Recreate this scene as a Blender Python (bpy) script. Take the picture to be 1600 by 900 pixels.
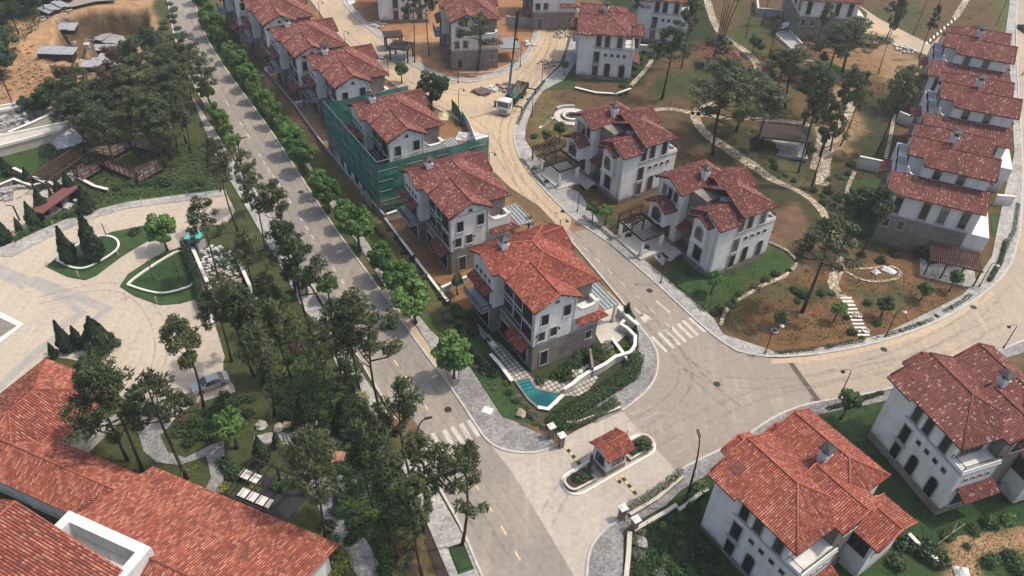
import bpy, bmesh, math, random
import numpy as np
from mathutils import Vector, Matrix
R_ = math.radians
for o in list(bpy.data.objects): bpy.data.objects.remove(o)
scene = bpy.context.scene
COL = scene.collection
rnd = random.Random(7)

# ------------------------------------------------------------------ camera
FPX, CAMH = 1225.0, 75.0
def _basis():
    g = np.array([-65.0, 1425.0, FPX]); g /= np.linalg.norm(g)      # straight down, in camera axes (x right, y down, z forward)
    fw = np.array([0, 0, 1.0]); Y = fw - g*(fw@g); Y /= np.linalg.norm(Y)
    Z = -g; X = np.cross(Y, Z)
    return np.stack([X, Y, Z])
RC = _basis()
cam_d = bpy.data.cameras.new('camera'); cam = bpy.data.objects.new('camera', cam_d); COL.objects.link(cam)
cam_d.sensor_width = 36.0; cam_d.lens = FPX/1600*36; cam_d.clip_start = .5; cam_d.clip_end = 5000
rot = Matrix([[RC[i][0], -RC[i][1], -RC[i][2]] for i in range(3)])
cam.matrix_world = Matrix.Translation((0, 0, CAMH)) @ rot.to_4x4()
scene.camera = cam
# ------------------------------------------------------------------ sky, sun, exposure
SUN_AZ, SUN_EL = 12.0, 62.0
world = bpy.data.worlds.new('World'); scene.world = world; world.use_nodes = True
wn = world.node_tree; wn.nodes.clear()
sky = wn.nodes.new('ShaderNodeTexSky'); sky.sky_type = 'NISHITA'; sky.sun_disc = False
sky.sun_elevation = R_(SUN_EL); sky.sun_rotation = R_(90-SUN_AZ); sky.dust_density = 4.0; sky.air_density = 1.2; sky.ozone_density = .6
bg = wn.nodes.new('ShaderNodeBackground'); bg.inputs[1].default_value = 0.15
wo = wn.nodes.new('ShaderNodeOutputWorld')
wn.links.new(sky.outputs[0], bg.inputs[0]); wn.links.new(bg.outputs[0], wo.inputs[0])
sd = bpy.data.lights.new('sun', 'SUN'); sd.energy = 2.15; sd.angle = R_(1.8); sd.color = (1.0, .92, .80)
so = bpy.data.objects.new('sun', sd); COL.objects.link(so)
ldir = -Vector((math.cos(R_(SUN_EL))*math.cos(R_(SUN_AZ)), math.cos(R_(SUN_EL))*math.sin(R_(SUN_AZ)), math.sin(R_(SUN_EL))))
so.rotation_euler = ldir.to_track_quat('-Z', 'Y').to_euler(); so.location = (60, 60, 120)
scene.view_settings.view_transform = 'Standard'; scene.view_settings.look = 'None'
scene.view_settings.gamma = 1; scene.view_settings.use_curve_mapping = False; scene.view_settings.exposure = 0.47

# ------------------------------------------------------------------ terrain height field (a real relief; flat where the estate is paved)
GX0, GX1, GY0, GY1, GS = -175.0, 175.0, 14.0, 290.0, 0.6
gx = np.arange(GX0, GX1+.01, GS); gy = np.arange(GY0, GY1+.01, GS)
XX, YY = np.meshgrid(gx, gy)
def flat(px, py, z=0.0):
    d = RC@np.array([(px-800)/FPX, (py-450)/FPX, 1.0]); t = (z-CAMH)/d[2]
    return np.array([d[0]*t, d[1]*t, z])
def inpoly(X, Y, poly):
    ins = np.zeros(X.shape, bool); n = len(poly)
    for i in range(n):
        x0, y0 = poly[i][:2]; x1, y1 = poly[(i+1) % n][:2]
        if y0 == y1: continue
        c = ((y0 > Y) != (y1 > Y)) & (X < (x1-x0)*(Y-y0)/(y1-y0)+x0)
        ins ^= c
    return ins
def blur(a, n):
    a = a.astype(float)
    for _ in range(n):
        p = np.pad(a, 1, mode='edge')
        a = (p[:-2, 1:-1]+p[2:, 1:-1]+p[1:-1, :-2]+p[1:-1, 2:]+2*a)/6
    return a
nr = np.random.RandomState(3)
def smooth_noise(scale, seed):
    r = np.random.RandomState(seed); h, w = XX.shape
    sh, sw = int(h*GS/scale)+3, int(w*GS/scale)+3
    c = r.rand(sh, sw)*2-1
    yi = np.linspace(0, sh-2.001, h); xi = np.linspace(0, sw-2.001, w)
    y0 = yi.astype(int); x0 = xi.astype(int); fy = (yi-y0)[:, None]; fx = (xi-x0)[None, :]
    fy = fy*fy*(3-2*fy); fx = fx*fx*(3-2*fx)
    return (c[y0][:, x0]*(1-fy)*(1-fx)+c[y0+1][:, x0]*fy*(1-fx)+c[y0][:, x0+1]*(1-fy)*fx+c[y0+1][:, x0+1]*fy*fx)
HH = np.zeros(XX.shape)
for px, py, r, h in [(1235, 330, 11, 2.0), (1175, 235, 11, 1.6), (1215, 150, 10, 1.2), (1190, 462, 7, .9), (1400, 445, 6, .6),
                     (880, 215, 5, .8), (1050, 130, 9, 1.2), (300, 500, 5, .0), (590, 690, 6, .6), (420, 560, 7, .6)]:
    c = flat(px, py); d = np.hypot(XX-c[0], YY-c[1])/r
    HH += np.where(d < 1, h*(np.cos(np.minimum(d, 1)*math.pi)*.5+.5), 0)
pit = [(92, 26), (135, 15), (185, 14), (225, 16), (231, 45), (222, 62), (206, 86), (180, 92), (140, 92), (124, 90), (118, 78), (90, 78), (91, 50)]
pitw = [flat(*p) for p in pit]
HH -= 7.0*blur(inpoly(XX+0*YY, YY, pitw), 2)
m2 = [flat(*p) for p in [(122, 40), (137, 38), (142, 80), (124, 84)]]
HH += 5.5*blur(inpoly(XX, YY, m2), 3)
rough = [flat(*p) for p in [(-60, 20), (80, 25), (240, 0), (240, 90), (130, 130), (60, 175), (-60, 190)]]
rm = blur(inpoly(XX, YY, rough), 8)
HH += rm*(smooth_noise(7, 1)*.9+smooth_noise(2.2, 2)*.5+smooth_noise(1.2, 4)*.28)
POND = [(-1, 0)]
def hz(x, y):
    fx = (x-GX0)/GS; fy = (y-GY0)/GS
    ix = int(min(max(fx, 0), len(gx)-2)); iy = int(min(max(fy, 0), len(gy)-2)); fx -= ix; fy -= iy
    fx = min(max(fx, 0), 1); fy = min(max(fy, 0), 1)
    return HH[iy, ix]*(1-fx)*(1-fy)+HH[iy, ix+1]*fx*(1-fy)+HH[iy+1, ix]*(1-fx)*fy+HH[iy+1, ix+1]*fx*fy
def G(px, py, dz=0.0):
    """point of the terrain seen at a place of the photo's frame"""
    z = 0.0
    for _ in range(6):
        p = flat(px, py, z+dz); z = hz(p[0], p[1])
    return Vector((p[0], p[1], z+dz))
def F2(px, py, z=0.0):
    return Vector(flat(px, py, z))
def proj_y(p):
    c = RC.T@(np.array(p)-np.array([0, 0, CAMH])); return c[1]/c[2]*FPX+450
def hgt(px, py, ty):
    """real height of something standing at (px,py) whose top reaches line ty"""
    p = G(px, py); lo, hi = 0, 45
    for _ in range(30):
        m = (lo+hi)/2
        if proj_y((p.x, p.y, p.z+m)) > ty: lo = m
        else: hi = m
    return lo

# ------------------------------------------------------------------ materials
def newmat(name):
    m = bpy.data.materials.new(name); m.use_nodes = True
    nt = m.node_tree; b = nt.nodes['Principled BSDF']; b.inputs['Specular IOR Level'].default_value = .25
    return m, nt, b
def N(nt, t, **k):
    n = nt.nodes.new(t)
    for a, v in k.items(): setattr(n, a, v)
    return n
def math_n(nt, op, a, b=None):
    n = nt.nodes.new('ShaderNodeMath'); n.operation = op
    for i, v in enumerate((a, b)):
        if v is None: continue
        if isinstance(v, (int, float)): n.inputs[i].default_value = v
        else: nt.links.new(v, n.inputs[i])
    return n.outputs[0]
def ramp(nt, src, stops, interp='LINEAR'):
    r = nt.nodes.new('ShaderNodeValToRGB'); r.color_ramp.interpolation = interp
    els = r.color_ramp.elements
    while len(els) < len(stops): els.new(.5)
    for e, (p, c) in zip(els, stops): e.position = p; e.color = (*c, 1)
    nt.links.new(src, r.inputs[0]); return r.outputs[0]
def plain(name, c, rough=.8, metal=0, var=.12, scale=1.5, bump=0, c2=None, detail=6, spec=.25, coord='Object', fine=None):
    m, nt, b = newmat(name)
    tc = N(nt, 'ShaderNodeTexCoord'); no = N(nt, 'ShaderNodeTexNoise')
    no.inputs['Scale'].default_value = scale; no.inputs['Detail'].default_value = detail; no.inputs['Roughness'].default_value = .65
    nt.links.new(tc.outputs[coord], no.inputs['Vector'])
    c2 = c2 or tuple(x*(1-var*2.2) for x in c); c1 = tuple(min(1, x*(1+var)) for x in c)
    col = ramp(nt, no.outputs['Fac'], [(.32, c2), (.68, c1)])
    if fine:
        n2 = N(nt, 'ShaderNodeTexNoise'); n2.inputs['Scale'].default_value = fine[0]; n2.inputs['Detail'].default_value = 4
        nt.links.new(tc.outputs[coord], n2.inputs['Vector'])
        mm = N(nt, 'ShaderNodeMix', data_type='RGBA', blend_type='MULTIPLY'); mm.inputs[0].default_value = 1
        nt.links.new(col, mm.inputs[6]); nt.links.new(ramp(nt, n2.outputs['Fac'], [(.35, (1-fine[1],)*3), (.65, (1, 1, 1))]), mm.inputs[7]); col = mm.outputs[2]
    nt.links.new(col, b.inputs['Base Color'])
    b.inputs['Roughness'].default_value = rough; b.inputs['Metallic'].default_value = metal; b.inputs['Specular IOR Level'].default_value = spec
    if bump:
        bp = N(nt, 'ShaderNodeBump'); bp.inputs['Strength'].default_value = bump; bp.inputs['Distance'].default_value = .05
        nt.links.new(no.outputs['Fac'], bp.inputs['Height']); nt.links.new(bp.outputs[0], b.inputs['Normal'])
    return m
def tile_mat(name, stops, tw=.24, tl=.31):
    """barrel tiles: one colour per tile, the pan between two barrels is painted darker to stand for its shade"""
    m, nt, b = newmat(name)
    uv = N(nt, 'ShaderNodeUVMap'); sp = N(nt, 'ShaderNodeSeparateXYZ'); nt.links.new(uv.outputs[0], sp.inputs[0])
    uu = math_n(nt, 'DIVIDE', sp.outputs[0], tw); cu = math_n(nt, 'FLOOR', uu); fu = math_n(nt, 'FRACT', uu)
    vv = math_n(nt, 'ADD', math_n(nt, 'DIVIDE', sp.outputs[1], tl), math_n(nt, 'MULTIPLY', cu, .0)); cv = math_n(nt, 'FLOOR', vv)
    cb = N(nt, 'ShaderNodeCombineXYZ'); nt.links.new(cu, cb.inputs[0]); nt.links.new(cv, cb.inputs[1])
    wn_ = N(nt, 'ShaderNodeTexWhiteNoise'); nt.links.new(cb.outputs[0], wn_.inputs['Vector'])
    col = ramp(nt, wn_.outputs['Value'], stops, 'CONSTANT')
    no = N(nt, 'ShaderNodeTexNoise'); no.inputs['Scale'].default_value = .35; no.inputs['Detail'].default_value = 5
    nt.links.new(uv.outputs[0], no.inputs['Vector'])
    mm = N(nt, 'ShaderNodeMix', data_type='RGBA', blend_type='MULTIPLY'); mm.inputs[0].default_value = 1
    nt.links.new(col, mm.inputs[6]); nt.links.new(ramp(nt, no.outputs['Fac'], [(.3, (.74, .72, .72)), (.7, (1.06, 1.04, 1.02))]), mm.inputs[7])
    mp = N(nt, 'ShaderNodeMapping'); mp.inputs['Scale'].default_value = (1.1, .16, 1); nt.links.new(uv.outputs[0], mp.inputs['Vector'])
    ns = N(nt, 'ShaderNodeTexNoise'); ns.inputs['Scale'].default_value = 1.0; ns.inputs['Detail'].default_value = 7; nt.links.new(mp.outputs[0], ns.inputs['Vector'])
    ms = N(nt, 'ShaderNodeMix', data_type='RGBA', blend_type='MULTIPLY'); ms.inputs[0].default_value = 1; nt.links.new(mm.outputs[2], ms.inputs[6]); nt.links.new(ramp(nt, ns.outputs['Fac'], [(.30, (.80, .81, .82)), (.52, (1, 1, 1)), (.72, (1.06, 1.06, 1.06))]), ms.inputs[7]); mm = ms
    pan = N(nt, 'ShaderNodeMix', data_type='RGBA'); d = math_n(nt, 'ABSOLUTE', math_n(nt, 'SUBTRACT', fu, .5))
    nt.links.new(ramp(nt, d, [(.30, (0,)*3), (.40, (1,)*3)]), pan.inputs[0]); nt.links.new(mm.outputs[2], pan.inputs[6]); base = stops[0][1]; pan.inputs[7].default_value = (base[0]*.46, base[1]*.50, base[2]*.52, 1)  # occlusion shade of the valleys, put into the base colour
    nt.links.new(pan.outputs[2], b.inputs['Base Color']); b.inputs['Roughness'].default_value = .75
    bp = N(nt, 'ShaderNodeBump'); bp.inputs['Strength'].default_value = 1.0; bp.inputs['Distance'].default_value = .07
    fr = math_n(nt, 'FRACT', vv); nt.links.new(math_n(nt, 'POWER', math_n(nt, 'SUBTRACT', 1.0, fr), 3.0), bp.inputs['Height'])
    nt.links.new(bp.outputs[0], b.inputs['Normal'])
    return m
def leaf_mat(name, cols, trans=.25):
    m, nt, b = newmat(name)
    ge = N(nt, 'ShaderNodeNewGeometry'); oi = N(nt, 'ShaderNodeObjectInfo')
    tc = N(nt, 'ShaderNodeTexCoord'); no = N(nt, 'ShaderNodeTexNoise'); no.inputs['Scale'].default_value = .9; no.inputs['Detail'].default_value = 2
    nt.links.new(tc.outputs['Object'], no.inputs['Vector'])
    f = math_n(nt, 'ADD', math_n(nt, 'MULTIPLY', ge.outputs['Random Per Island'], .45), math_n(nt, 'MULTIPLY', no.outputs['Fac'], .75))
    f = math_n(nt, 'ADD', f, math_n(nt, 'MULTIPLY', math_n(nt, 'SUBTRACT', oi.outputs['Random'], .5), .45))
    k = len(cols); col = ramp(nt, math_n(nt, 'SUBTRACT', f, .1), [(.1+.8*i/(k-1), c) for i, c in enumerate(cols)])
    nt.links.new(col, b.inputs['Base Color']); b.inputs['Roughness'].default_value = .6
    tr = N(nt, 'ShaderNodeBsdfTranslucent'); nt.links.new(col, tr.inputs['Color'])
    mx = N(nt, 'ShaderNodeMixShader'); mx.inputs[0].default_value = trans
    nt.links.new(b.outputs[0], mx.inputs[1]); nt.links.new(tr.outputs[0], mx.inputs[2])
    nt.links.new(mx.outputs[0], nt.nodes['Material Output'].inputs[0])
    return m
def brick_mat(name, c1, c2, cm, bw, bh, mortar=.02, uvm=None, rot=0, rough=.85, rndoff=.5, bump=.3):
    m, nt, b = newmat(name)
    tc = N(nt, 'ShaderNodeTexCoord'); mp = N(nt, 'ShaderNodeMapping'); mp.inputs['Rotation'].default_value = (0, 0, rot)
    nt.links.new(tc.outputs['Object'], mp.inputs['Vector'])
    if uvm == 'wall':      # horizontal run + height, on any upright face
        sp = N(nt, 'ShaderNodeSeparateXYZ'); nt.links.new(tc.outputs['Object'], sp.inputs[0]); cb = N(nt, 'ShaderNodeCombineXYZ')
        nt.links.new(math_n(nt, 'ADD', sp.outputs[0], sp.outputs[1]), cb.inputs[0]); nt.links.new(sp.outputs[2], cb.inputs[1]); src = cb.outputs[0]
    else: src = mp.outputs[0]
    br = N(nt, 'ShaderNodeTexBrick'); br.inputs['Scale'].default_value = 1; br.inputs['Brick Width'].default_value = bw; br.inputs['Row Height'].default_value = bh
    br.inputs['Mortar Size'].default_value = mortar; br.inputs['Color1'].default_value = (*c1, 1); br.inputs['Color2'].default_value = (*c2, 1); br.inputs['Mortar'].default_value = (*cm, 1)
    br.offset = rndoff; nt.links.new(src, br.inputs['Vector'])
    no = N(nt, 'ShaderNodeTexNoise'); no.inputs['Scale'].default_value = .6; no.inputs['Detail'].default_value = 8; nt.links.new(tc.outputs['Object'], no.inputs['Vector'])
    mm = N(nt, 'ShaderNodeMix', data_type='RGBA', blend_type='MULTIPLY'); mm.inputs[0].default_value = 1
    nt.links.new(br.outputs['Color'], mm.inputs[6]); nt.links.new(ramp(nt, no.outputs['Fac'], [(.3, (.7, .7, .68)), (.7, (1.1, 1.1, 1.1))]), mm.inputs[7])
    nt.links.new(mm.outputs[2], b.inputs['Base Color']); b.inputs['Roughness'].default_value = rough
    if bump:
        bp = N(nt, 'ShaderNodeBump'); bp.inputs['Strength'].default_value = bump; bp.inputs['Distance'].default_value = .03; bp.invert = True
        nt.links.new(br.outputs['Fac'], bp.inputs['Height']); nt.links.new(bp.outputs[0], b.inputs['Normal'])
    return m
M = {}
def plaster():
    m, nt, b = newmat('white_plaster'); tc = N(nt, 'ShaderNodeTexCoord'); cur = None
    for sc_, vec, lo, hi in ((.35, (1, 1, 1), (.88, .88, .87), (1, 1, 1)), (1.6, (1, 1, .09), (.90, .895, .88), (1, 1, 1)), (6, (1, 1, 1), (.96, .96, .96), (1, 1, 1))):
        mp = N(nt, 'ShaderNodeMapping'); mp.inputs['Scale'].default_value = vec; nt.links.new(tc.outputs['Object'], mp.inputs['Vector'])
        no = N(nt, 'ShaderNodeTexNoise'); no.inputs['Scale'].default_value = sc_; no.inputs['Detail'].default_value = 6; nt.links.new(mp.outputs[0], no.inputs['Vector'])
        r = ramp(nt, no.outputs['Fac'], [(.38, lo), (.56, hi)])
        if cur is None:
            mm = N(nt, 'ShaderNodeMix', data_type='RGBA', blend_type='MULTIPLY'); mm.inputs[0].default_value = 1; mm.inputs[6].default_value = (.68, .67, .65, 1); nt.links.new(r, mm.inputs[7])
        else:
            mm = N(nt, 'ShaderNodeMix', data_type='RGBA', blend_type='MULTIPLY'); mm.inputs[0].default_value = 1; nt.links.new(cur, mm.inputs[6]); nt.links.new(r, mm.inputs[7])
        cur = mm.outputs[2]
    sx = N(nt, 'ShaderNodeSeparateXYZ'); nt.links.new(tc.outputs['Object'], sx.inputs[0])
    ng = N(nt, 'ShaderNodeTexNoise'); ng.inputs['Scale'].default_value = 1.3; ng.inputs['Detail'].default_value = 7; nt.links.new(tc.outputs['Object'], ng.inputs['Vector'])
    zz = math_n(nt, 'ADD', sx.outputs[2], math_n(nt, 'MULTIPLY', math_n(nt, 'SUBTRACT', ng.outputs['Fac'], .5), 2.4))
    mg = N(nt, 'ShaderNodeMix', data_type='RGBA', blend_type='MULTIPLY'); mg.inputs[0].default_value = 1; nt.links.new(cur, mg.inputs[6]); nt.links.new(ramp(nt, math_n(nt, 'MULTIPLY', zz, .2), [(.12, (.74, .70, .64)), (.26, (1, 1, 1))]), mg.inputs[7])
    nt.links.new(mg.outputs[2], b.inputs['Base Color']); b.inputs['Roughness'].default_value = .88; return m
M['white'] = plaster()
M['taupe'] = brick_mat('taupe_cladding', (.19, .165, .145), (.24, .205, .18), (.14, .12, .11), .9, .22, .012, 'wall')
M['stone'] = brick_mat('brown_stone_cladding', (.20, .17, .145), (.27, .235, .20), (.13, .115, .10), .8, .2, .012, 'wall')
M['trim'] = plain('grey_trim', (.36, .355, .34), .8, var=.05)
M['frame'] = plain('dark_frame', (.035, .033, .033), .45, var=.1)
def glass():
    m, nt, b = newmat('window_glass'); oi = N(nt, 'ShaderNodeObjectInfo')
    nt.links.new(ramp(nt, oi.outputs['Random'], [(0, (.018, .02, .022)), (.35, (.03, .034, .036)), (.62, (.05, .052, .05)), (.84, (.16, .155, .14)), (.93, (.025, .03, .034))], 'CONSTANT'), b.inputs['Base Color'])
    b.inputs['Roughness'].default_value = .07; b.inputs['Specular IOR Level'].default_value = .9; return m
M['glass'] = glass()
M['dark'] = plain('dark_timber', (.045, .032, .027), .7, var=.15)
M['redwood'] = plain('reddish_timber', (.085, .042, .036), .7, var=.2)
M['metal'] = plain('grey_metal', (.30, .31, .32), .5, .3, var=.1)
M['black'] = plain('black_metal', (.022, .022, .024), .45, var=.1)
M['canopy'] = plain('frosted_canopy_glass', (.25, .285, .285), .25, var=.1, spec=.6)
M['concrete'] = plain('light_concrete', (.50, .46, .40), .9, var=.06, scale=.25, fine=(2, .08), coord='Object')
M['kerb'] = plain('kerb_stone', (.46, .43, .38), .9, var=.1, scale=1.2)
M['whitecap'] = plain('cream_coping', (.70, .67, .60), .85, var=.06, scale=1)
M['cream'] = plain('cream_wall', (.52, .47, .39), .85, var=.08, scale=1)
DARKTILE = [(0, (.175, .060, .050)), (.22, (.225, .078, .063)), (.50, (.265, .097, .078)), (.74, (.31, .13, .105)), (.86, (.16, .056, .048)), (.925, (.47, .33, .27))]
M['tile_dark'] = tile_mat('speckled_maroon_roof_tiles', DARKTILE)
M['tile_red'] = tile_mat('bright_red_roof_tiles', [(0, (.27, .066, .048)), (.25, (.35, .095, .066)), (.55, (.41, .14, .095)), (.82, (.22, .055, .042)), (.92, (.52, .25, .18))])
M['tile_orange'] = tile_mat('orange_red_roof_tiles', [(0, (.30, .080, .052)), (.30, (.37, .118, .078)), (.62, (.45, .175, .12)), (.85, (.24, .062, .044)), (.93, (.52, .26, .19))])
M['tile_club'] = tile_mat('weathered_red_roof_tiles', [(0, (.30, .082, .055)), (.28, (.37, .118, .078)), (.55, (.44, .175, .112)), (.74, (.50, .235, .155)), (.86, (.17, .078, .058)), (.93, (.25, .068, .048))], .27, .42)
M['cap_dark'] = plain('maroon_ridge_tiles', (.20, .065, .055), .75, var=.25, scale=6)
M['cap_red'] = plain('red_ridge_tiles', (.38, .115, .075), .75, var=.25, scale=6)
M['pine'] = leaf_mat('pine_needles', [(.034, .048, .022), (.058, .078, .035), (.088, .11, .048), (.13, .14, .065)], .25)
M['pinebrown'] = leaf_mat('browned_pine_needles', [(.045, .030, .022), (.075, .042, .032), (.095, .062, .045), (.11, .075, .05)], .15)
M['green'] = leaf_mat('street_tree_leaves', [(.050, .10, .028), (.085, .165, .042), (.125, .23, .058), (.19, .31, .085)], .35)
M['midgreen'] = leaf_mat('garden_tree_leaves', [(.026, .060, .022), (.045, .09, .030), (.065, .12, .038), (.10, .15, .05)], .25)
M['shrub'] = leaf_mat('dark_shrub_leaves', [(.022, .045, .020), (.036, .066, .026), (.052, .09, .034), (.085, .12, .046)], .2)
M['greyshrub'] = leaf_mat('grey_green_leaves', [(.075, .095, .065), (.12, .14, .095), (.17, .19, .13), (.24, .25, .18)], .2)
M['yellowshrub'] = leaf_mat('yellow_green_leaves', [(.10, .13, .03), (.17, .19, .045), (.26, .27, .07), (.32, .33, .12)], .25)
M['redshrub'] = leaf_mat('reddish_leaves', [(.06, .035, .03), (.10, .06, .045), (.13, .09, .06), (.10, .11, .05)], .2)
M['cypress'] = leaf_mat('cypress_foliage', [(.016, .032, .018), (.024, .044, .024), (.034, .058, .030), (.05, .075, .038)], .1)
M['bark'] = plain('bark', (.105, .075, .06), .95, var=.3, scale=3, bump=.4)
M['barkdark'] = plain('pine_bark', (.075, .052, .042), .95, var=.3, scale=3, bump=.4)
M['wood'] = plain('pale_timber_stakes', (.24, .19, .14), .85, var=.2)
def grassy(name, a, b_):
    m = plain(name, a, .95, c2=b_, scale=.6, detail=10, bump=.6, fine=(9, .35)); return m
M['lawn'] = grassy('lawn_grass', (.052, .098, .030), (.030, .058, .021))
M['lawndark'] = grassy('shaded_lawn_grass', (.034, .075, .024), (.022, .045, .017))  # darker green grass for some lawns and the distant ground
# cobble pavement
def cobble(name, cols, sc=4.5, mort=(.18, .18, .18), size=.06):
    m, nt, b = newmat(name)
    tc = N(nt, 'ShaderNodeTexCoord'); vo = N(nt, 'ShaderNodeTexVoronoi'); vo.inputs['Scale'].default_value = sc
    nt.links.new(tc.outputs['Object'], vo.inputs['Vector'])
    sp = N(nt, 'ShaderNodeSeparateColor'); nt.links.new(vo.outputs['Color'], sp.inputs[0])
    k = len(cols); col = ramp(nt, sp.outputs[0], [(i/(k-1), c) for i, c in enumerate(cols)])
    v2 = N(nt, 'ShaderNodeTexVoronoi', feature='DISTANCE_TO_EDGE'); v2.inputs['Scale'].default_value = sc; nt.links.new(tc.outputs['Object'], v2.inputs['Vector'])
    mm = N(nt, 'ShaderNodeMix', data_type='RGBA'); nt.links.new(ramp(nt, v2.outputs['Distance'], [(size*.4, (0,)*3), (size, (1,)*3)]), mm.inputs[0])
    mm.inputs[6].default_value = (*mort, 1); nt.links.new(col, mm.inputs[7])
    no = N(nt, 'ShaderNodeTexNoise'); no.inputs['Scale'].default_value = .35; no.inputs['Detail'].default_value = 8; nt.links.new(tc.outputs['Object'], no.inputs['Vector'])
    m3 = N(nt, 'ShaderNodeMix', data_type='RGBA', blend_type='MULTIPLY'); m3.inputs[0].default_value = 1
    nt.links.new(mm.outputs[2], m3.inputs[6]); nt.links.new(ramp(nt, no.outputs['Fac'], [(.3, (.72, .71, .70)), (.7, (1.15, 1.13, 1.1))]), m3.inputs[7])
    nt.links.new(m3.outputs[2], b.inputs['Base Color']); b.inputs['Roughness'].default_value = .9
    return m
M['cobble'] = cobble('grey_cobble_paving', [(.15, .15, .155), (.24, .235, .235), (.33, .32, .31)], 4.5, (.17, .165, .16), .05)
M['palepave'] = cobble('pale_stone_paving', [(.25, .25, .25), (.35, .345, .33), (.46, .44, .40)], 3.2, (.24, .23, .21), .05)
M['crazy'] = cobble('crazy_paving', [(.30, .24, .17), (.42, .35, .26), (.54, .47, .36)], 1.4, (.12, .10, .07), .09)
# roads
def road_mat(name, c, dust, cover=.5, streak=0):
    m, nt, b = newmat(name)
    tc = N(nt, 'ShaderNodeTexCoord')
    n1 = N(nt, 'ShaderNodeTexNoise'); n1.inputs['Scale'].default_value = .09; n1.inputs['Detail'].default_value = 8; n1.inputs['Distortion'].default_value = .8
    n2 = N(nt, 'ShaderNodeTexNoise'); n2.inputs['Scale'].default_value = 1.6; n2.inputs['Detail'].default_value = 6
    mp = N(nt, 'ShaderNodeMapping'); mp.inputs['Rotation'].default_value = (0, 0, streak); mp.inputs['Scale'].default_value = (1.2, .12, 1)
    n3 = N(nt, 'ShaderNodeTexNoise'); n3.inputs['Scale'].default_value = 1.0; n3.inputs['Detail'].default_value = 7
    nt.links.new(tc.outputs['Object'], mp.inputs['Vector']); nt.links.new(mp.outputs[0], n3.inputs['Vector'])
    for n in (n1, n2): nt.links.new(tc.outputs['Object'], n.inputs['Vector'])
    f = math_n(nt, 'ADD', math_n(nt, 'MULTIPLY', n1.outputs['Fac'], .55), math_n(nt, 'MULTIPLY', n3.outputs['Fac'], .45))
    fr = ramp(nt, f, [(max(0, .62-cover*.35), (0,)*3), (min(1, .80-cover*.35), (1,)*3)])
    mm = N(nt, 'ShaderNodeMix', data_type='RGBA'); nt.links.new(fr, mm.inputs[0]); mm.inputs[6].default_value = (*c, 1); mm.inputs[7].default_value = (*dust, 1)
    m3 = N(nt, 'ShaderNodeMix', data_type='RGBA', blend_type='MULTIPLY'); m3.inputs[0].default_value = 1
    nt.links.new(mm.outputs[2], m3.inputs[6]); nt.links.new(ramp(nt, n2.outputs['Fac'], [(.3, (.86,)*3), (.7, (1.08,)*3)]), m3.inputs[7])
    nt.links.new(m3.outputs[2], b.inputs['Base Color']); b.inputs['Roughness'].default_value = .9
    return m
M['road'] = road_mat('dusty_asphalt', (.24, .213, .187), (.33, .285, .228), .45, R_(33))
M['roadj'] = road_mat('junction_asphalt', (.27, .232, .192), (.355, .30, .232), .35, R_(60))
M['roaddust'] = road_mat('dirt_covered_road', (.36, .29, .215), (.46, .345, .225), .7, R_(35))
M['roadright'] = road_mat('tan_concrete_road', (.33, .28, .22), (.42, .33, .235), .5, R_(-60))
M['court'] = road_mat('cream_court_paving', (.41, .35, .275), (.47, .40, .30), .5, R_(20))
M['gatepad'] = road_mat('gateway_concrete', (.38, .335, .285), (.44, .39, .32), .5, R_(20))
M['dust'] = road_mat('dust_film', (.42, .33, .23), (.47, .36, .25), .6)
M['paint'] = plain('worn_white_paint', (.50, .465, .41), .8, var=.12, scale=2)
M['paintfade'] = plain('faded_white_paint', (.32, .28, .245), .85, var=.12, scale=2)
M['yellow'] = plain('yellow_paint', (.58, .44, .22), .8, var=.1, scale=2)
M['bandgrey'] = plain('grey_paving_band', (.34, .315, .28), .9, var=.08, scale=.8)

def tyre_mat(name, c, cover):
    m, nt, b = newmat(name); b.inputs['Base Color'].default_value = (*c, 1); b.inputs['Roughness'].default_value = .9
    tc = N(nt, 'ShaderNodeTexCoord'); no = N(nt, 'ShaderNodeTexNoise'); no.inputs['Scale'].default_value = .8; no.inputs['Detail'].default_value = 8; nt.links.new(tc.outputs['Object'], no.inputs['Vector'])
    t = N(nt, 'ShaderNodeBsdfTransparent'); mx = N(nt, 'ShaderNodeMixShader'); nt.links.new(ramp(nt, no.outputs['Fac'], [(cover-.25, (.55,)*3), (cover+.28, (1,)*3)]), mx.inputs[0]); nt.links.new(b.outputs[0], mx.inputs[1]); nt.links.new(t.outputs[0], mx.inputs[2]); nt.links.new(mx.outputs[0], nt.nodes['Material Output'].inputs[0]); return m
M['tyre_dark'] = tyre_mat('dark_tyre_marks', (.205, .176, .146), .36); M['tyre_pale'] = tyre_mat('pale_dust_tracks', (.37, .31, .235), .42); M['tyre_soil'] = tyre_mat('soil_tyre_tracks', (.33, .25, .17), .44)
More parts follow.
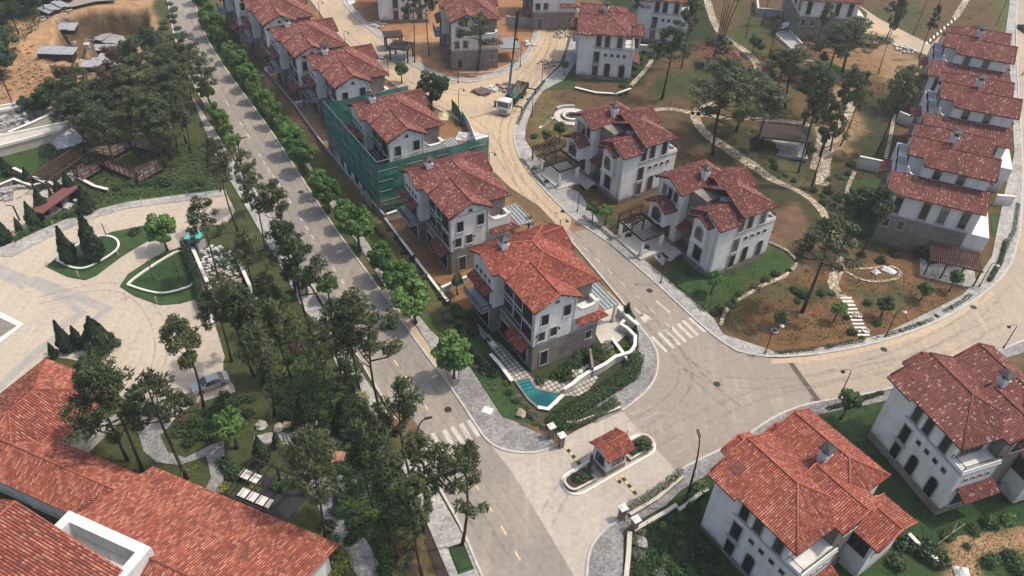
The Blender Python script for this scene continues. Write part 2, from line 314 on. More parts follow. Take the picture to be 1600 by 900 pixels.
# ------------------------------------------------------------------ mesh helpers
class MB:
    def __init__(s): s.v = []; s.f = []; s.m = []; s.uv = []
    def poly(s, pts, m=0, uv=None):
        i = len(s.v); s.v += [tuple(p) for p in pts]; s.f.append(tuple(range(i, i+len(pts)))); s.m.append(m)
        s.uv.append(uv or [(0, 0)]*len(pts))
    def hexa(s, b, t, m=0):
        """b, t: four bottom / four top points, anticlockwise from above"""
        s.poly(list(reversed(b)), m); s.poly(t, m)
        for i in range(len(b)):
            j = (i+1) % len(b); s.poly([b[i], b[j], t[j], t[i]], m)
    def box(s, x0, y0, z0, x1, y1, z1, m=0):
        if x0 > x1: x0, x1 = x1, x0
        if y0 > y1: y0, y1 = y1, y0
        q = [(x0, y0), (x1, y0), (x1, y1), (x0, y1)]
        s.hexa([(a, b, z0) for a, b in q], [(a, b, z1) for a, b in q], m)
    def obox(s, c, sx, sy, z0, z1, a, m=0):
        ca, sa = math.cos(a), math.sin(a)
        q = [(c[0]+x*ca-y*sa, c[1]+x*sa+y*ca) for x, y in ((-sx/2, -sy/2), (sx/2, -sy/2), (sx/2, sy/2), (-sx/2, sy/2))]
        s.hexa([(p, r, z0) for p, r in q], [(p, r, z1) for p, r in q], m)
    def prism(s, pts, z0, z1, m=0):
        area = sum(pts[i][0]*pts[(i+1) % len(pts)][1]-pts[(i+1) % len(pts)][0]*pts[i][1] for i in range(len(pts)))
        if area < 0: pts = list(reversed(pts))
        s.hexa([(p[0], p[1], z0) for p in pts], [(p[0], p[1], z1) for p in pts], m)
    def bar(s, p, q, w, h=None, m=0):
        p, q = Vector(p), Vector(q); h = h or w; d = (q-p)
        if d.length < 1e-6: return
        d.normalize(); up = Vector((0, 0, 1)) if abs(d.z) < .95 else Vector((1, 0, 0))
        x = d.cross(up).normalized()*w/2; y = x.cross(d).normalized()*h/2
        s.hexa([p-x-y, p+x-y, p+x+y, p-x+y][::-1], [q-x-y, q+x-y, q+x+y, q-x+y][::-1], m)
    def tube(s, pts, rs, n=6, m=0, cap=True):
        pts = [Vector(p) for p in pts]; rings = []
        if isinstance(rs, (int, float)): rs = [rs]*len(pts)
        ref = None
        for i, p in enumerate(pts):
            d = (pts[min(i+1, len(pts)-1)]-pts[max(i-1, 0)]).normalized()
            if ref is None: ref = Vector((1, 0, 0)) if abs(d.x) < .8 else Vector((0, 1, 0))
            x = (ref-d*ref.dot(d)).normalized(); y = d.cross(x); ref = x
            base = len(s.v); rings.append(base)
            for k in range(n):
                a = 2*math.pi*k/n; s.v.append(tuple(p+(x*math.cos(a)+y*math.sin(a))*rs[i]))
        for i in range(len(pts)-1):
            for k in range(n):
                a, b = rings[i]+k, rings[i]+(k+1) % n; c, d_ = rings[i+1]+(k+1) % n, rings[i+1]+k
                s.f.append((a, b, c, d_)); s.m.append(m); s.uv.append([(0, 0)]*4)
        if cap:
            s.f.append(tuple(rings[-1]+k for k in range(n))); s.m.append(m); s.uv.append([(0, 0)]*n)
            s.f.append(tuple(rings[0]+k for k in reversed(range(n)))); s.m.append(m); s.uv.append([(0, 0)]*n)
    def blob(s, c, r, seg=8, rings=5, m=0, sz=1, jit=0, rr=None):
        base = len(s.v); rr = rr or rnd
        s.v.append((c[0], c[1], c[2]-r*sz))
        for i in range(1, rings):
            t = -math.pi/2+math.pi*i/rings
            for k in range(seg):
                a = 2*math.pi*k/seg; q = r*(1+rr.uniform(-jit, jit))
                s.v.append((c[0]+q*math.cos(t)*math.cos(a), c[1]+q*math.cos(t)*math.sin(a), c[2]+q*sz*math.sin(t)))
        s.v.append((c[0], c[1], c[2]+r*sz)); top = len(s.v)-1
        def F(*ix): s.f.append(ix); s.m.append(m); s.uv.append([(0, 0)]*len(ix))
        for k in range(seg):
            k2 = (k+1) % seg; F(base, base+1+k2, base+1+k); F(top, base+1+(rings-2)*seg+k, base+1+(rings-2)*seg+k2)
            for i in range(rings-2): F(base+1+i*seg+k, base+1+i*seg+k2, base+1+(i+1)*seg+k2, base+1+(i+1)*seg+k)
    def mesh(s, name, mats, smooth=False):
        me = bpy.data.meshes.new(name); me.from_pydata(s.v, [], s.f)
        for mt in mats: me.materials.append(mt)
        me.polygons.foreach_set('material_index', s.m)
        if any(any(u != (0, 0) for u in q) for q in s.uv):
            ul = me.uv_layers.new(name='UVMap'); flatuv = [c for q in s.uv for p in q for c in p]; ul.data.foreach_set('uv', flatuv)
        if smooth: me.polygons.foreach_set('use_smooth', [True]*len(s.f))
        me.update(); return me
    def build(s, name, mats, parent=None, smooth=False, loc=None):
        if not isinstance(mats, (list, tuple)): mats = [mats]
        return link(name, s.mesh(name, mats, smooth), parent, loc)
def link(name, me, parent=None, loc=None, rz=0, sc=None):
    o = bpy.data.objects.new(name, me); COL.objects.link(o)
    if parent is not None: o.parent = parent
    if loc is not None: o.location = loc
    if rz: o.rotation_euler = (0, 0, rz)
    if sc is not None: o.scale = sc if isinstance(sc, (tuple, list)) else (sc,)*3
    return o
def tag(o, label, cat, group=None):
    o['label'] = label; o['category'] = cat
    if group: o['group'] = group
    return o
def structure(o): o['kind'] = 'structure'; return o
def stuff(o, label, cat): o['kind'] = 'stuff'; o['label'] = label; o['category'] = cat; return o
def thing(name, label, cat, loc, rz=0, group=None):
    o = link(name, None, None, loc, rz); o.empty_display_size = .5; return tag(o, label, cat, group)
def dup(o, parent=None):
    c = o.copy(); COL.objects.link(c); c.parent = parent
    for ch in list(o.children): dup(ch, c)
    return c
def ordinal(i):
    return ['first', 'second', 'third', 'fourth', 'fifth', 'sixth', 'seventh', 'eighth', 'ninth', 'tenth', 'eleventh', 'twelfth', 'thirteenth', 'fourteenth', 'fifteenth', 'sixteenth', 'seventeenth', 'eighteenth', 'nineteenth', 'twentieth', 'twenty-first', 'twenty-second', 'twenty-third', 'twenty-fourth', 'twenty-fifth'][i]

# ------------------------------------------------------------------ tiled roofs (every barrel course is modelled)
PROFILE = [(0.0, -.015), (.03, -.015), (.075, .062), (.14, .092), (.205, .062), (.25, -.015), (.28, -.015)]
def clip(poly, lo, hi):
    for sgn, lim in ((1, lo), (-1, -hi)):
        out = []
        for i in range(len(poly)):
            a, b = poly[i], poly[(i+1) % len(poly)]; fa, fb = sgn*a[0]-lim, sgn*b[0]-lim
            if fa >= 0: out.append(a)
            if (fa >= 0) != (fb >= 0):
                t = fa/(fa-fb); out.append((a[0]+(b[0]-a[0])*t, a[1]+(b[1]-a[1])*t))
        poly = out
        if len(poly) < 3: return []
    return poly
def roof_plane(mb, pts, tw=.24, th=.16, mtop=0, mside=1):
    P = [Vector(p) for p in pts]; n = (P[1]-P[0]).cross(P[2]-P[0]).normalized()
    if n.z < 0: P.reverse(); n = -n
    up = Vector((0, 0, 1))-n*n.z; up.normalize(); ud = up.cross(n).normalized(); o = Vector((0, 0, 0))
    d0 = P[0].dot(n)
    q = [(p.dot(ud), p.dot(up)) for p in P]; k = tw/.28
    lo = math.floor(min(a for a, _ in q)/tw); hi = math.ceil(max(a for a, _ in q)/tw)
    for c in range(lo, hi):
        for (a0, h0), (a1, h1) in zip(PROFILE, PROFILE[1:]):
            s0, s1 = c*tw+a0*k, c*tw+a1*k; pl = clip(q, s0, s1)
            if not pl: continue
            pt = []
            for a, b in pl:
                h = (h0+(h1-h0)*(a-s0)/(s1-s0))*k; pt.append(ud*a+up*b+n*(d0+h))
            mb.poly(pt, mtop, [(a, b) for a, b in pl])
    dn = Vector((0, 0, -th))
    mb.poly([p+dn for p in reversed(P)], mside)
    for i in range(len(P)):
        a, b = P[i], P[(i+1) % len(P)]; mb.poly([a+dn, b+dn, b, a], mside)
def rect_roof(mb, caps, u0, u1, v0, v1, z0, sl, axis='v', h0=False, h1=False, tw=.24, brackets=None):
    """ridged roof over a rectangle; h0/h1: hipped at the low/high end of its axis, else gabled"""
    T = (lambda a, b, z: (a, b, z)) if axis == 'v' else (lambda a, b, z: (b, a, z))
    if axis == 'v': a0, a1, b0, b1 = u0, u1, v0, v1
    else: a0, a1, b0, b1 = v0, v1, u0, u1
    half = (a1-a0)/2; am = (a0+a1)/2; zr = z0+half*sl; r0 = b0+(half if h0 else 0); r1 = b1-(half if h1 else 0)
    roof_plane(mb, [T(a0, b0, z0), T(am, r0, zr), T(am, r1, zr), T(a0, b1, z0)], tw)
    roof_plane(mb, [T(a1, b0, z0), T(am, r0, zr), T(am, r1, zr), T(a1, b1, z0)], tw)
    if h0: roof_plane(mb, [T(a0, b0, z0), T(a1, b0, z0), T(am, r0, zr)], tw)
    if h1: roof_plane(mb, [T(a0, b1, z0), T(a1, b1, z0), T(am, r1, zr)], tw)
    L = [(T(am, r0, zr), T(am, r1, zr))]
    for h, b, r in ((h0, b0, r0), (h1, b1, r1)):
        if h: L += [(T(a0, b, z0), T(am, r, zr)), (T(a1, b, z0), T(am, r, zr))]
        else:
            L += [(T(a0, b, z0), T(am, b, zr)), (T(a1, b, z0), T(am, b, zr))]
            if brackets:
                s_ = 1 if b == b0 else -1; n = 4
                for i in range(n):
                    for sg in (-1, 1):
                        t = (i+.5)/n; aa = am+sg*half*t; z = zr-half*t*sl-.24
                        p = T(aa-.07, b+s_*.05, z-.12); q = T(aa+.07, b+s_*.55, z)
                        mb.box(*p, *q, 1)
    for p, q in L: caps.tube([Vector(p)+Vector((0, 0, .07)), Vector(q)+Vector((0, 0, .07))], .10, 6)
    return zr
def gable_mass(mb, u0, u1, v0, v1, zb, z0, sl, axis, inset, m=0):
    """wall prism under a gabled rect_roof"""
    T = (lambda a, b, z: (a, b, z)) if axis == 'v' else (lambda a, b, z: (b, a, z))
    if axis == 'v': a0, a1, b0, b1 = u0, u1, v0, v1
    else: a0, a1, b0, b1 = v0, v1, u0, u1
    a0 += inset; a1 -= inset; b0 += inset; b1 -= inset; am = (a0+a1)/2; ze = z0+inset*sl-.18; zr = z0+(am-a0+inset)*sl-.18
    A = [T(a0, b0, zb), T(a1, b0, zb), T(a1, b0, ze), T(am, b0, zr), T(a0, b0, ze)]
    B = [T(a0, b1, zb), T(a1, b1, zb), T(a1, b1, ze), T(am, b1, zr), T(a0, b1, ze)]
    if axis == 'v': mb.poly(A, m); mb.poly(list(reversed(B)), m)
    else: mb.poly(list(reversed(A)), m); mb.poly(B, m)
    for i in range(5):
        j = (i+1) % 5; q = [A[i], B[i], B[j], A[j]]
        mb.poly(q if axis == 'u' else q[::-1], m)
# ------------------------------------------------------------------ windows, doors
_win = {}
def win_mesh(kind, w, h):
    k = (kind, round(w, 2), round(h, 2))
    if k in _win: return _win[k]
    f = MB(); g = MB(); t = .13
    if kind == 'arch':
        r = w/2; hs = h-r; arc = [(r*math.cos(math.pi*i/10), hs+r*math.sin(math.pi*i/10)) for i in range(11)]
        inn = [(r, 0)]+arc+[(-r, 0)]; out = [(r+t, 0)]+[((r+t)*math.cos(math.pi*i/10), hs+(r+t)*math.sin(math.pi*i/10)) for i in range(11)]+[(-r-t, 0)]
        for i in range(len(inn)-1):
            a, b, c, d = inn[i], out[i], out[i+1], inn[i+1]
            f.poly([(a[0], -.09, a[1]), (b[0], -.09, b[1]), (c[0], -.09, c[1]), (d[0], -.09, d[1])], 0)
            f.poly([(b[0], -.09, b[1]), (b[0], .02, b[1]), (c[0], .02, c[1]), (c[0], -.09, c[1])], 0)
            f.poly([(a[0], .0, a[1]), (a[0], -.09, a[1]), (d[0], -.09, d[1]), (d[0], .0, d[1])], 0)
        g.poly([(x, -.02, z) for x, z in inn], 0)
        f.box(-.03, -.055, 0, .03, -.025, h-.05, 1); f.box(-r, -.05, hs-.03, r, -.028, hs+.03, 1)
    else:
        tt = t if kind != 'square' else .07
        x = w/2; mf = 0
        if kind == 'glazing': mf = 2; tt = .10
        f.box(-x-tt, -.09, -tt*.2, -x, .0, h+tt, mf); f.box(x, -.09, -tt*.2, x+tt, .0, h+tt, mf); f.box(-x, -.09, h, x, .0, h+tt, mf)
        if kind in ('win',): f.box(-x-.22, -.20, -.16, x+.22, .0, -.03, 0)
        else: f.box(-x, -.09, -.10, x, .0, 0, mf)
        g.box(-x, -.03, 0, x, -.005, h, 0)
        n = max(1, int(round(w/.75))) if kind in ('glazing', 'door') else (2 if kind == 'win' and w > .9 else 1)
        for i in range(1, n): f.box(-x+w*i/n-.03, -.065, 0, -x+w*i/n+.03, -.035, h, 1)
        f.box(-x, -.06, 0, -x+.05, -.034, h, 1); f.box(x-.05, -.06, 0, x, -.034, h, 1)
        if h > 2.1: f.box(-x+.05, -.062, h*.62-.03, x-.05, -.036, h*.62+.03, 1)
    fm = f.mesh('window_'+kind, [M['trim'], M['frame'], M['white']]); gm = g.mesh('pane_'+kind, [M['glass']])
    _win[k] = (fm, gm); return _win[k]
def win(parent, kind, w, h, face, a, c, z):
    """face S (looks to -v) or W (looks to -u), E, N; a runs along the wall, c is the wall's own coordinate"""
    fm, gm = win_mesh(kind, w, h)
    loc, rz = {'S': ((a, c, z), 0), 'W': ((c, a, z), -math.pi/2), 'N': ((a, c, z), math.pi), 'E': ((c, a, z), math.pi/2)}[face]
    nm = 'glazed_door' if kind == 'door' else 'window'
    o = link(nm, fm, parent, loc, rz); link('pane', gm, o); return o
def railing(parent, pts, h=.95, z=None, mat='black', step=.16, name='railing'):
    b = MB()
    for p, q in zip(pts, pts[1:]):
        p, q = Vector(p), Vector(q); L = (q-p).length; n = max(1, int(L/step))
        b.bar(p+Vector((0, 0, h)), q+Vector((0, 0, h)), .06); b.bar(p+Vector((0, 0, .12)), q+Vector((0, 0, .12)), .04)
        for i in range(n+1):
            r = p+(q-p)*i/n; w = .07 if i in (0, n) else .025; b.bar(r, r+Vector((0, 0, h)), w)
    return b.build(name, M[mat], parent)
def chimney(parent, u, v, zb, zt, w=.95):
    b = MB(); x = w/2
    b.box(u-x, v-x, zb, u+x, v+x, zt-.55, 0); b.box(u-x-.12, v-x-.12, zt-.9, u+x+.12, v+x+.12, zt-.76, 0)
    for sx in (-1, 1):
        for sy in (-1, 1): b.box(u+sx*(x-.1)-.09, v+sy*(x-.1)-.09, zt-.55, u+sx*(x-.1)+.09, v+sy*(x-.1)+.09, zt, 0)
    b.box(u-x+.22, v-x+.22, zt-.55, u+x-.22, v+x-.22, zt, 1)
    o = b.build('chimney', [M['white'], M['frame']], parent)
    c = MB(); e = x+.28
    q = [(u-e, v-e, zt), (u+e, v-e, zt), (u+e, v+e, zt), (u-e, v+e, zt)]; c.poly(q[::-1])
    q2 = [(a, b_, z+.1) for a, b_, z in q]
    for i in range(4): c.poly([q[i], q[(i+1) % 4], q2[(i+1) % 4], q2[i]]); c.poly([q2[i], q2[(i+1) % 4], (u, v, zt+.42)])
    c.build('chimney_cap', M['frame'], o); return o
def slat_canopy(parent, u0, u1, v0, v1, z, mat, name='carport_canopy', glass=None, step=.55, along='u', posts=(), zb=0, beam='dark', th=.1):
    b = MB()
    b.box(u0, v0, z-.28, u1, v0+.14, z, 0); b.box(u0, v1-.14, z-.28, u1, v1, z, 0); b.box(u0, v0+.14, z-.28, u0+.14, v1-.14, z, 0); b.box(u1-.14, v0+.14, z-.28, u1, v1-.14, z, 0)
    L = (v1-v0) if along == 'u' else (u1-u0); n = max(2, int(L/step))
    for i in range(n+1):
        t = i/n
        if along == 'u': c = v0+.06+(v1-v0-.12)*t; b.box(u0-.15, c-.04, z+.003, u1+.15, c+.04, z+th, 0)
        else: c = u0+.06+(u1-u0-.12)*t; b.box(c-.04, v0-.15, z+.003, c+.04, v1+.15, z+th, 0)
    o = b.build(name, M[mat], parent)
    if glass:
        g = MB(); g.box(u0+.15, v0+.15, z-.06, u1-.15, v1-.15, z-.03); g.build('canopy_glass', M[glass], o)
    for (pu, pv, w) in posts:
        p = MB(); p.box(pu-w/2, pv-w/2, zb, pu+w/2, pv+w/2, z-.282); p.box(pu-w/2-.08, pv-w/2-.08, zb, pu+w/2+.08, pv+w/2+.08, zb+.7); p.build('pillar', M['white'] if w > .3 else M['dark'], parent)
    return o
TA = .48
def roof_obj(parent, mb, caps, tile, cap):
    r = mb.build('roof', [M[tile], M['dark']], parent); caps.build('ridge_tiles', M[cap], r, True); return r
def lean(mb, caps, quads, tw=.24):
    for q in quads: roof_plane(mb, q, tw, .12)
def awning(parent, quads, tile, cap, line=None):
    mb = MB()
    for q in quads: roof_plane(mb, q, .24, .12)
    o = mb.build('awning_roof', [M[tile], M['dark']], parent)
    if line: c = MB(); c.tube(line, .09, 6); c.build('ridge_tiles', M[cap], o)
    return o
# ------------------------------------------------------------------ villa with the long hipped roof and the gable facing the plot below (west row)
def villa_a(tile='tile_dark', cap='cap_dark'):
    root = thing('villa', '', 'villa', (0, 0, 0))
    w = MB(); w.box(0, 0, 4.6, 6.2, 3, 10.4); w.box(.5, 2.8, 4.6, 6.19, 14.0, 10.6)
    gable_mass(w, -.45, 6.65, -.5, 5, 10.3, 10.62, .52, 'v', .5)
    w.box(-1.0, 8.7, 4.6, 4, 14.0, 10.4); gable_mass(w, -1.55, 5, 8.2, 14.5, 10.2, 10.68, TA, 'u', .5)
    w.box(6.2, .005, 4.61, 9.8, 1.95, 7.1); w.box(9.55, .3, 7.1, 9.8, 1.96, 7.95)
    prof = [(6.2, 7.1), (9.8, 7.1), (9.8, 8.35), (9.5, 8.3), (9.0, 7.98), (7.6, 7.9), (7.1, 8.0), (6.7, 8.35), (6.2, 8.9)]
    w.poly([(a, 0, z) for a, z in prof]); w.poly([(a, .28, z) for a, z in reversed(prof)])
    for i in range(len(prof)):
        a, b = prof[i], prof[(i+1) % len(prof)]; w.poly([(b[0], 0, b[1]), (a[0], 0, a[1]), (a[0], .28, a[1]), (b[0], .28, b[1])])
    wo = w.build('wall', M['white'], root)
    c = MB()
    for a, b in zip(prof[2:], prof[3:]): c.bar((a[0], .14, a[1]+.04), (b[0], .14, b[1]+.04), .42, .1)
    c.box(9.45, .3, 7.95, 9.9, 1.9, 8.06); c.build('coping', M['whitecap'], wo)
    s = MB(); s.box(6.21, 1.97, 4.62, 9.9, 14.0, 10.45); gable_mass(s, 5, 11.15, 8.2, 14.5, 9.9, 10.68, TA, 'u', .55); s.build('side_wall', M['taupe'], root)
    b = MB(); b.box(-.06, -.06, 0, 9.95, 14.1, 4.6); b.box(-1.06, 8.64, 0, .2, 14.06, 4.58); b.build('stone_base', M['stone'], root)
    b = MB(); b.box(-.10, -.12, 4.44, 9.99, -.061, 4.64); b.box(-.13, -.12, 4.44, -.061, 8.6, 4.64); b.box(-.07, 0, 7.15, -.0, 8.6, 7.4); b.build('band', M['trim'], root)
    r = MB(); cp = MB()
    rect_roof(r, cp, -.5, 10.5, 1.2, 14.9, 10.6, TA, 'v', True, True)
    rect_roof(r, cp, -.45, 6.65, -.5, 6.6, 10.62, .52, 'v', brackets=True)
    rect_roof(r, cp, -1.55, 5, 8.2, 14.5, 10.68, TA, 'u', brackets=True)
    rect_roof(r, cp, 5, 11.15, 8.2, 14.5, 10.68, TA, 'u', brackets=True)
    ro = roof_obj(root, r, cp, tile, cap); chimney(ro, 1.9, 11.3, 11.3, 13.5)
    awning(root, [[(6.25, 0, 6.55), (6.25, -.95, 6.0), (10.85, -.95, 6.0), (9.85, 0, 6.55)], [(9.85, 0, 6.55), (10.85, -.95, 6.0), (10.85, 4.6, 6.0), (9.85, 4.6, 6.55)]], tile, cap, [(9.85, 0, 6.62), (10.85, -.95, 6.07)])
    awning(root, [[(-1.0, 8.9, 7.6), (-2.2, 8.9, 6.95), (-2.2, 14.0, 6.95), (-1.0, 14.0, 7.6)]], tile, cap)
    awning(root, [[(0, .6, 4.1), (-1.5, .6, 3.4), (-1.5, 5.0, 3.4), (0, 5.0, 4.1)]], tile, cap)
    for A_, B_ in (((5.9, -.07, 4.7), (5.9, -.07, 10.2)), ((9.96, 2.4, 4.7), (9.96, 2.4, 10.3))): dp = MB(); dp.tube([A_, B_], .05, 6); dp.build('drainpipe', M['trim'], root)
    for a, z in ((.35, 6.2), (3.75, 6.2)): wl = MB(); wl.box(a-.07, -.2, z-.18, a+.07, -.001, z+.14); wl.build('wall_lamp', M['black'], root)
    b = MB(); b.box(-2.6, 9.0, 3.9, -1.06, 14.3, 4.15); bo = b.build('balcony', M['trim'], root); railing(bo, [(-1.1, 9.05, 4.15), (-2.5, 9.05, 4.15), (-2.5, 14.2, 4.15)])
    for a, w_, h_, z in ((1.45, 1.0, 1.75, 7.65), (4.75, 1.0, 1.75, 7.9), (1.1, .95, 1.5, 5.05), (2.9, .95, 1.5, 5.15)): win(root, 'win', w_, h_, 'S', a, 0, z)
    win(root, 'arch', .5, .55, 'S', 3.1, -.005, 10.6); win(root, 'door', 1.1, 2.5, 'S', 1.7, -.065, .5); win(root, 'win', .9, 1.3, 'S', 8.6, -.065, 2.2)
    for v0, v1 in ((.5, 2.9),): win(root, 'glazing', v1-v0, 2.5, 'W', (v0+v1)/2, 0, 7.5); win(root, 'glazing', v1-v0, 2.3, 'W', (v0+v1)/2, 0, 4.75)
    for v0, v1 in ((3.4, 5.7), (6.0, 8.3)): win(root, 'glazing', v1-v0, 2.7, 'W', (v0+v1)/2, .5, 7.5); win(root, 'glazing', v1-v0, 2.4, 'W', (v0+v1)/2, .5, 4.7)
    win(root, 'glazing', 3.2, 2.7, 'W', 2.8, -.065, .3); win(root, 'glazing', 2.2, 2.7, 'W', 7, -.065, .3)
    for i in range(4): win(root, 'square', .5, .6, 'W', 9.7+i*1.15, -1.0, 8.3)
    win(root, 'glazing', 3.6, 2.4, 'W', 11.4, -1.0, 4.3); win(root, 'glazing', 3.6, 2.8, 'W', 11.4, -1.065, .4)
    win(root, 'win', .9, 1.6, 'E', 6.0, 9.9, 7.8); win(root, 'win', .9, 1.6, 'E', 11.3, 10.6, 7.8); win(root, 'door', 2.2, 2.5, 'E', 9.5, 9.955, .3)
    slat_canopy(root, 10.9, 15.3, 2.3, 7.6, 3.6, 'trim', glass='canopy', step=.62, along='v', posts=((15.0, 2.6, .35), (15.0, 7.3, .35)))
    return root
# ------------------------------------------------------------------ villa with arched ground-floor windows on its long side
def villa_b(tile='tile_dark', cap='cap_dark', stepped=False, canopy='dark', glass=None):
    root = thing('villa', '', 'villa', (0, 0, 0)); Z1 = 9.85; low = 9.0 if stepped else 9.6
    w = MB(); w.box(0, 0, .6, 11.6, 5.3, 6.8); w.box(0, .003, 6.8, 9.6, 5.3, 8.95 if stepped else 9.75)
    if stepped: gable_mass(w, -.6, 4.5, -.6, 5.9, 8.9, 9.0, TA, 'u', .62)
    w.box(4.4, .006, 8.9 if stepped else 9.5, 9.59, 5.29, 9.95)
    w.box(.3, 8.8, .6, 9.4, 14.1, 9.95); gable_mass(w, -.6, 6, 8.2, 14.6, 9.8, 9.93, TA, 'u', .62)
    w.box(11.3, .01, 6.8, 11.6, 5.3, 7.25); w.box(9.62, .01, 6.8, 11.3, .3, 7.25)
    # projecting bay with the arched window, and the arch-fronted bay over the entrance
    w.box(-.55, 1.9, 4.5, -.001, 4.7, 8.55 if stepped else 8.9); w.box(-.7, 1.75, 4.3, -.551, 4.85, 4.5)
    w.box(-1.6, 9.8, 3.5, .299, 13.4, 6.5); gable_mass(w, -2.2, .4, 9.2, 14.0, 6.3, 6.5, .5, 'u', .55)
    w.build('wall', M['white'], root)
    t = MB(); t.box(1.8, 5.31, .6, 11.0, 8.79, 10.0); gable_mass(t, 6, 11.6, 4.8, 11.0, 9.8, 9.93, TA, 'u', .6); t.box(9.41, 8.8, .6, 10.8, 10.4, 9.9); t.build('side_wall', M['taupe'], root)
    b = MB(); b.box(-.06, -.06, -.6, 11.66, 5.36, .6); b.box(.24, 5.36, -.6, 11.0, 14.16, .6); b.build('stone_base', M['stone'], root)
    b = MB(); b.box(3.0, -.10, 6.62, 11.7, -.001, 6.84); b.box(2.9, -.12, 3.0, 4.9, -.001, 3.14); b.box(11.6, -.1, 6.62, 11.7, 5.4, 6.84); b.build('band', M['trim'], root)
    r = MB(); cp = MB()
    if stepped:
        rect_roof(r, cp, 3.7, 16.4-5.8, -.6, 8.6, 9.9, TA, 'v' if False else 'u', False, True)      # main roof, gabled to the street
        rect_roof(r, cp, -.6, 3.9, -.6, 5.9, low, TA, 'u', brackets=True)
        rect_roof(r, cp, -1.3, 0.2, 1.2, 5.4, 8.55, TA, 'u', brackets=True)
    else:
        rect_roof(r, cp, -.6, 10.6, -.6, 8.6, 9.9, TA, 'u', False, True)
        roof_plane(r, [(-.6, -.95, 9.73), (3.2, -.95, 9.73), (3.2, -.6, 9.9), (-.6, -.6, 9.9)])
        rect_roof(r, cp, -1.9, 0.5, 2.3, 6.7, 9.75, TA, 'u', brackets=True)
    rect_roof(r, cp, -.6, 9.8, 8.2, 14.6, 9.93, TA, 'u', False, True, brackets=True)
    rect_roof(r, cp, 5.2, 11.6, 4.8, 11.0, 9.96, TA, 'u', brackets=True)
    rect_roof(r, cp, -2.2, .4, 9.2, 14.0, 6.5, .5, 'u', brackets=True)
    ro = roof_obj(root, r, cp, tile, cap); chimney(ro, 5.0, 9.6, 10.4, 12.5, .85)
    if not stepped:
        sk = MB(); sk.hexa([(.5, .75, 10.55), (1.7, .75, 10.55), (1.7, 1.9, 11.1), (.5, 1.9, 11.1)], [(.5, .75, 10.66), (1.7, .75, 10.66), (1.7, 1.9, 11.21), (.5, 1.9, 11.21)]); sk.build('skylight', M['cap_dark'], ro)
    for A_, B_ in (((-.07, .55, .6), (-.07, .55, 8.8)), ((11.67, 5.2, .6), (11.67, 5.2, 6.7))): dp = MB(); dp.tube([A_, B_], .055, 6); dp.build('drainpipe', M['trim'], root)
    for a in (6.2, 8.3): ac = MB(); ac.box(a-.42, 14.16, 1.2 if a < 7 else 4.2, a+.42, 14.5, 1.8 if a < 7 else 4.8); ac.build('air_conditioner', M['metal'], root)
    awning(root, [[(1.79, 5.4, 4.7), (-.2, 5.4, 3.9), (-.2, 8.6, 3.9), (1.79, 8.6, 4.7)]], tile, cap)
    awning(root, [[(11.66, .6, 4.2), (13.2, .6, 3.4), (13.2, 5.6, 3.4), (11.66, 5.6, 4.2)]], tile, cap)
    e = MB(); e.box(9.5, 9.6, -.5, 13.2, 14.9, 5.9); gable_mass(e, 9.6, 13.9, 9.0, 15.4, 5.8, 6.2, .42, 'u', .6); e.build('rear_wing', M['white'], root)
    r2 = MB(); c2 = MB(); rect_roof(r2, c2, 9.9, 13.9, 9.0, 15.4, 6.2, .42, 'u'); r2o = r2.build('wing_roof', [M[tile], M['dark']], root); c2.build('ridge_tiles', M[cap], r2o, True)
    railing(root, [(9.7, .15, 7.0), (11.45, .15, 7.0), (11.45, 5.2, 7.0)], .9)
    # long side
    win(root, 'win', 1.15, 2.5, 'S', 4.0, 0, 3.35); win(root, 'door', 1.1, 2.3, 'S', 4.0, -.065, .45)
    for a in (4.15, 5.95, 8.5): win(root, 'win', 1.0, 2.3, 'S', a, 0 if a > 4.2 else -.004, 7.05)
    for a in (5.9, 7.2, 8.5, 9.8): win(root, 'square', .58, .62, 'S', a, 0, 5.0)
    for a in (6.5, 9.6): win(root, 'arch', 1.15, 2.9, 'S', a, -.01, .62)
    # street front
    win(root, 'win', 1.6, 2.5, 'W', 3.3, 0, 1.2); win(root, 'arch', 1.5, 2.3, 'W', 3.3, -.55, 5.1)
    win(root, 'win', .7, 1.0, 'W', 7.6, 1.8, 6.3); win(root, 'win', .7, 1.0, 'W', 7.0, 1.8, 1.9)
    for a in (10.1, 11.4, 12.7): win(root, 'win', .85, 1.7, 'W', a, .3, 7.5)
    win(root, 'arch', 2.0, 2.5, 'W', 11.6, -1.6, 3.75); win(root, 'glazing', 3.0, 2.5, 'W', 11.5, .3, .62)
    win(root, 'glazing', 3.4, 2.4, 'E', 2.6, 9.6, 6.95); win(root, 'glazing', 2.4, 2.3, 'E', 8.0, 11.0, 7.1)
    for a in (1.2, 2.2, 3.2, 4.2): win(root, 'square', .4, .5, 'E', a, 11.6, 5.2)
    win(root, 'glazing', 3.8, 2.6, 'E', 3.0, 11.6, .62); win(root, 'glazing', 3.4, 2.3, 'E', 12.2, 13.2, 3.1); win(root, 'glazing', 2.6, 2.2, 'S', 11.6, 9.6, 3.3)
    if not canopy: return root
    slat_canopy(root, -6.2, -1.7, 8.8, 14.8, 3.3, canopy, glass=glass, step=.5, along='v', posts=((-5.9, 9.1, .45), (-5.9, 14.5, .45), (-2.2, 9.0, .45)), zb=-.5)
    f = MB(); f.box(-6.4, 8.4, -.6, .2, 15.2, .06); f.build('carport_floor', M['concrete'], root)
    st = MB()
    for i in range(4): st.box(-2.4+i*.45, 6.2, -.6, -.3+.3, 8.3, -.3+i*.25)
    st.build('entrance_steps', M['concrete'], root)
    return root
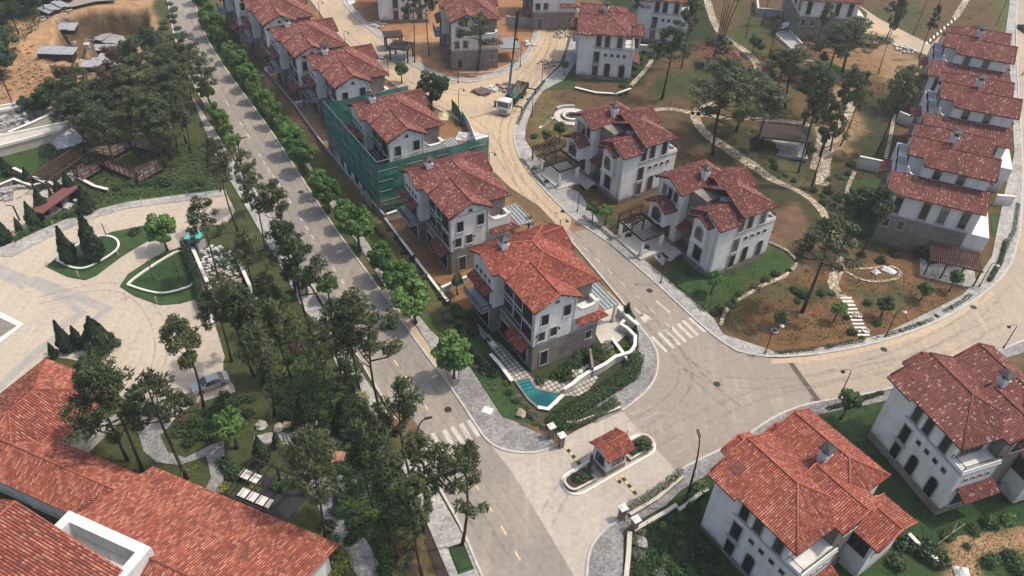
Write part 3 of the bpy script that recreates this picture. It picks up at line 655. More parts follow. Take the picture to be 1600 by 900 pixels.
# ------------------------------------------------------------------ villa with the long lean-to roof over a stone ground floor (east row)
def villa_c(tile='tile_dark', cap='cap_dark'):
    root = thing('villa', '', 'villa', (0, 0, 0))
    w = MB(); w.box(-1.3, 0, 5.4, 11.7, 16.5, 9.38); w.box(2.4, 3.9, 9.4, 11.6, 9.0, 13.0); w.box(.3, 7.0, 9.4, 11.3, 16.8, 13.0)
    gable_mass(w, 5.2, 12.3, 3.25, 10.4, 12.8, 12.98, .55, 'u', .65); gable_mass(w, -.4, 5, 5.9, 12.6, 12.8, 12.98, .5, 'u', .65)
    w.box(0.31, 3.92, 9.4, 2.39, 4.2, 10.5); w.box(-1.28, 9.8, 9.4, .29, 10.05, 10.5); w.box(-1.28, 13.9, 9.4, .29, 14.15, 10.6); w.build('wall', M['white'], root)
    c = MB()
    pts = [Vector((.2, 4.06, 12.0)), Vector((.6, 4.06, 11.1)), Vector((1.2, 4.06, 10.72)), Vector((2.4, 4.06, 10.58))]
    for a, b in zip(pts, pts[1:]): c.bar(a, b, .4, .14)
    c.hexa([(.1, 3.95, 9.5), (.5, 3.95, 9.5), (.5, 4.2, 9.5), (.1, 4.2, 9.5)], [(.1, 3.95, 12.0), (.35, 3.95, 11.8), (.35, 4.2, 11.8), (.1, 4.2, 12.0)])
    c.build('coping', M['whitecap'], root)
    s = MB(); s.box(-1.36, -.06, 0, 11.1, 16.56, 5.38); s.build('stone_base', M['stone'], root)
    s2 = MB(); s2.box(11.11, .004, 3.0, 14.2, 8.0, 5.4); s2.box(11.3, 1, 0, 14.0, 7.5, 3.0); s2.build('side_wing', M['white'], root)
    b = MB(); b.box(-1.42, -.13, 5.28, 11.2, -.061, 5.5); b.build('band', M['trim'], root)
    r = MB(); cp = MB()
    rect_roof(r, cp, 2.1, 12.3, 3.25, 10.4, 13.0, .55, 'u', True, False, brackets=True)
    rect_roof(r, cp, -.4, 5.6, 5.9, 12.6, 12.98, .50, 'u', brackets=True)
    rect_roof(r, cp, .2, 11.6, 9.2, 17.4, 12.96, .5, 'u', True, False)
    ro = roof_obj(root, r, cp, tile, cap); chimney(ro, 5.6, 10.0, 13.6, 16.4, 1.0)
    awning(root, [[(-2.0, -.6, 9.35), (12.3, -.6, 9.35), (12.3, 3.88, 10.85), (-2.0, 3.88, 10.85)]], tile, cap)
    awning(root, [[(-1.3, 9.6, 7.6), (-3.0, 9.6, 6.9), (-3.0, 13.5, 6.9), (-1.3, 13.5, 7.6)]], tile, cap)
    awning(root, [[(11.7, 9.0, 10.2), (13.4, 9.0, 9.5), (13.4, 16.5, 9.5), (11.7, 16.5, 10.2)]], tile, cap)
    for a in (.3, 4.3, 6.9, 9.9): win(root, 'win', 1.05, 2.9, 'S', a, 0, 5.9)
    for a in (4.4, 7.8): win(root, 'win', 1.05, 2.1, 'S', a, 3.9, 10.9)
    for a in (-.3, 1.9): win(root, 'win', .9, 1.5, 'S', a, -.065, 3.2)
    for a in (8.2, 11.6): win(root, 'glazing', 2.2, 2.4, 'W', a, .3 if a > 7 else 0, 10.4)
    for a in (2.0, 6.0): win(root, 'glazing', 2.4, 2.7, 'W', a, -1.3, 6.0)
    railing(root, [(-1.2, 4.2, 9.6), (-1.2, 13.8, 9.6)], .95)
    win(root, 'win', 1, 1.7, 'E', 6.5, 11.6, 11)
    return root
# ------------------------------------------------------------------ ground sheet with soil zones
wx = smooth_noise(3.5, 11)*1.3+smooth_noise(1.3, 12)*.6; wy = smooth_noise(3.5, 13)*1.3+smooth_noise(1.3, 14)*.6
alb = np.zeros(XX.shape+(3,)); alb[:] = (.15, .105, .062)
ORANGE = (.40, .25, .14); SOIL = (.25, .135, .068); BROWN = (.118, .078, .042); LITTER = (.066, .076, .032); OLIVE = (.092, .108, .038); GREEN = (.05, .085, .028); DKGREEN = (.030, .046, .022); PALE = (.52, .36, .21); TAN = (.30, .20, .115)
ZONES = [
 (LITTER, 2, [(-300, 1000), (-300, -60), (262, -60), (268, 60), (330, 190), (364, 242), (445, 380), (552, 545), (640, 690), (724, 830), (800, 1000)]),
 (DKGREEN, 3, [(-400, 260), (-400, -120), (300, -120), (150, 10), (86, 12), (60, 50), (15, 70), (-10, 120), (-60, 200)]),
 (ORANGE, 2, [(-60, 200), (-10, 120), (15, 75), (25, 35), (86, 14), (150, 4), (238, -4), (240, 50), (228, 84), (205, 110), (140, 118), (118, 150), (70, 180), (0, 200)]),
 ((.33, .20, .115), 1, [(0, 130), (60, 105), (110, 110), (115, 140), (60, 165), (0, 165)]),
 ((.30, .28, .26), 2, [(-80, 175), (60, 168), (112, 175), (112, 205), (-80, 250)]),
 (GREEN, 2, [(-60, 262), (70, 225), (110, 230), (60, 290), (20, 290), (-60, 320)]),
 (GREEN, 2, [(140, 330), (210, 300), (330, 280), (350, 300), (240, 325), (150, 345)]),
 (OLIVE, 2, [(400, 480), (470, 520), (590, 690), (640, 800), (600, 860), (500, 700), (400, 560)]),
 ((.042, .082, .030), 2, [(440, 640), (540, 660), (560, 730), (600, 760), (590, 830), (540, 780), (490, 700), (440, 690)]),
 ((.13, .095, .045), 2, [(600, 840), (640, 800), (700, 900), (640, 960)]),
 ((.062, .092, .032), 1, [(330, 96), (430, 215), (592, 448), (712, 612), (785, 650), (740, 560), (640, 440), (560, 330), (460, 190), (400, 110), (340, 0), (310, 0)]),
 ((.085, .11, .038), 1, [(462, 180), (500, 240), (605, 380), (720, 520), (740, 540), (680, 440), (600, 345), (500, 225)]),
 (SOIL, 1, [(380, 0), (480, 0), (560, 90), (720, 200), (760, 280), (860, 360), (960, 470), (760, 560), (690, 455), (602, 345), (500, 225), (415, 115)]),
 (ORANGE, 1, [(455, 180), (500, 190), (520, 220), (500, 225), (462, 185)]), (ORANGE, 1, [(610, 350), (650, 345), (650, 370), (625, 378)]), (ORANGE, 1, [(468, 165), (500, 165), (500, 190), (475, 185)]), (ORANGE, 1, [(405, 115), (440, 110), (435, 140), (415, 135)]),
 ((.33, .175, .09), 2, [(540, 25), (600, 80), (690, 125), (760, 128), (830, 80), (845, 0), (845, -60), (500, -60)]),
 ((.42, .25, .14), 2, [(640, 60), (700, 30), (705, 60), (690, 80), (700, 120), (665, 110)]),
 (BROWN, 2, [(815, 215), (850, 130), (900, 60), (1000, -60), (1700, -60), (1600, 400), (1540, 440), (1380, 530), (1200, 555), (1105, 515), (1000, 420)]),
 ((.16, .125, .055), 2, [(835, 160), (870, 140), (900, 200), (900, 240), (840, 240)]),
 (DKGREEN, 2, [(905, 120), (930, 20), (960, -40), (1090, -40), (1120, 60), (1060, 80), (1010, 110), (990, 140)]),
 ((.060, .060, .032), 2, [(1060, 180), (1100, 190), (1250, 290), (1320, 380), (1290, 410), (1230, 340), (1150, 300)]),
 ((.055, .06, .034), 2, [(1340, 150), (1400, 150), (1390, 220), (1400, 290), (1300, 350), (1290, 290), (1330, 240)]),
 ((.17, .105, .07), 1, [(1170, 360), (1230, 330), (1290, 380), (1310, 420), (1240, 440), (1200, 400)]),
 ((.26, .155, .08), 2, [(1280, 80), (1370, 70), (1400, 120), (1320, 130)]), (TAN, 2, [(1350, 60), (1400, 70), (1460, 100), (1450, 140), (1390, 130)]),
 ((.11, .10, .05), 2, [(1180, 235), (1260, 240), (1270, 300), (1200, 290)]), (OLIVE, 2, [(1560, 0), (1590, 0), (1580, 60), (1560, 55)]),
 (GREEN, 1, [(1320, 290), (1390, 270), (1400, 330), (1370, 400), (1330, 360)]),
 ((.185, .10, .052), 2, [(1120, 500), (1140, 480), (1260, 410), (1440, 410), (1510, 440), (1460, 490), (1350, 530), (1220, 545)]),
 ((.075, .075, .036), 3, [(1120, 130), (1180, 120), (1240, 150), (1230, 180), (1150, 160)]), ((.06, .06, .032), 3, [(1100, 190), (1180, 200), (1200, 250), (1150, 235)]), ((.07, .062, .036), 3, [(1210, 300), (1290, 300), (1290, 340), (1250, 330)]), ((.095, .085, .04), 3, [(1120, 480), (1180, 450), (1250, 430), (1260, 450), (1190, 480), (1140, 505)]), ((.10, .09, .045), 3, [(1330, 440), (1430, 450), (1500, 440), (1400, 480), (1340, 470)]), ((.06, .065, .03), 2, [(1240, 440), (1310, 445), (1300, 475), (1230, 478)]), ((.062, .070, .034), 3, [(1000, 150), (1090, 90), (1130, 110), (1100, 160)]), ((.060, .066, .034), 3, [(1230, 180), (1290, 190), (1310, 240), (1280, 290), (1230, 260)]), ((.075, .08, .036), 3, [(1160, 0), (1210, 60), (1180, 90), (1140, 60)]), ((.08, .08, .04), 3, [(1330, 20), (1440, 0), (1450, 50), (1390, 60)]),
 (TAN, 2, [(1290, 140), (1330, 130), (1350, 200), (1320, 240), (1280, 240)]),
 ((.045, .06, .03), 1, [(735, 480), (722, 520), (800, 605), (855, 665), (990, 590), (992, 520), (970, 500), (900, 460), (800, 460)]),
 (GREEN, 1, [(900, 320), (960, 345), (1060, 380), (1130, 480), (1240, 410), (1210, 380), (1110, 430), (1050, 420), (975, 370)]),
 ((.040, .075, .028), 2, [(980, 900), (990, 790), (1090, 720), (1300, 640), (1420, 610), (1660, 560), (1800, 1000), (980, 1000)]),
 ((.42, .26, .145), 1, [(1468, 905), (1480, 860), (1500, 838), (1610, 822), (1640, 860), (1560, 862), (1520, 885), (1515, 930)]),
 (GREEN, 2, [(1520, 890), (1560, 865), (1640, 858), (1640, 940), (1520, 940)]),
]
for col_, soft, poly in ZONES:
    pw = [flat(*p) for p in poly]; msk = inpoly(XX+wx*min(soft, 2)*.7, YY+wy*min(soft, 2)*.7, pw)
    k = blur(msk, soft+1)[..., None]; alb = alb*(1-k)+np.array(col_)*k
dk = (HH < -2.0) & (XX < -60); alb[dk] = (.145, .095, .058)
wallm = (HH < -.9) & (HH > -2.0) & (XX < -60); alb[wallm] = (.26, .18, .11)
def build_ground():
    ny, nx = XX.shape
    co = np.stack([XX, YY, HH], -1).reshape(-1, 3)
    idx = np.arange(ny*nx).reshape(ny, nx)
    q = np.stack([idx[:-1, :-1], idx[:-1, 1:], idx[1:, 1:], idx[1:, :-1]], -1).reshape(-1, 4)
    me = bpy.data.meshes.new('ground'); me.vertices.add(len(co)); me.vertices.foreach_set('co', co.ravel())
    me.loops.add(q.size); me.loops.foreach_set('vertex_index', q.ravel().astype(np.int32))
    me.polygons.add(len(q)); me.polygons.foreach_set('loop_start', np.arange(0, q.size, 4, dtype=np.int32)); me.polygons.foreach_set('loop_total', np.full(len(q), 4, dtype=np.int32))
    me.update(calc_edges=True)
    ca = me.color_attributes.new('soil', 'FLOAT_COLOR', 'POINT'); a4 = np.concatenate([alb.reshape(-1, 3), np.ones((ny*nx, 1))], 1); ca.data.foreach_set('color', a4.ravel())
    me.polygons.foreach_set('use_smooth', [True]*len(q))
    m, nt, b = newmat('soil_and_grass')
    at = N(nt, 'ShaderNodeAttribute', attribute_name='soil'); tc = N(nt, 'ShaderNodeTexCoord')
    n1 = N(nt, 'ShaderNodeTexNoise'); n1.inputs['Scale'].default_value = .55; n1.inputs['Detail'].default_value = 10; n1.inputs['Roughness'].default_value = .7
    n2 = N(nt, 'ShaderNodeTexNoise'); n2.inputs['Scale'].default_value = 4.5; n2.inputs['Detail'].default_value = 6; n2.inputs['Roughness'].default_value = .75
    for n in (n1, n2): nt.links.new(tc.outputs['Object'], n.inputs['Vector'])
    a = N(nt, 'ShaderNodeMix', data_type='RGBA', blend_type='MULTIPLY'); a.inputs[0].default_value = 1
    nt.links.new(at.outputs['Color'], a.inputs[6]); nt.links.new(ramp(nt, n1.outputs['Fac'], [(.3, (.62, .66, .62)), (.52, (1, 1, 1)), (.72, (1.3, 1.25, 1.2))]), a.inputs[7])
    a2 = N(nt, 'ShaderNodeMix', data_type='RGBA', blend_type='MULTIPLY'); a2.inputs[0].default_value = 1
    nt.links.new(a.outputs[2], a2.inputs[6]); nt.links.new(ramp(nt, n2.outputs['Fac'], [(.34, (.55, .58, .52)), (.6, (1.12, 1.1, 1.08))]), a2.inputs[7])
    nt.links.new(a2.outputs[2], b.inputs['Base Color']); b.inputs['Roughness'].default_value = .97; b.inputs['Specular IOR Level'].default_value = .1
    bp = N(nt, 'ShaderNodeBump'); bp.inputs['Strength'].default_value = .8; bp.inputs['Distance'].default_value = .12
    nt.links.new(n2.outputs['Fac'], bp.inputs['Height']); nt.links.new(bp.outputs[0], b.inputs['Normal'])
    me.materials.append(m); structure(link('ground', me))
build_ground()
far = MB(); S = 3000
far.poly([(-S, -S, -.6), (S, -S, -.6), (S, GY0, -.6), (-S, GY0, -.6)]); far.poly([(-S, GY1, -.6), (S, GY1, -.6), (S, S, -.6), (-S, S, -.6)])
far.poly([(-S, GY0, -.6), (GX0, GY0, -.6), (GX0, GY1, -.6), (-S, GY1, -.6)]); far.poly([(GX1, GY0, -.6), (S, GY0, -.6), (S, GY1, -.6), (GX1, GY1, -.6)])
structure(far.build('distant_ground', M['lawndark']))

def sheet(name, pts, z, mat, thick=None, world=False):
    P = [(p[0], p[1]) for p in pts] if world else [tuple(F2(*p, z)[:2]) for p in pts]
    b = MB()
    area = sum(P[i][0]*P[(i+1) % len(P)][1]-P[(i+1) % len(P)][0]*P[i][1] for i in range(len(P)))
    if area < 0: P.reverse()
    if thick: b.prism(P, z-thick, z)
    else: b.poly([(x, y, z) for x, y in P])
    return structure(b.build(name, M[mat] if isinstance(mat, str) else mat))
def smoothpts(P, it=2):
    P = [Vector(p) for p in P]
    for _ in range(it):
        Q = [P[0]]
        for a, b in zip(P, P[1:]): Q += [a*.75+b*.25, a*.25+b*.75]
        P = Q+[P[-1]]
    return P
def ribbon(b, P, w, z0, z1, m=0, terr=False, wj=0, closed=False):
    P = [Vector((p[0], p[1], 0)) for p in P]; L = []; R = []; n = len(P)
    for i, p in enumerate(P):
        if closed: d = P[(i+1) % n]-P[i-1]
        else: d = P[min(i+1, n-1)]-P[max(i-1, 0)]
        d.normalize(); nn = Vector((-d.y, d.x, 0)); ww = w/2*(1+rnd.uniform(-wj, wj)); L.append(p+nn*ww); R.append(p-nn*ww)
    def zz(p): return hz(p.x, p.y) if terr else 0
    rng = range(n) if closed else range(n-1)
    for i in rng:
        j = (i+1) % n
        l0, l1, r0, r1 = L[i], L[j], R[i], R[j]
        t = [Vector((q.x, q.y, zz(q)+z1)) for q in (r0, r1, l1, l0)]; b.poly(t, m)
        if z0 is not None:
            bt = [Vector((q.x, q.y, zz(q)+z0)) for q in (r0, r1, l1, l0)]
            b.poly([bt[0], bt[1], t[1], t[0]], m); b.poly([bt[2], bt[3], t[3], t[2]], m)
            if not closed and i == 0: b.poly([bt[3], bt[0], t[0], t[3]], m)
            if not closed and i == n-2: b.poly([bt[1], bt[2], t[2], t[1]], m)
def px(P, z=0): return [F2(*p, z) for p in P]
def kerb(P, w=.28, h=.17, it=2, mat='kerb', closed=False):
    b = MB(); ribbon(b, smoothpts(px(P), it), w, -.1, h, closed=closed); return structure(b.build('kerb', M[mat]))
def resample(P, step=.8):
    P = [Vector((p[0], p[1], 0)) for p in P]; out = [P[0]]
    for a, b in zip(P, P[1:]):
        n = max(1, int((b-a).length/step))
        for i in range(1, n+1): out.append(a+(b-a)*i/n)
    return out
def path(P, w, mat, z=.05, it=2, wj=.06, name='path'):
    Q = [Vector(G(*p)) for p in P]; Q = resample(smoothpts(Q, it)); b = MB(); ribbon(b, Q, w, -.2, z, terr=True, wj=wj); return structure(b.build(name, M[mat]))

# main road (left)
ML = [(840, 1080), (752, 900), (724, 829), (685, 760), (650, 700), (607, 637), (552, 545), (445, 380), (364, 242), (338, 192), (316, 157), (288, 105), (270, 50), (262, 0), (262, -60)]
MR = [(308, -60), (303, 0), (320, 57), (345, 97), (375, 140), (400, 172), (437, 225), (522, 357), (592, 450), (662, 550), (712, 615), (750, 675), (800, 737), (897, 900), (1000, 1080)]
sheet('road', ML+MR, .03, 'road')
# gateway pad between main road and junction
sheet('road', [(800, 737), (750, 675), (766, 694), (790, 705), (825, 709), (850, 705), (868, 696), (872, 690), (905, 670), (966, 640), (972, 642), (1058, 738), (1030, 765), (985, 805), (950, 822), (925, 850), (916, 880), (916, 1000), (960, 1040), (897, 900)], .034, 'gatepad')
# junction + inner street + right road
sheet('road', [(972, 642), (995, 625), (1015, 607), (1027, 585), (1029, 557), (1020, 535), (1000, 512), (975, 475), (950, 445), (880, 362), (905, 350), (947, 375), (1030, 447), (1104, 517), (1150, 550), (1200, 559), (1232, 562), (1278, 628), (1235, 640), (1200, 657), (1155, 690), (1085, 722), (1058, 738)], .03, 'roadj')
sheet('road', [(880, 362), (840, 320), (800, 295), (765, 262), (750, 222), (735, 200), (700, 178), (660, 160), (610, 130), (560, 85), (515, 40), (478, -10), (455, -60), (520, -60), (535, 0), (560, 33), (589, 55), (627, 89), (658, 111), (693, 124), (733, 130), (773, 121), (811, 107), (835, 78), (845, 40), (844, -60), (884, -60), (886, 20), (887, 60), (875, 100), (857, 117), (825, 150), (807, 190), (802, 217), (810, 245), (832, 277), (870, 318), (905, 350)], .032, 'roaddust')
sheet('road', [(1232, 562), (1275, 555), (1360, 539), (1440, 514), (1500, 485), (1550, 450), (1577, 420), (1590, 382), (1597, 330), (1598, 240), (1590, 130), (1587, 60), (1590, -60), (1700, -60), (1700, 480), (1583, 539), (1480, 580), (1380, 612), (1278, 628)], .031, 'roadright')
sheet('road', [(1330, 0), (1375, 30), (1455, 70), (1470, 55), (1455, 88), (1400, 70), (1350, 55), (1355, 20)], .03, 'roaddust')
sheet('road', [(86, 17), (150, 2), (180, 0), (180, -40), (100, -30)], .9, 'roadj')
sheet('drain_grate', [(1228, 563), (1236, 562), (1283, 626), (1275, 628)], .036, plain('dark_grate', (.10, .085, .07)))
# dust along kerbs
b = MB(); ribbon(b, smoothpts(px([(600, 452), (670, 550), (722, 618), (757, 672)])), 1.2, None, .037, wj=.15); structure(b.build('road_dust', M['dust']))
b = MB(); ribbon(b, smoothpts(px([(1205, 565), (1275, 561), (1360, 545), (1440, 521), (1500, 492), (1553, 456)])), .9, None, .037, wj=.2); structure(b.build('road_dust', M['dust']))
b = MB(); ribbon(b, smoothpts(px([(812, 235), (836, 270), (900, 338), (950, 370), (1035, 441), (1100, 505)])), 1.0, None, .037, wj=.25); structure(b.build('road_dust', M['roaddust']))
# kerbs
kerb(MR[1:12]+[(766, 694), (790, 705), (825, 709), (850, 705), (868, 696)])
kerb(ML[:-1])
kerb([(880, 362), (950, 445), (975, 475), (1000, 512), (1020, 535), (1029, 557), (1027, 585), (1015, 607), (995, 625), (972, 642)])
kerb([(886, -20), (887, 60), (875, 100), (857, 117), (825, 150), (807, 190), (802, 217), (810, 245), (832, 277), (870, 318), (905, 350), (947, 375), (1030, 447), (1104, 517), (1150, 550), (1200, 559), (1275, 555), (1360, 539), (1440, 514), (1500, 485), (1550, 450), (1577, 420), (1590, 382), (1597, 330), (1598, 240), (1590, 130), (1587, 60), (1590, -20)])
kerb([(1058, 738), (1085, 722), (1155, 690), (1200, 657), (1235, 640), (1278, 628), (1380, 612), (1480, 580), (1583, 539), (1660, 510)])
kerb([(535, 0), (560, 33), (589, 55), (627, 89), (658, 111), (693, 124), (733, 130), (773, 121), (811, 107), (835, 78), (845, 40), (844, -20)])
kerb([(765, 262), (750, 222), (735, 200), (700, 178), (660, 160), (610, 130), (560, 85), (515, 40), (478, -10)])
kerb([(985, 805), (950, 822), (925, 850), (917, 880), (916, 940)])
# pavements
Z = .15
sheet('pavement', [(712, 616), (719, 560), (735, 575), (785, 652), (800, 657), (830, 672), (862, 684), (868, 695), (850, 704), (825, 708), (790, 704), (766, 693), (751, 675)], Z, 'cobble', .25)
sheet('pavement', [(1019, 534), (1028, 557), (1026, 585), (1014, 606), (994, 624), (972, 641), (930, 660), (905, 655), (880, 668), (870, 663), (945, 617), (985, 590), (997, 560), (998, 520), (985, 480), (1000, 512)], Z, 'cobble', .25)
sheet('pavement', [(455, 215), (470, 238), (578, 384), (604, 430), (672, 515), (722, 562), (712, 610), (697, 580), (652, 510), (600, 445), (560, 382), (476, 262), (452, 228), (400, 160), (407, 155)], Z, 'palepave', .25)
sheet('pavement', [(300, 150), (320, 180), (350, 225), (362, 246), (440, 372), (455, 398), (500, 475), (550, 560), (607, 645), (650, 712), (684, 768), (724, 838), (752, 905), (760, 960), (735, 960), (702, 900), (642, 757), (600, 680), (540, 600), (500, 513), (473, 481), (441, 420), (335, 240), (308, 172)], Z, 'palepave', .25)
sheet('planting_trench', [(635, 762), (642, 757), (702, 900), (725, 960), (705, 960), (682, 900)], .06, plain('dark_mulch', (.055, .035, .028), fine=(6, .4)))
sheet('pavement', [(806, 188), (822, 156), (857, 120), (880, 100), (892, 60), (905, 60), (905, 90), (880, 125), (850, 140), (835, 160), (822, 195), (820, 218), (845, 255), (880, 290), (905, 300), (935, 345), (1000, 400), (1060, 450), (1115, 497), (1130, 522), (1200, 545), (1220, 553), (1300, 540), (1380, 522), (1450, 488), (1505, 460), (1530, 430), (1550, 400), (1558, 360), (1570, 300), (1585, 240), (1580, 130), (1570, 60), (1578, 0), (1589, 0), (1586, 60), (1589, 130), (1597, 240), (1596, 330), (1589, 382), (1576, 419), (1549, 449), (1499, 484), (1439, 513), (1360, 538), (1275, 554), (1200, 558), (1150, 549), (1104, 516), (1030, 446), (947, 374), (905, 349), (870, 317), (833, 277), (811, 245), (803, 217)], Z, 'palepave', .25)
sheet('pavement', [(1059, 739), (1085, 723), (1155, 691), (1200, 658), (1235, 641), (1278, 629), (1380, 613), (1480, 581), (1583, 540), (1660, 512), (1660, 530), (1583, 556), (1480, 596), (1390, 625), (1290, 645), (1240, 662), (1170, 705), (1100, 745), (1065, 765), (1040, 790), (985, 820), (974, 830), (974, 960), (916, 960), (917, 880), (926, 850), (951, 823), (986, 806), (1062, 745)], Z, 'cobble', .25)
sheet('pavement', [(535, 5), (545, 3), (575, 35), (600, 52), (640, 85), (668, 106), (700, 118), (735, 122), (770, 114), (803, 100), (826, 74), (836, 40), (835, -40), (843, -40), (844, 40), (834, 78), (810, 106), (772, 120), (733, 129), (694, 123), (659, 110), (628, 88), (589, 54), (560, 32)], Z, 'palepave', .25)
# white road markings
def mark(P, mat='paint', z=.038): sheet('road_marking', P, z, mat)
def dash(a, b, w=.14, mat='paint', z=.038):
    p, q = F2(*a), F2(*b); d = (q-p).normalized(); n = Vector((-d.y, d.x, 0))*w/2
    sheet('road_marking', [p+n, q+n, q-n, p-n], z, mat, world=True)
for a, b in [((352, 157), (358, 166)), ((374, 190), (379, 197)), ((386, 209), (391, 216)), ((404, 240), (408, 246)), ((411, 251), (414, 256)), ((418, 262), (422, 269)), ((426, 274), (431, 281)), ((434, 286), (438, 292)), ((442, 298), (447, 306)), ((451, 311), (455, 318)), ((468, 339), (473, 346)), ((477, 353), (482, 359)), ((486, 367), (491, 374)), ((508, 400), (512, 407)), ((520, 417), (524, 424)), ((533, 437), (537, 444)), ((551, 466), (556, 474)), ((572, 498), (577, 506)), ((602, 542), (607, 550)), ((616, 563), (622, 572)), ((632, 586), (637, 594)), ((664, 633), (669, 641)), ((742, 754), (748, 766)), ((762, 787), (769, 800)), ((783, 822), (791, 836)), ((805, 862), (813, 876))]:
    dash(a, b, .22, 'yellow' if a[1] > 530 else 'paint')
for a, b in [((890, 370), (897, 375)), ((911, 386), (918, 392)), ((930, 403), (937, 410)), ((949, 420), (956, 428)), ((969, 440), (978, 448)), ((992, 460), (1000, 468)), ((1015, 482), (1024, 490))]: dash(a, b, .15)
dash((1025, 470), (1047, 489), .3); dash((991, 481), (1004, 494), .3); dash((1039, 504), (1050, 514), .15)
mark([(1002, 490), (1012, 492), (1019, 500), (1012, 499), (1010, 506), (1003, 502), (1001, 496)])
for i, (a, b) in enumerate([((1018, 526), (1042, 550)), ((1029, 520), (1053, 544)), ((1038, 515), (1062, 539)), ((1049, 511), (1071, 534)), ((1059, 506), (1081, 528)), ((1067, 501), (1090, 524)), ((1077, 497), (1102, 519))]): dash(a, b, .5)
for a, b in [((662, 688), (672, 708)), ((676, 677), (694, 708)), ((694, 672), (708, 700)), ((706, 667), (726, 697)), ((720, 662), (736, 690)), ((732, 657), (748, 682)), ((745, 650), (758, 672))]: dash(a, b, .55)
for a, b in [((986, 648), (1018, 635)), ((998, 660), (1028, 644)), ((1034, 700), (1065, 682)), ((1048, 712), (1078, 696)), ((1065, 742), (1072, 736))]: dash(a, b, .42, 'paintfade')
dash((1100, 570), (1155, 557), .2, 'paintfade'); dash((301, 1), (268, 4), .5, 'paintfade')
for i in range(5): dash((272+i*7, 4), (273+i*7, 9), .5, 'paintfade')

# ---------------- the court on the left, its bands, planting islands
sheet('court', [(-120, 640), (-120, 360), (0, 400), (55, 382), (130, 345), (200, 325), (290, 313), (355, 305), (368, 330), (352, 352), (320, 350), (304, 380), (318, 440), (325, 480), (340, 520), (352, 560), (368, 612), (300, 632), (268, 660), (235, 690), (222, 665), (205, 640), (150, 570), (105, 560), (72, 558), (0, 615)], .05, 'court')
sheet('pavement', [(-120, 395), (-30, 392), (5, 385), (50, 365), (120, 335), (200, 315), (290, 303), (352, 296), (355, 305), (290, 313), (200, 325), (130, 345), (55, 382), (20, 400), (0, 400), (-120, 420)], .15, 'palepave', .2)
for bi_, P in enumerate(([(-20, 405), (40, 430), (95, 455), (137, 488), (120, 500), (95, 520), (85, 512), (110, 495), (120, 489), (90, 468), (30, 440), (-20, 425)],
          [(45, 432), (60, 432), (130, 460), (178, 481), (160, 495), (140, 515), (132, 508), (150, 492), (155, 484), (110, 466)],
          [(-10, 605), (60, 540), (85, 522), (92, 530), (68, 548), (-10, 620)], [(-10, 430), (-10, 418), (40, 447), (33, 452)])):
    sheet('court_band', P, .054+.002*bi_, 'bandgrey')
sheet('court_band', [(-40, 480), (0, 487), (37, 506), (0, 535), (-40, 560)], .066, 'whitecap')
sheet('court_band', [(-40, 488), (0, 496), (27, 509), (0, 527), (-40, 550)], .072, plain('pool_floor_grey', (.22, .20, .17)))
def island(P, ring, zl='lawn'):
    sheet('lawn', P, .17, zl, .2)
    if ring:
        b = MB(); ribbon(b, smoothpts(px(ring+[ring[0]]), 2), .3, 0, .42, closed=False); o = structure(b.build('kerb', M['whitecap']))
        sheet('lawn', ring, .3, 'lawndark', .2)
island([(72, 416), (88, 402), (115, 380), (150, 372), (175, 362), (225, 352), (235, 358), (232, 375), (190, 400), (150, 430), (133, 437), (105, 432)],
       [(90, 409), (100, 395), (140, 376), (160, 370), (180, 373), (188, 383), (183, 395), (150, 415), (130, 423), (110, 420)])
island([(187, 447), (200, 428), (240, 402), (260, 392), (290, 385), (305, 400), (312, 465), (280, 474), (250, 476), (210, 462)],
       [(200, 447), (212, 436), (250, 410), (286, 390), (296, 410), (308, 446), (280, 456), (252, 462), (222, 455)], 'lawn')
sheet('pavement', [(216, 675), (232, 668), (258, 640), (268, 662), (250, 680), (262, 706), (290, 715), (330, 695), (350, 688), (352, 740), (335, 790), (318, 770), (330, 745), (322, 712), (280, 727), (245, 722), (224, 705)], .12, 'cobble', .2)
path([(485, 730), (500, 760), (530, 815), (565, 870), (590, 920)], 2.5, 'cobble', .06)
path([(398, 690), (430, 682), (455, 688), (470, 690)], 1.6, 'palepave', .06)
# lawns
for P, m_ in [([(722, 562), (735, 570), (785, 650), (800, 655), (835, 662), (830, 640), (800, 600), (765, 545), (735, 505), (722, 520)], 'lawn'),
              ([(912, 320), (925, 322), (962, 345), (958, 352), (925, 340)], 'lawn'), ([(1035, 432), (1065, 410), (1108, 432), (1120, 440), (1200, 405), (1235, 410), (1190, 440), (1130, 490), (1112, 488)], 'lawn'),
              ([(1290, 642), (1375, 622), (1350, 690), (1320, 690)], 'lawn'), ([(862, 120), (885, 108), (898, 118), (900, 138), (860, 140)], 'lawn'),
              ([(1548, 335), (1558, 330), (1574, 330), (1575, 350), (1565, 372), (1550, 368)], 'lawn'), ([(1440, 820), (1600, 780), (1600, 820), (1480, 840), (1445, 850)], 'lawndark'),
              ([(945, 640), (870, 680), (862, 665), (930, 625)], 'lawndark'), ([(1282, 88), (1320, 108), (1370, 116), (1340, 124), (1270, 118)], 'lawn')]:
    sheet('lawn', P, .06, m_, .08)
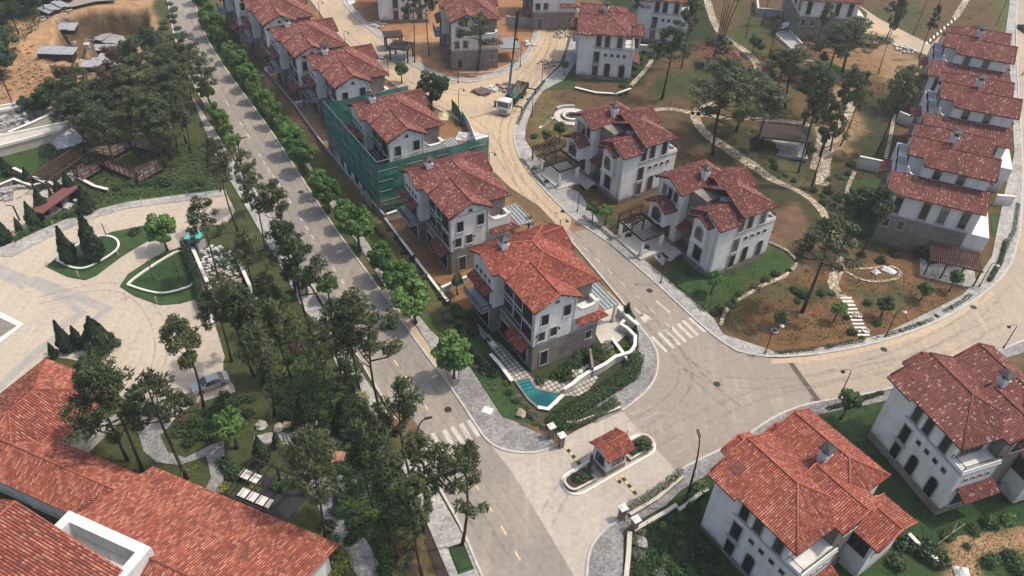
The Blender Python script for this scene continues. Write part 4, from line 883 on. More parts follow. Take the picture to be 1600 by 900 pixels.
# stone paths through the central garden
path([(1105, 0), (1113, 30), (1130, 60), (1160, 75), (1185, 100), (1182, 118), (1150, 150), (1110, 165), (1088, 172), (1085, 185), (1098, 205), (1140, 238), (1200, 275), (1250, 300), (1290, 335), (1298, 360)], 1.9, 'crazy', .06)
path([(1088, 178), (1130, 184), (1190, 186), (1255, 192), (1285, 203), (1278, 240), (1272, 265)], 1.6, 'crazy', .06)
path([(1085, 178), (1060, 172), (1035, 170), (1022, 172)], 1.3, 'crazy', .06)
path([(1330, 160), (1318, 185), (1308, 205), (1290, 235), (1284, 290)], 2.3, 'crazy', .06)
path([(1298, 345), (1308, 375), (1318, 405), (1305, 430), (1300, 445), (1310, 460)], 1.6, 'crazy', .06)
path([(1310, 460), (1322, 468), (1328, 478)], 1.5, 'crazy', .06)
for i in range(11):
    t = i/10; c = G(1322+t*27, 466+t*58); b = MB(); b.obox((0, 0), 1.7, .34, -.2, .12+.0*i, R_(5)); o = b.build('stepping_slab', M['whitecap'], None, loc=c)
    tag(o, f'pale stepping slab in the garden stair down to the curved road, {ordinal(i)} from the top', 'step', 'slabs of the garden stair')
for i in range(6):
    t = i/5; c = G(862-t*16, 186+t*12); b = MB(); b.obox((0, 0), 1.5, .35, -.2, .12, R_(55)); o = b.build('stepping_slab', M['whitecap'], None, loc=c)
    tag(o, f'pale slab of the short stair beside the round stone seat, {ordinal(i)} from the seat', 'step', 'slabs by the round seat')
for i in range(9):
    t = i/8; c = G(1492-t*44, 30+t*38); b = MB(); b.obox((0, 0), 1.8, .4, -.2, .12, R_(70)); o = b.build('stepping_slab', M['whitecap'], None, loc=c)
    tag(o, f'pale slab of the far stair above the red-roofed east row, {ordinal(i)} from the top', 'step', 'slabs of the far stair')
path([(1520, -20), (1505, 8), (1492, 28)], 1.6, 'crazy', .06)
path([(1016, 20), (1033, 50), (1028, 75), (1010, 110), (985, 135)], .9, 'crazy', .3, name='garden_kerb')
path([(1125, 510), (1135, 480), (1180, 455), (1250, 418), (1235, 395), (1202, 380)], .55, 'crazy', .3, name='garden_kerb')
path([(1397, 180), (1388, 230), (1383, 250)], .7, 'crazy', .3, name='garden_kerb'); path([(1335, 270), (1325, 290), (1322, 305)], .7, 'crazy', .3, name='garden_kerb')
path([(1322, 425), (1345, 438), (1380, 441), (1405, 435), (1408, 423), (1390, 415), (1365, 420), (1335, 420)], .5, 'crazy', .12, name='garden_kerb')
path([(1258, 100), (1275, 105), (1277, 98), (1262, 94), (1250, 96)], .5, 'crazy', .12, name='garden_kerb')
# patterned terrace round the pool villa
pt = brick_mat('terrace_tiles', (.50, .46, .38), (.44, .41, .35), (.13, .125, .12), .62, .62, .09, rot=R_(-34), rndoff=0, bump=.1)
sheet('terrace', [(760, 520), (785, 540), (832, 590), (865, 590), (905, 570), (935, 590), (910, 620), (876, 617), (840, 610), (826, 594), (806, 598), (780, 560), (752, 525), (745, 505)], .12, pt, .2)

def tracks(P, mat, off=.85, w=.38, z=.0385, it=3):
    Q = resample(smoothpts(px(P), it), 1.0)
    for sg in (-1, 1):
        L = []
        for i, p in enumerate(Q):
            d = (Q[min(i+1, len(Q)-1)]-Q[max(i-1, 0)]).normalized(); L.append(p+Vector((-d.y, d.x, 0))*off*sg)
        b = MB(); ribbon(b, L, w, None, z, wj=.25); structure(b.build('tyre_marks', M[mat]))
tracks([(510, 30), (580, 90), (680, 160), (760, 200), (790, 260), (850, 330), (900, 375)], 'tyre_soil'); tracks([(865, 20), (866, 80), (830, 130), (790, 180), (785, 230), (815, 290)], 'tyre_soil', .8, .5, .039)
tracks([(860, 10), (862, 70), (800, 140), (720, 150), (640, 125)], 'tyre_pale', .85, .5, .0395); tracks([(900, 380), (980, 455), (1040, 530), (1100, 600), (1150, 640)], 'tyre_dark', .85, .4)
tracks([(960, 680), (1040, 640), (1080, 590), (1050, 540), (990, 480)], 'tyre_dark', .85, .35, .039); tracks([(1000, 700), (1100, 650), (1200, 610), (1300, 590), (1450, 560), (1560, 500)], 'tyre_pale', .85, .5, .0395)
tracks([(1570, 440), (1520, 500), (1400, 560), (1250, 600), (1120, 600), (1060, 560)], 'tyre_dark', .85, .3, .040); tracks([(440, 330), (520, 450), (620, 600), (700, 730), (780, 870)], 'tyre_dark', .85, .3); tracks([(290, 20), (320, 110), (420, 270)], 'tyre_pale', .8, .45, .039)
tracks([(300, 20), (345, 130), (480, 340), (600, 510), (700, 650), (830, 850)], 'tyre_pale', .75, .3, .0395); tracks([(850, 820), (880, 760), (930, 710), (990, 680)], 'tyre_dark', .8, .3, .041)
tracks([(200, 640), (260, 560), (240, 480), (180, 440), (60, 470)], 'tyre_soil', .8, .25, .058)
# ------------------------------------------------------------------ villas
def place_villa(proto, label, x, y, ang, z, used):
    o = proto if not used else dup(proto)
    o.location = (x, y, z); o.rotation_euler = (0, 0, R_(ang)); o['label'] = label; o['category'] = 'villa'; return o
pa = villa_a(); pb = villa_b(stepped=False, canopy=None); pbs = villa_b(stepped=True, glass=None); pbr = villa_b('tile_orange', 'cap_red', canopy=None); par = villa_a('tile_red', 'cap_red'); pc = villa_c()
AV = place_villa(par, 'white villa with the bright red roof beside the small turquoise pool', 3.04, 70.88, 32, -.05, False); AV['group'] = 'villas of the west row'
A_LIST = [('white villa with speckled roof between the green netted villa and the pool villa', -9.06, 89.8, 31.3), ('villa wrapped in green scaffold netting', -20.73, 109.6, 31.7),
          ('white villa with speckled roof directly behind the green netted villa', -32.67, 127.3, 30.6), ('second white villa behind the green netted villa', -42.56, 139.0, 30.6), ('third white villa behind the green netted villa, cut by the top of the photo', -52.32, 152.9, 28.5),
          ('farthest villa of the west row in the upper left, barely inside the photo', -62.5, 166.5, 27.0), ('white villa on orange soil between the round-topped pines and the crane truck', -15.03, 158.5, 12.2), ('villa behind the crane boom at the top edge', 2.0, 182.0, 6.0)]
for i, (l, x, y, a) in enumerate(A_LIST):
    o = place_villa(pa, l, x, y, a, -.2, i > 0); o['group'] = 'villas of the west row'
B_LIST = [(pbr, False, 'large villa with orange-red roof at the lower right beside the gateway', 21.65, 48.48, 305.9, .2), (pb, False, 'large villa with speckled roof cut by the right edge of the photo', 44.3, 62.3, 290.8, .8),
          (pb, True, 'tall grey-white villa with four square windows above two arches, beside the upper street', 11.55, 157.87, 354.5, .2),
          (pbs, False, 'white villa with a timber pergola carport beside the inner street', 29.48, 91.36, 32.8, .4), (pbs, True, 'white villa with a grey glass carport roof, behind the villa with the timber pergola', 17.18, 110.1, 33.8, .3),
          (pb, True, 'pale villa cut by the top edge behind the tall villa with square windows', 26.0, 178.5, 352, .2), (pb, True, 'pale villa at the top edge left of the tall bare pines', float(F2(593, 36)[0]), float(F2(593, 36)[1]), 8, .2)]
for p, u, l, x, y, a, z in B_LIST:
    o = place_villa(p, l, x, y, a, z, u); o['group'] = 'villas with arched windows'
for i, (l, x, y, a) in enumerate([('nearest villa of the east row with the timber pergola in front', 59.12, 103.0, 338.1), ('middle villa of the east row', 71.94, 123.17, 340.0), ('farthest villa of the east row in the upper right', 81.44, 146.06, 338.6), ('villa on brown stone base at the top edge above the dark pines', float(F2(1249, 60)[0]), float(F2(1249, 60)[1]), 358)]):
    o = place_villa(pc, l, x, y, a, 0, i > 0); o['group'] = 'villas with long lean-to roofs'

# ------------------------------------------------------------------ plants
def leafquads(rr, C, n, size, out=None, stretch=1.0, spread=None, ell=(1, 1, 1), droop=0):
    """n leaf-clump quads around centres C=[(x,y,z,r)]"""
    C = np.array(C, float); w = C[:, 3]**2; pick = rr.choice(len(C), n, p=w/w.sum())
    d = rr.normal(size=(n, 3)); d /= np.linalg.norm(d, axis=1)[:, None]
    rad = C[pick, 3]*(.55+.5*rr.rand(n)**.6)
    P = C[pick, :3]+d*rad[:, None]*np.array(ell)
    nn = d+rr.normal(size=(n, 3))*.7; nn[:, 2] += .5; nn /= np.linalg.norm(nn, axis=1)[:, None]
    t = np.cross(nn, rr.normal(size=(n, 3))); t /= np.linalg.norm(t, axis=1)[:, None]; b = np.cross(nn, t)
    s = size*(.6+.8*rr.rand(n))[:, None]
    t = t*s*stretch; b = b*s/stretch
    V = np.stack([P-t*.5, P-b*.45+t*.05, P+t*.5, P+b*.45+t*.05], 1)
    return V.reshape(-1, 3)
def quadmesh(name, V, mats, mi=None):
    n = len(V)//4; me = bpy.data.meshes.new(name); me.vertices.add(n*4); me.vertices.foreach_set('co', V.astype(np.float32).ravel())
    me.loops.add(n*4); me.loops.foreach_set('vertex_index', np.arange(n*4, dtype=np.int32)); me.polygons.add(n)
    me.polygons.foreach_set('loop_start', np.arange(0, n*4, 4, dtype=np.int32)); me.polygons.foreach_set('loop_total', np.full(n, 4, dtype=np.int32))
    me.update(calc_edges=True)
    for m in mats: me.materials.append(m)
    return me
def trunk_mesh(rr, h, r, limbs, mat, lean=0, bend=.3):
    b = MB(); pts = []; n = 7
    ox, oy = rr.uniform(-bend, bend), rr.uniform(-bend, bend)
    for i in range(n):
        t = i/(n-1); pts.append((lean*t*h+ox*math.sin(t*3.1), oy*math.sin(t*2.6), t*h))
    b.tube(pts, [r*(1.25 if i == 0 else 1-.68*i/(n-1)) for i in range(n)], 7)
    for (tz, tip, lr) in limbs:
        k = tz*(n-1); i = min(int(k), n-2); f = k-i; p = Vector(pts[i]).lerp(Vector(pts[i+1]), f); q = Vector(tip)
        mid = p.lerp(q, .5)+Vector((rr.uniform(-.15, .15), rr.uniform(-.15, .15), -.12*(q-p).length))
        b.tube([p, mid, q], [lr, lr*.7, lr*.3], 5)
    return b.mesh('trunk', [M[mat]], True)
def make_pine(seed, h, cr, depth, nb, nleaf, mat='pine', size=.25, bare=.5):
    rr = np.random.RandomState(seed); R2 = random.Random(seed); C = []; limbs = []
    for i in range(nb):
        t = (i+.5)/nb; z = h*(bare+(1-bare)*t)+R2.uniform(-.3, .3); a = i*2.4+R2.uniform(-.7, .7)
        q = cr*(1-.75*t**2.2)*(.45+.55*min(1, t*3+.3))*R2.choice((.5, .8, 1.0, 1.15)); x, y = q*math.cos(a), q*math.sin(a)
        limbs.append((max(.15, min(.97, (z-.45*q)/h)), (x, y, z-.05), .028+.016*q))
        for k in range(R2.choice((2, 3, 4))):
            f = R2.uniform(.5, 1.15); a2 = a+R2.uniform(-.5, .5)/max(f, .5)
            C.append((q*f*math.cos(a2), q*f*math.sin(a2), min(z+R2.uniform(-.2, .4), h+.3), depth*R2.uniform(.32, .6)))
    for k in range(3): C.append((R2.uniform(-.4, .4), R2.uniform(-.4, .4), h*.97+R2.uniform(-.3, .3), depth*.45))
    tr = trunk_mesh(R2, h*.98, .08+.0055*h, limbs, 'barkdark', bend=.45)
    V = leafquads(rr, C, nleaf, size, stretch=1.9, ell=(1, 1, .7))
    return tr, quadmesh('crown', V, [M[mat]])
def make_broad(seed, h, cr, nleaf, mat='green', size=.5, trunkh=.35):
    rr = np.random.RandomState(seed); R2 = random.Random(seed); C = []; limbs = []
    cz = h-cr*.95
    for i in range(26):
        a = i*2.4; e = R2.uniform(-.7, 1.0); q = cr*.74*math.sqrt(max(0.05, 1-e*e*.7))*R2.uniform(.55, 1.15)
        c = (q*math.cos(a), q*math.sin(a), cz+e*cr*.66, cr*R2.uniform(.16, .34)); C.append(c); limbs.append((R2.uniform(.45, .9), c[:3], .045))
    tr = trunk_mesh(R2, h*.72, .09+.012*h, limbs[:9], 'bark', bend=.12)
    V = leafquads(rr, C, nleaf, size, stretch=1.15)
    return tr, quadmesh('crown', V, [M[mat]])
def make_cypress(seed, h, r, n, size=.3):
    rr = np.random.RandomState(seed); t = rr.rand(n)**.8; a = rr.rand(n)*2*math.pi
    lump = 1+.13*np.sin(a*3+t*9+seed)+.09*np.sin(a*5-t*17)
    prof = np.where(t < .22, .72+t*1.27, 1-((t-.22)/.78)**1.25)
    rad = r*prof*lump*(.75+.3*rr.rand(n)); z = .25+t*(h-.25)
    P = np.stack([rad*np.cos(a), rad*np.sin(a), z], 1)
    nn = np.stack([np.cos(a), np.sin(a), .3*np.ones(n)], 1)+rr.normal(size=(n, 3))*.45; nn /= np.linalg.norm(nn, axis=1)[:, None]
    up = np.array([0, 0, 1.0])+rr.normal(size=(n, 3))*.25; t_ = up-nn*(up*nn).sum(1)[:, None]; t_ /= np.linalg.norm(t_, axis=1)[:, None]; b = np.cross(nn, t_)
    s = (size*(.6+.8*rr.rand(n)))[:, None]; V = np.stack([P-t_*s*.6, P-b*s*.35, P+t_*s*.8, P+b*s*.35], 1).reshape(-1, 3)
    bt = MB(); bt.tube([(0, 0, -.2), (0, 0, h*.8)], [.12, .04], 6)
    core = bt.mesh('trunk', [M['barkdark']])
    return core, quadmesh('crown', V, [M['cypress']])
def make_shrub(seed, r, n, mat, size=.22, ell=(1, 1, .8), spiky=False):
    rr = np.random.RandomState(seed); R2 = random.Random(seed); C = []
    for i in range(7):
        a = i*2.4; q = r*.5*R2.uniform(.3, 1); C.append((q*math.cos(a), q*math.sin(a), r*.45*R2.uniform(.7, 1.35), r*R2.uniform(.4, .62)))
    V = leafquads(rr, C, n, size, stretch=2.0 if spiky else 1.1, ell=ell)
    return quadmesh('shrub', V, [M[mat]])
TREES = {}
for k, v in {'pineA': make_pine(1, 10, 2.3, .95, 17, 2500, bare=.56), 'pineB': make_pine(2, 10, 2.0, .9, 15, 1900, bare=.62), 'pineC': make_pine(3, 10, 2.7, 1.0, 22, 3100, bare=.52),
             'pineD': make_pine(4, 10, 2.6, .8, 17, 2000, bare=.6), 'pineR': make_pine(5, 10, 1.9, 1.0, 18, 2600, 'pinebrown', bare=.52), 'pineS': make_pine(6, 10, 1.4, .7, 13, 1700, bare=.62),
             'broadA': make_broad(11, 5.5, 2.0, 3600, size=.30), 'broadB': make_broad(12, 5.5, 1.85, 3200, size=.30), 'broadC': make_broad(13, 5.5, 2.1, 3800, size=.29),
             'gardenA': make_broad(14, 4, 1.3, 1700, 'midgreen', .22), 'gardenB': make_broad(15, 4, 1.2, 1400, 'midgreen', .22), 'gardenL': make_broad(18, 4, 1.2, 1500, 'green', .22), 'wideD': make_broad(16, 7, 3.2, 7000, 'shrub', .30),
             'cypA': make_cypress(21, 5, .95, 2600), 'cypB': make_cypress(22, 5, .85, 2300), 'cypC': make_cypress(23, 5, 1.05, 2800), 'cypW': make_cypress(24, 4.2, 1.35, 3000)}.items(): TREES[k] = v
SHR = {'dark': make_shrub(31, 1, 420, 'shrub'), 'dark2': make_shrub(32, 1, 420, 'shrub', .26), 'mid': make_shrub(33, 1, 420, 'midgreen', .24), 'grey': make_shrub(34, 1, 380, 'greyshrub', .2), 'yellow': make_shrub(35, 1, 380, 'yellowshrub', .2), 'red': make_shrub(36, 1, 340, 'redshrub', .2),
       'agave': make_shrub(37, 1, 160, 'greyshrub', .5, spiky=True), 'bright': make_shrub(38, 1, 420, 'green', .24)}
tr_rnd = random.Random(5)
def tree(kind, name, label, cat, base, s, loc=None, group=None, lean=(0, 0), sx=1.0):
    tm, cm = TREES[kind]; p = loc or G(*base)
    o = link(name, tm, None, p, 0); tag(o, label, cat, group)
    # the trunk carries the crown, so one name keeps the whole plant
    o.scale = (s*sx, s*sx, s); o.rotation_euler = (lean[0], lean[1], tr_rnd.uniform(0, 6.28)); o.name = name
    return o, cm
def plant(kind, name, label, cat, base, s, group=None, lean=(0, 0), sx=1.0):
    tm, cm = TREES[kind]; p = G(*base)
    r = thing(name, label, cat, p, 0, group); r.rotation_euler = (lean[0], lean[1], tr_rnd.uniform(0, 6.28)); r.scale = (s*sx, s*sx, s)
    link('trunk', tm, r); link('crown', cm, r)
    if kind.startswith('pine') and tr_rnd.random() < -1: pass
    return r
PH = {'pineA': 10, 'pineB': 10, 'pineC': 10, 'pineD': 10, 'pineR': 10, 'pineS': 10}
def pine(kind, bx, by, ty, label, group=None, w=1.0, lean=(0, 0)):
    h = max(4, min(17, hgt(bx, by, ty)))
    s = h/10.3
    return plant(kind, 'pine_tree', label, 'pine tree', (bx, by), s, group, lean, w*(1.0 if s < 1.3 else .85))
# foreground pines, measured base and top
FG = [('pineA', 319, 640, 492, 'pine beside the silver car, crown over the cream court', 1.05), ('pineB', 292, 748, 570, 'pine rising from the lawn inside the curved cobble path, crown left of the car', 1.05), ('pineC', 223, 735, 528, 'large dark pine overhanging the corner of the clubhouse roof', 1.0),
      ('pineA', 200, 720, 560, 'dark pine against the clubhouse roof, next to its wall', 1.0),
      ('pineD', 722, 853, 665, 'forked slender pine in the grass bed beside the main road at the bottom', 1.0), ('pineB', 640, 742, 594, 'round-topped pine left of the lower crosswalk', .85), ('pineB', 661, 833, 678, 'pine on the pavement edge between crosswalk and mulch bed', .85),
      ('pineD', 594, 642, 470, 'forked pine leaning over the main road with thin pink branches', 1.0), ('pineA', 562, 612, 458, 'dark pine on the pavement, left of the forked pine', 1.0), ('pineA', 490, 530, 372, 'pine with wide crown over the left pavement of the main road', 1.05),
      ('pineC', 462, 458, 345, 'dark pine on the left pavement where the road runs beside the long cluster', 1.0), ('pineA', 445, 400, 278, 'tall pine beside the main road opposite the biggest street tree', .95), ('pineB', 415, 395, 275, 'slim dark pine at the head of the roadside cluster', .9),
      ('pineB', 372, 362, 215, 'tall bushy pine at the end of the court entrance lane', .8), ('pineD', 342, 440, 310, 'pine with open crown behind the turquoise-roofed hut', .95), ('pineA', 400, 470, 360, 'pine beside the rubble-filled enclosure', .8),
      ('pineA', 397, 588, 440, 'pine in the thicket right of the silver car', .95), ('pineB', 412, 598, 450, 'thin pine in the thicket right of the silver car', .9), ('pineD', 362, 565, 445, 'pine at the edge of the court above the car', .9), ('pineA', 429, 650, 505, 'pine behind the white boulders and the timber frame', 1.0), ('pineS', 380, 440, 390, 'small thin pine inside the rubble enclosure', 1.0),
      ('pineC', 508, 838, 676, 'pine shading the dark timber pergola by the clubhouse', .85), ('pineA', 622, 872, 700, 'large dark pine in the lower wooded strip', .9), ('pineA', 585, 800, 660, 'dark pine between the cobble path and the lower wooded strip', .85), ('pineB', 560, 700, 560, 'tall pine above the red boulder', .8), ('pineA', 590, 760, 625, 'spreading pine right of the red boulder', .85),
      ('pineB', 520, 640, 505, 'slim pine in the olive grass below the long cluster', .8), ('pineA', 455, 590, 470, 'pine in the middle of the wooded strip', .9), ('pineB', 430, 520, 425, 'pine at the corner of the rubble enclosure', .8), ('pineC', 535, 590, 470, 'dense pine over the left pavement', .9), ('pineS', 660, 905, 700, 'slender pine at the bottom of the lower pavement', .9),
      ('pineC', 395, 330, 235, 'pine on the bend of the left pavement', .8), ('pineB', 345, 300, 215, 'pine above the end of the curved lane', .8), ('pineB', 1165, 60, -45, 'tall pine above the tiled pavilion', .6)]
for k, bx, by, ty, l, w in FG: pine(k, bx, by, ty, l, None, w)
# dense stand beside the pit
fr = random.Random(21); pts_ = []
area = [(112, 190), (150, 158), (200, 142), (250, 118), (310, 115), (335, 160), (335, 235), (250, 268), (180, 262), (120, 235)]
tries = 0
while len(pts_) < 36 and tries < 4000:
    tries += 1; x, y = fr.uniform(95, 335), fr.uniform(105, 270)
    if not inpoly(np.array([[x]]), np.array([[y]]), area)[0, 0] or any(math.hypot(x-a, (y-b_)*1.3) < 15 for a, b_ in pts_): continue
    if 305 < x < 350 and y > 165: continue
    pts_.append((x, y))
for x, y in pts_:
    brown = x < 215 and y < 200 and fr.random() < .8
    k = 'pineR' if brown else fr.choice(['pineA', 'pineC', 'pineA', 'pineC', 'pineB'])
    r = plant(k, 'pine_tree', 'browned pine in the dense stand beside the excavated pit' if brown else 'dark pine in the dense stand between the excavated pit and the timber decks', 'pine tree', (x, y), fr.uniform(.9, 1.25), 'browned pines beside the pit' if brown else 'pines of the dense stand', (fr.uniform(-.05, .05), fr.uniform(-.05, .05)), fr.uniform(1.0, 1.3))
for x, y in [(-20, 30), (0, 15), (22, 12), (45, 5), (70, 2), (-5, 45), (12, 40), (30, 32), (-20, 60), (-5, 75), (5, 100), (-15, 95), (8, 60), (20, -5), (50, -15), (250, 95)]:
    plant(fr.choice(['pineC', 'wideD', 'pineA']), 'dark_tree', 'dark tree of the far wood in the upper left corner', 'tree', (x, y+22), fr.uniform(.75, 1.05), 'trees of the far upper-left wood', (0, 0), 1.3)
plant('wideD', 'broad_tree', 'wide dark green tree on the edge of the orange earthworks', 'tree', (88, 182), 1.05, None, (0, 0), 1.15)
plant('wideD', 'broad_tree', 'round dark green tree beside the netted villa and the street', 'tree', (675, 172), 1.15, None, (0, 0), .95)
plant('wideD', 'broad_tree', 'low dark tree beside the pit access track', 'tree', (50, 178), .55)
# street trees
SR = [(709, 592, 1.35), (650, 506, 1.25), (630, 466, 1.15), (600, 437, 1.15), (562, 392, 1.5), (540, 360, 1.0), (514, 333, 1.15), (500, 308, 1.1), (475, 270, 1.25), (462, 244, 1.1), (449, 224, 1.1), (432, 199, 1.1), (417, 180, 1.05), (402, 161, 1.05), (390, 142, 1.05), (377, 123, 1.05), (362, 100, 1.05), (349, 80, 1.05), (335, 62, 1.1), (328, 44, 1.1), (320, 24, 1.1), (314, 6, 1.1)]
for i, (x, y, s) in enumerate(SR):
    plant(['broadA', 'broadB', 'broadC'][i % 3], 'street_tree', f'street tree on the main road right verge, {ordinal(i)} up from the lower crosswalk', 'street tree', (x, y), s*tr_rnd.uniform(.9, 1.1), 'street trees on the right verge', (tr_rnd.uniform(-.05, .05), tr_rnd.uniform(-.05, .05)), tr_rnd.uniform(.85, 1.15))
for i, (x, y, s) in enumerate([(328, 166, .95), (337, 192, .75), (350, 208, .85), (358, 224, .8), (368, 240, .75), (480, 460, .9), (515, 470, .9), (445, 385, .8)]):
    plant(['broadB', 'broadC', 'broadA'][i % 3], 'street_tree', f'street tree on the main road left verge, {ordinal(i)} down from the pine stand', 'street tree', (x, y), s, 'street trees on the left verge')
plant('broadA', 'court_tree', 'bright green round tree on the lawn island beside the turquoise-roofed hut', 'tree', (262, 392), 1.2)
# bare saplings on the court island
def bare_tree(px_, py_, h, label):
    b = MB(); R2 = random.Random(int(px_)); b.tube([(0, 0, 0), (.05, 0, h*.5), (0, .05, h)], [.09, .06, .02], 6)
    for i in range(14):
        z = h*R2.uniform(.45, .95); a = R2.uniform(0, 6.3); q = (h-z)*.6+.5; m_ = (q*.5*math.cos(a), q*.5*math.sin(a), z+.25); e = (q*math.cos(a+.3), q*math.sin(a+.3), z+.6); b.tube([(0, 0, z), m_, e], [.03, .02, .008], 4)
    r = thing('bare_tree', label, 'tree', G(px_, py_)); b.build('trunk', M['bark'], r)
    s = MB()
    for a in (0, 2.1, 4.2): s.bar((1.1*math.cos(a), 1.1*math.sin(a), 0), (.05*math.cos(a), .05*math.sin(a), 1.7), .06)
    s.build('stake', M['wood'], r)
bare_tree(241, 440, 4.6, 'bare young tree on stakes, left one on the triangular lawn island'); bare_tree(281, 440, 4.0, 'bare young tree on stakes, right one on the triangular lawn island')
bare_tree(1107, 482, 3.6, 'bare staked sapling on the lawn below the pergola villa'); bare_tree(879, 205, 3.0, 'bare staked sapling beside the round stone seat')
# cypresses
CY = [('cypA', 112, 411, 355, 'broad cypress on the lawn island, left of the pair'), ('cypB', 152, 407, 333, 'tall cypress on the lawn island, right of the pair'),
      ('cypC', 70, 334, 296, 'wide cypress beside the red bench roof'), ('cypA', 55, 353, 316, 'pointed cypress left of the red bench roof'), ('cypA', 95, 306, 279, 'cypress above the left end of the red bench roof, smaller of two'), ('cypC', 114, 306, 270, 'cypress above the red bench roof, larger of two'), ('cypB', 86, 321, 297, 'small cypress between the wide ones above the red roof'), ('cypC', 139, 332, 292, 'dark cypress at the right end of the red bench roof'),
      ('cypC', 8, 378, 338, 'cypress at the left edge of the photo above the curved pavement'), ('cypB', 32, 362, 340, 'cypress beside the court lamp at the left'), ('cypC', 14, 274, 246, 'cypress at the left edge by the terrace wall'), ('cypA', 47, 288, 262, 'cypress behind the cream terrace wall'),
      ('cypB', 107, 550, 502, 'left tall cypress of the group behind the clubhouse roof'), ('cypB', 126, 544, 510, 'middle slim cypress of the group behind the clubhouse roof'), ('cypW', 160, 549, 497, 'widest cypress of the group behind the clubhouse roof'), ('cypA', 86, 558, 536, 'shortest cypress of the group behind the clubhouse roof'),
      ('cypC', 539, 682, 628, 'broad cypress in the wooded strip above the red boulder'), ('cypA', 480, 671, 613, 'cypress in the wooded strip beside the boulders'), ('cypB', 411, 722, 683, 'cypress beside the dark timber pergola'), ('cypB', 434, 698, 675, 'small cypress at the cobble side path'), ('cypB', 978, 500, 474, 'small cypress beside the pool villa drive'), ('cypA', 991, 522, 508, 'tiny cypress at the tip of the pool villa garden')]
for k, bx, by, ty, l in CY:
    h = hgt(bx, by, ty); b0 = {'cypW': 4.2}.get(k, 5); plant(k, 'cypress', l, 'cypress', (bx, by), h/b0, None, (0, 0), 1.15 if h < 5 else .95)
# garden trees
GT = [('gardenL', 925, 348, 1.0, 'young green tree on the strip of lawn left of the pergola villa, upper'), ('gardenL', 945, 352, 1.05, 'young green tree on the strip of lawn left of the pergola villa, lower'), ('gardenL', 1110, 460, 1.15, 'bright green young tree at the white corner of the pergola villa'), ('gardenB', 824, 368, .9, 'small green tree by the pool villa carport'),
      ('gardenA', 1139, 492, .8, 'small round tree at the garden corner by the crosswalk'), ('gardenL', 1302, 503, .95, 'lime green staked tree left of the garden stair'), ('gardenA', 1214, 515, .8, 'round staked tree beside the lamp with white shade'), ('gardenA', 1375, 497, 1.0, 'round staked tree right of the garden stair'), ('gardenA', 1437, 470, .9, 'staked tree near the curved road'), ('gardenB', 1483, 455, .95, 'green tree below the east row pergola'),
      ('gardenB', 1313, 655, 1.25, 'small tree on the lawn between the two lower right villas'), ('gardenA', 1175, 85, 1.2, 'round green tree beside the far garden path'), ('gardenB', 882, 118, .8, 'small tree before the tall villa with square windows'), ('gardenA', 628, 130, 1.2, 'thin street tree at the bend of the upper street'), ('gardenB', 873, 225, 1.1, 'green tree on the grass slope by the inner street'), ('gardenB', 1505, 300, 1.4, 'dark tree between nearest and middle villa of the east row'),
      ('gardenA', 1205, 110, 1.3, 'small tree under the dark pines'), ('gardenL', 370, 700, 1.7, 'round bright green tree beside the cobbled path'), ('gardenL', 625, 818, 1.0, 'green tree with red stake in the lower wooded strip'), ('gardenB', 715, 460, .9, 'pale round tree in the plot behind the pool villa'), ('gardenL', 333, 492, .9, 'small bright tree at the corner of the rubble enclosure'), ('gardenB', 608, 845, 1.2, 'green understory tree in the lower wooded strip'),
      ('gardenA', 440, 495, 1.3, 'green understory tree in the middle of the wooded strip'), ('gardenB', 852, 230, .9, 'slim green tree at the edge of the inner street'),]
for k, bx, by, s, l in GT:
    if l: plant(k, 'garden_tree', l, 'tree', (bx, by), s)
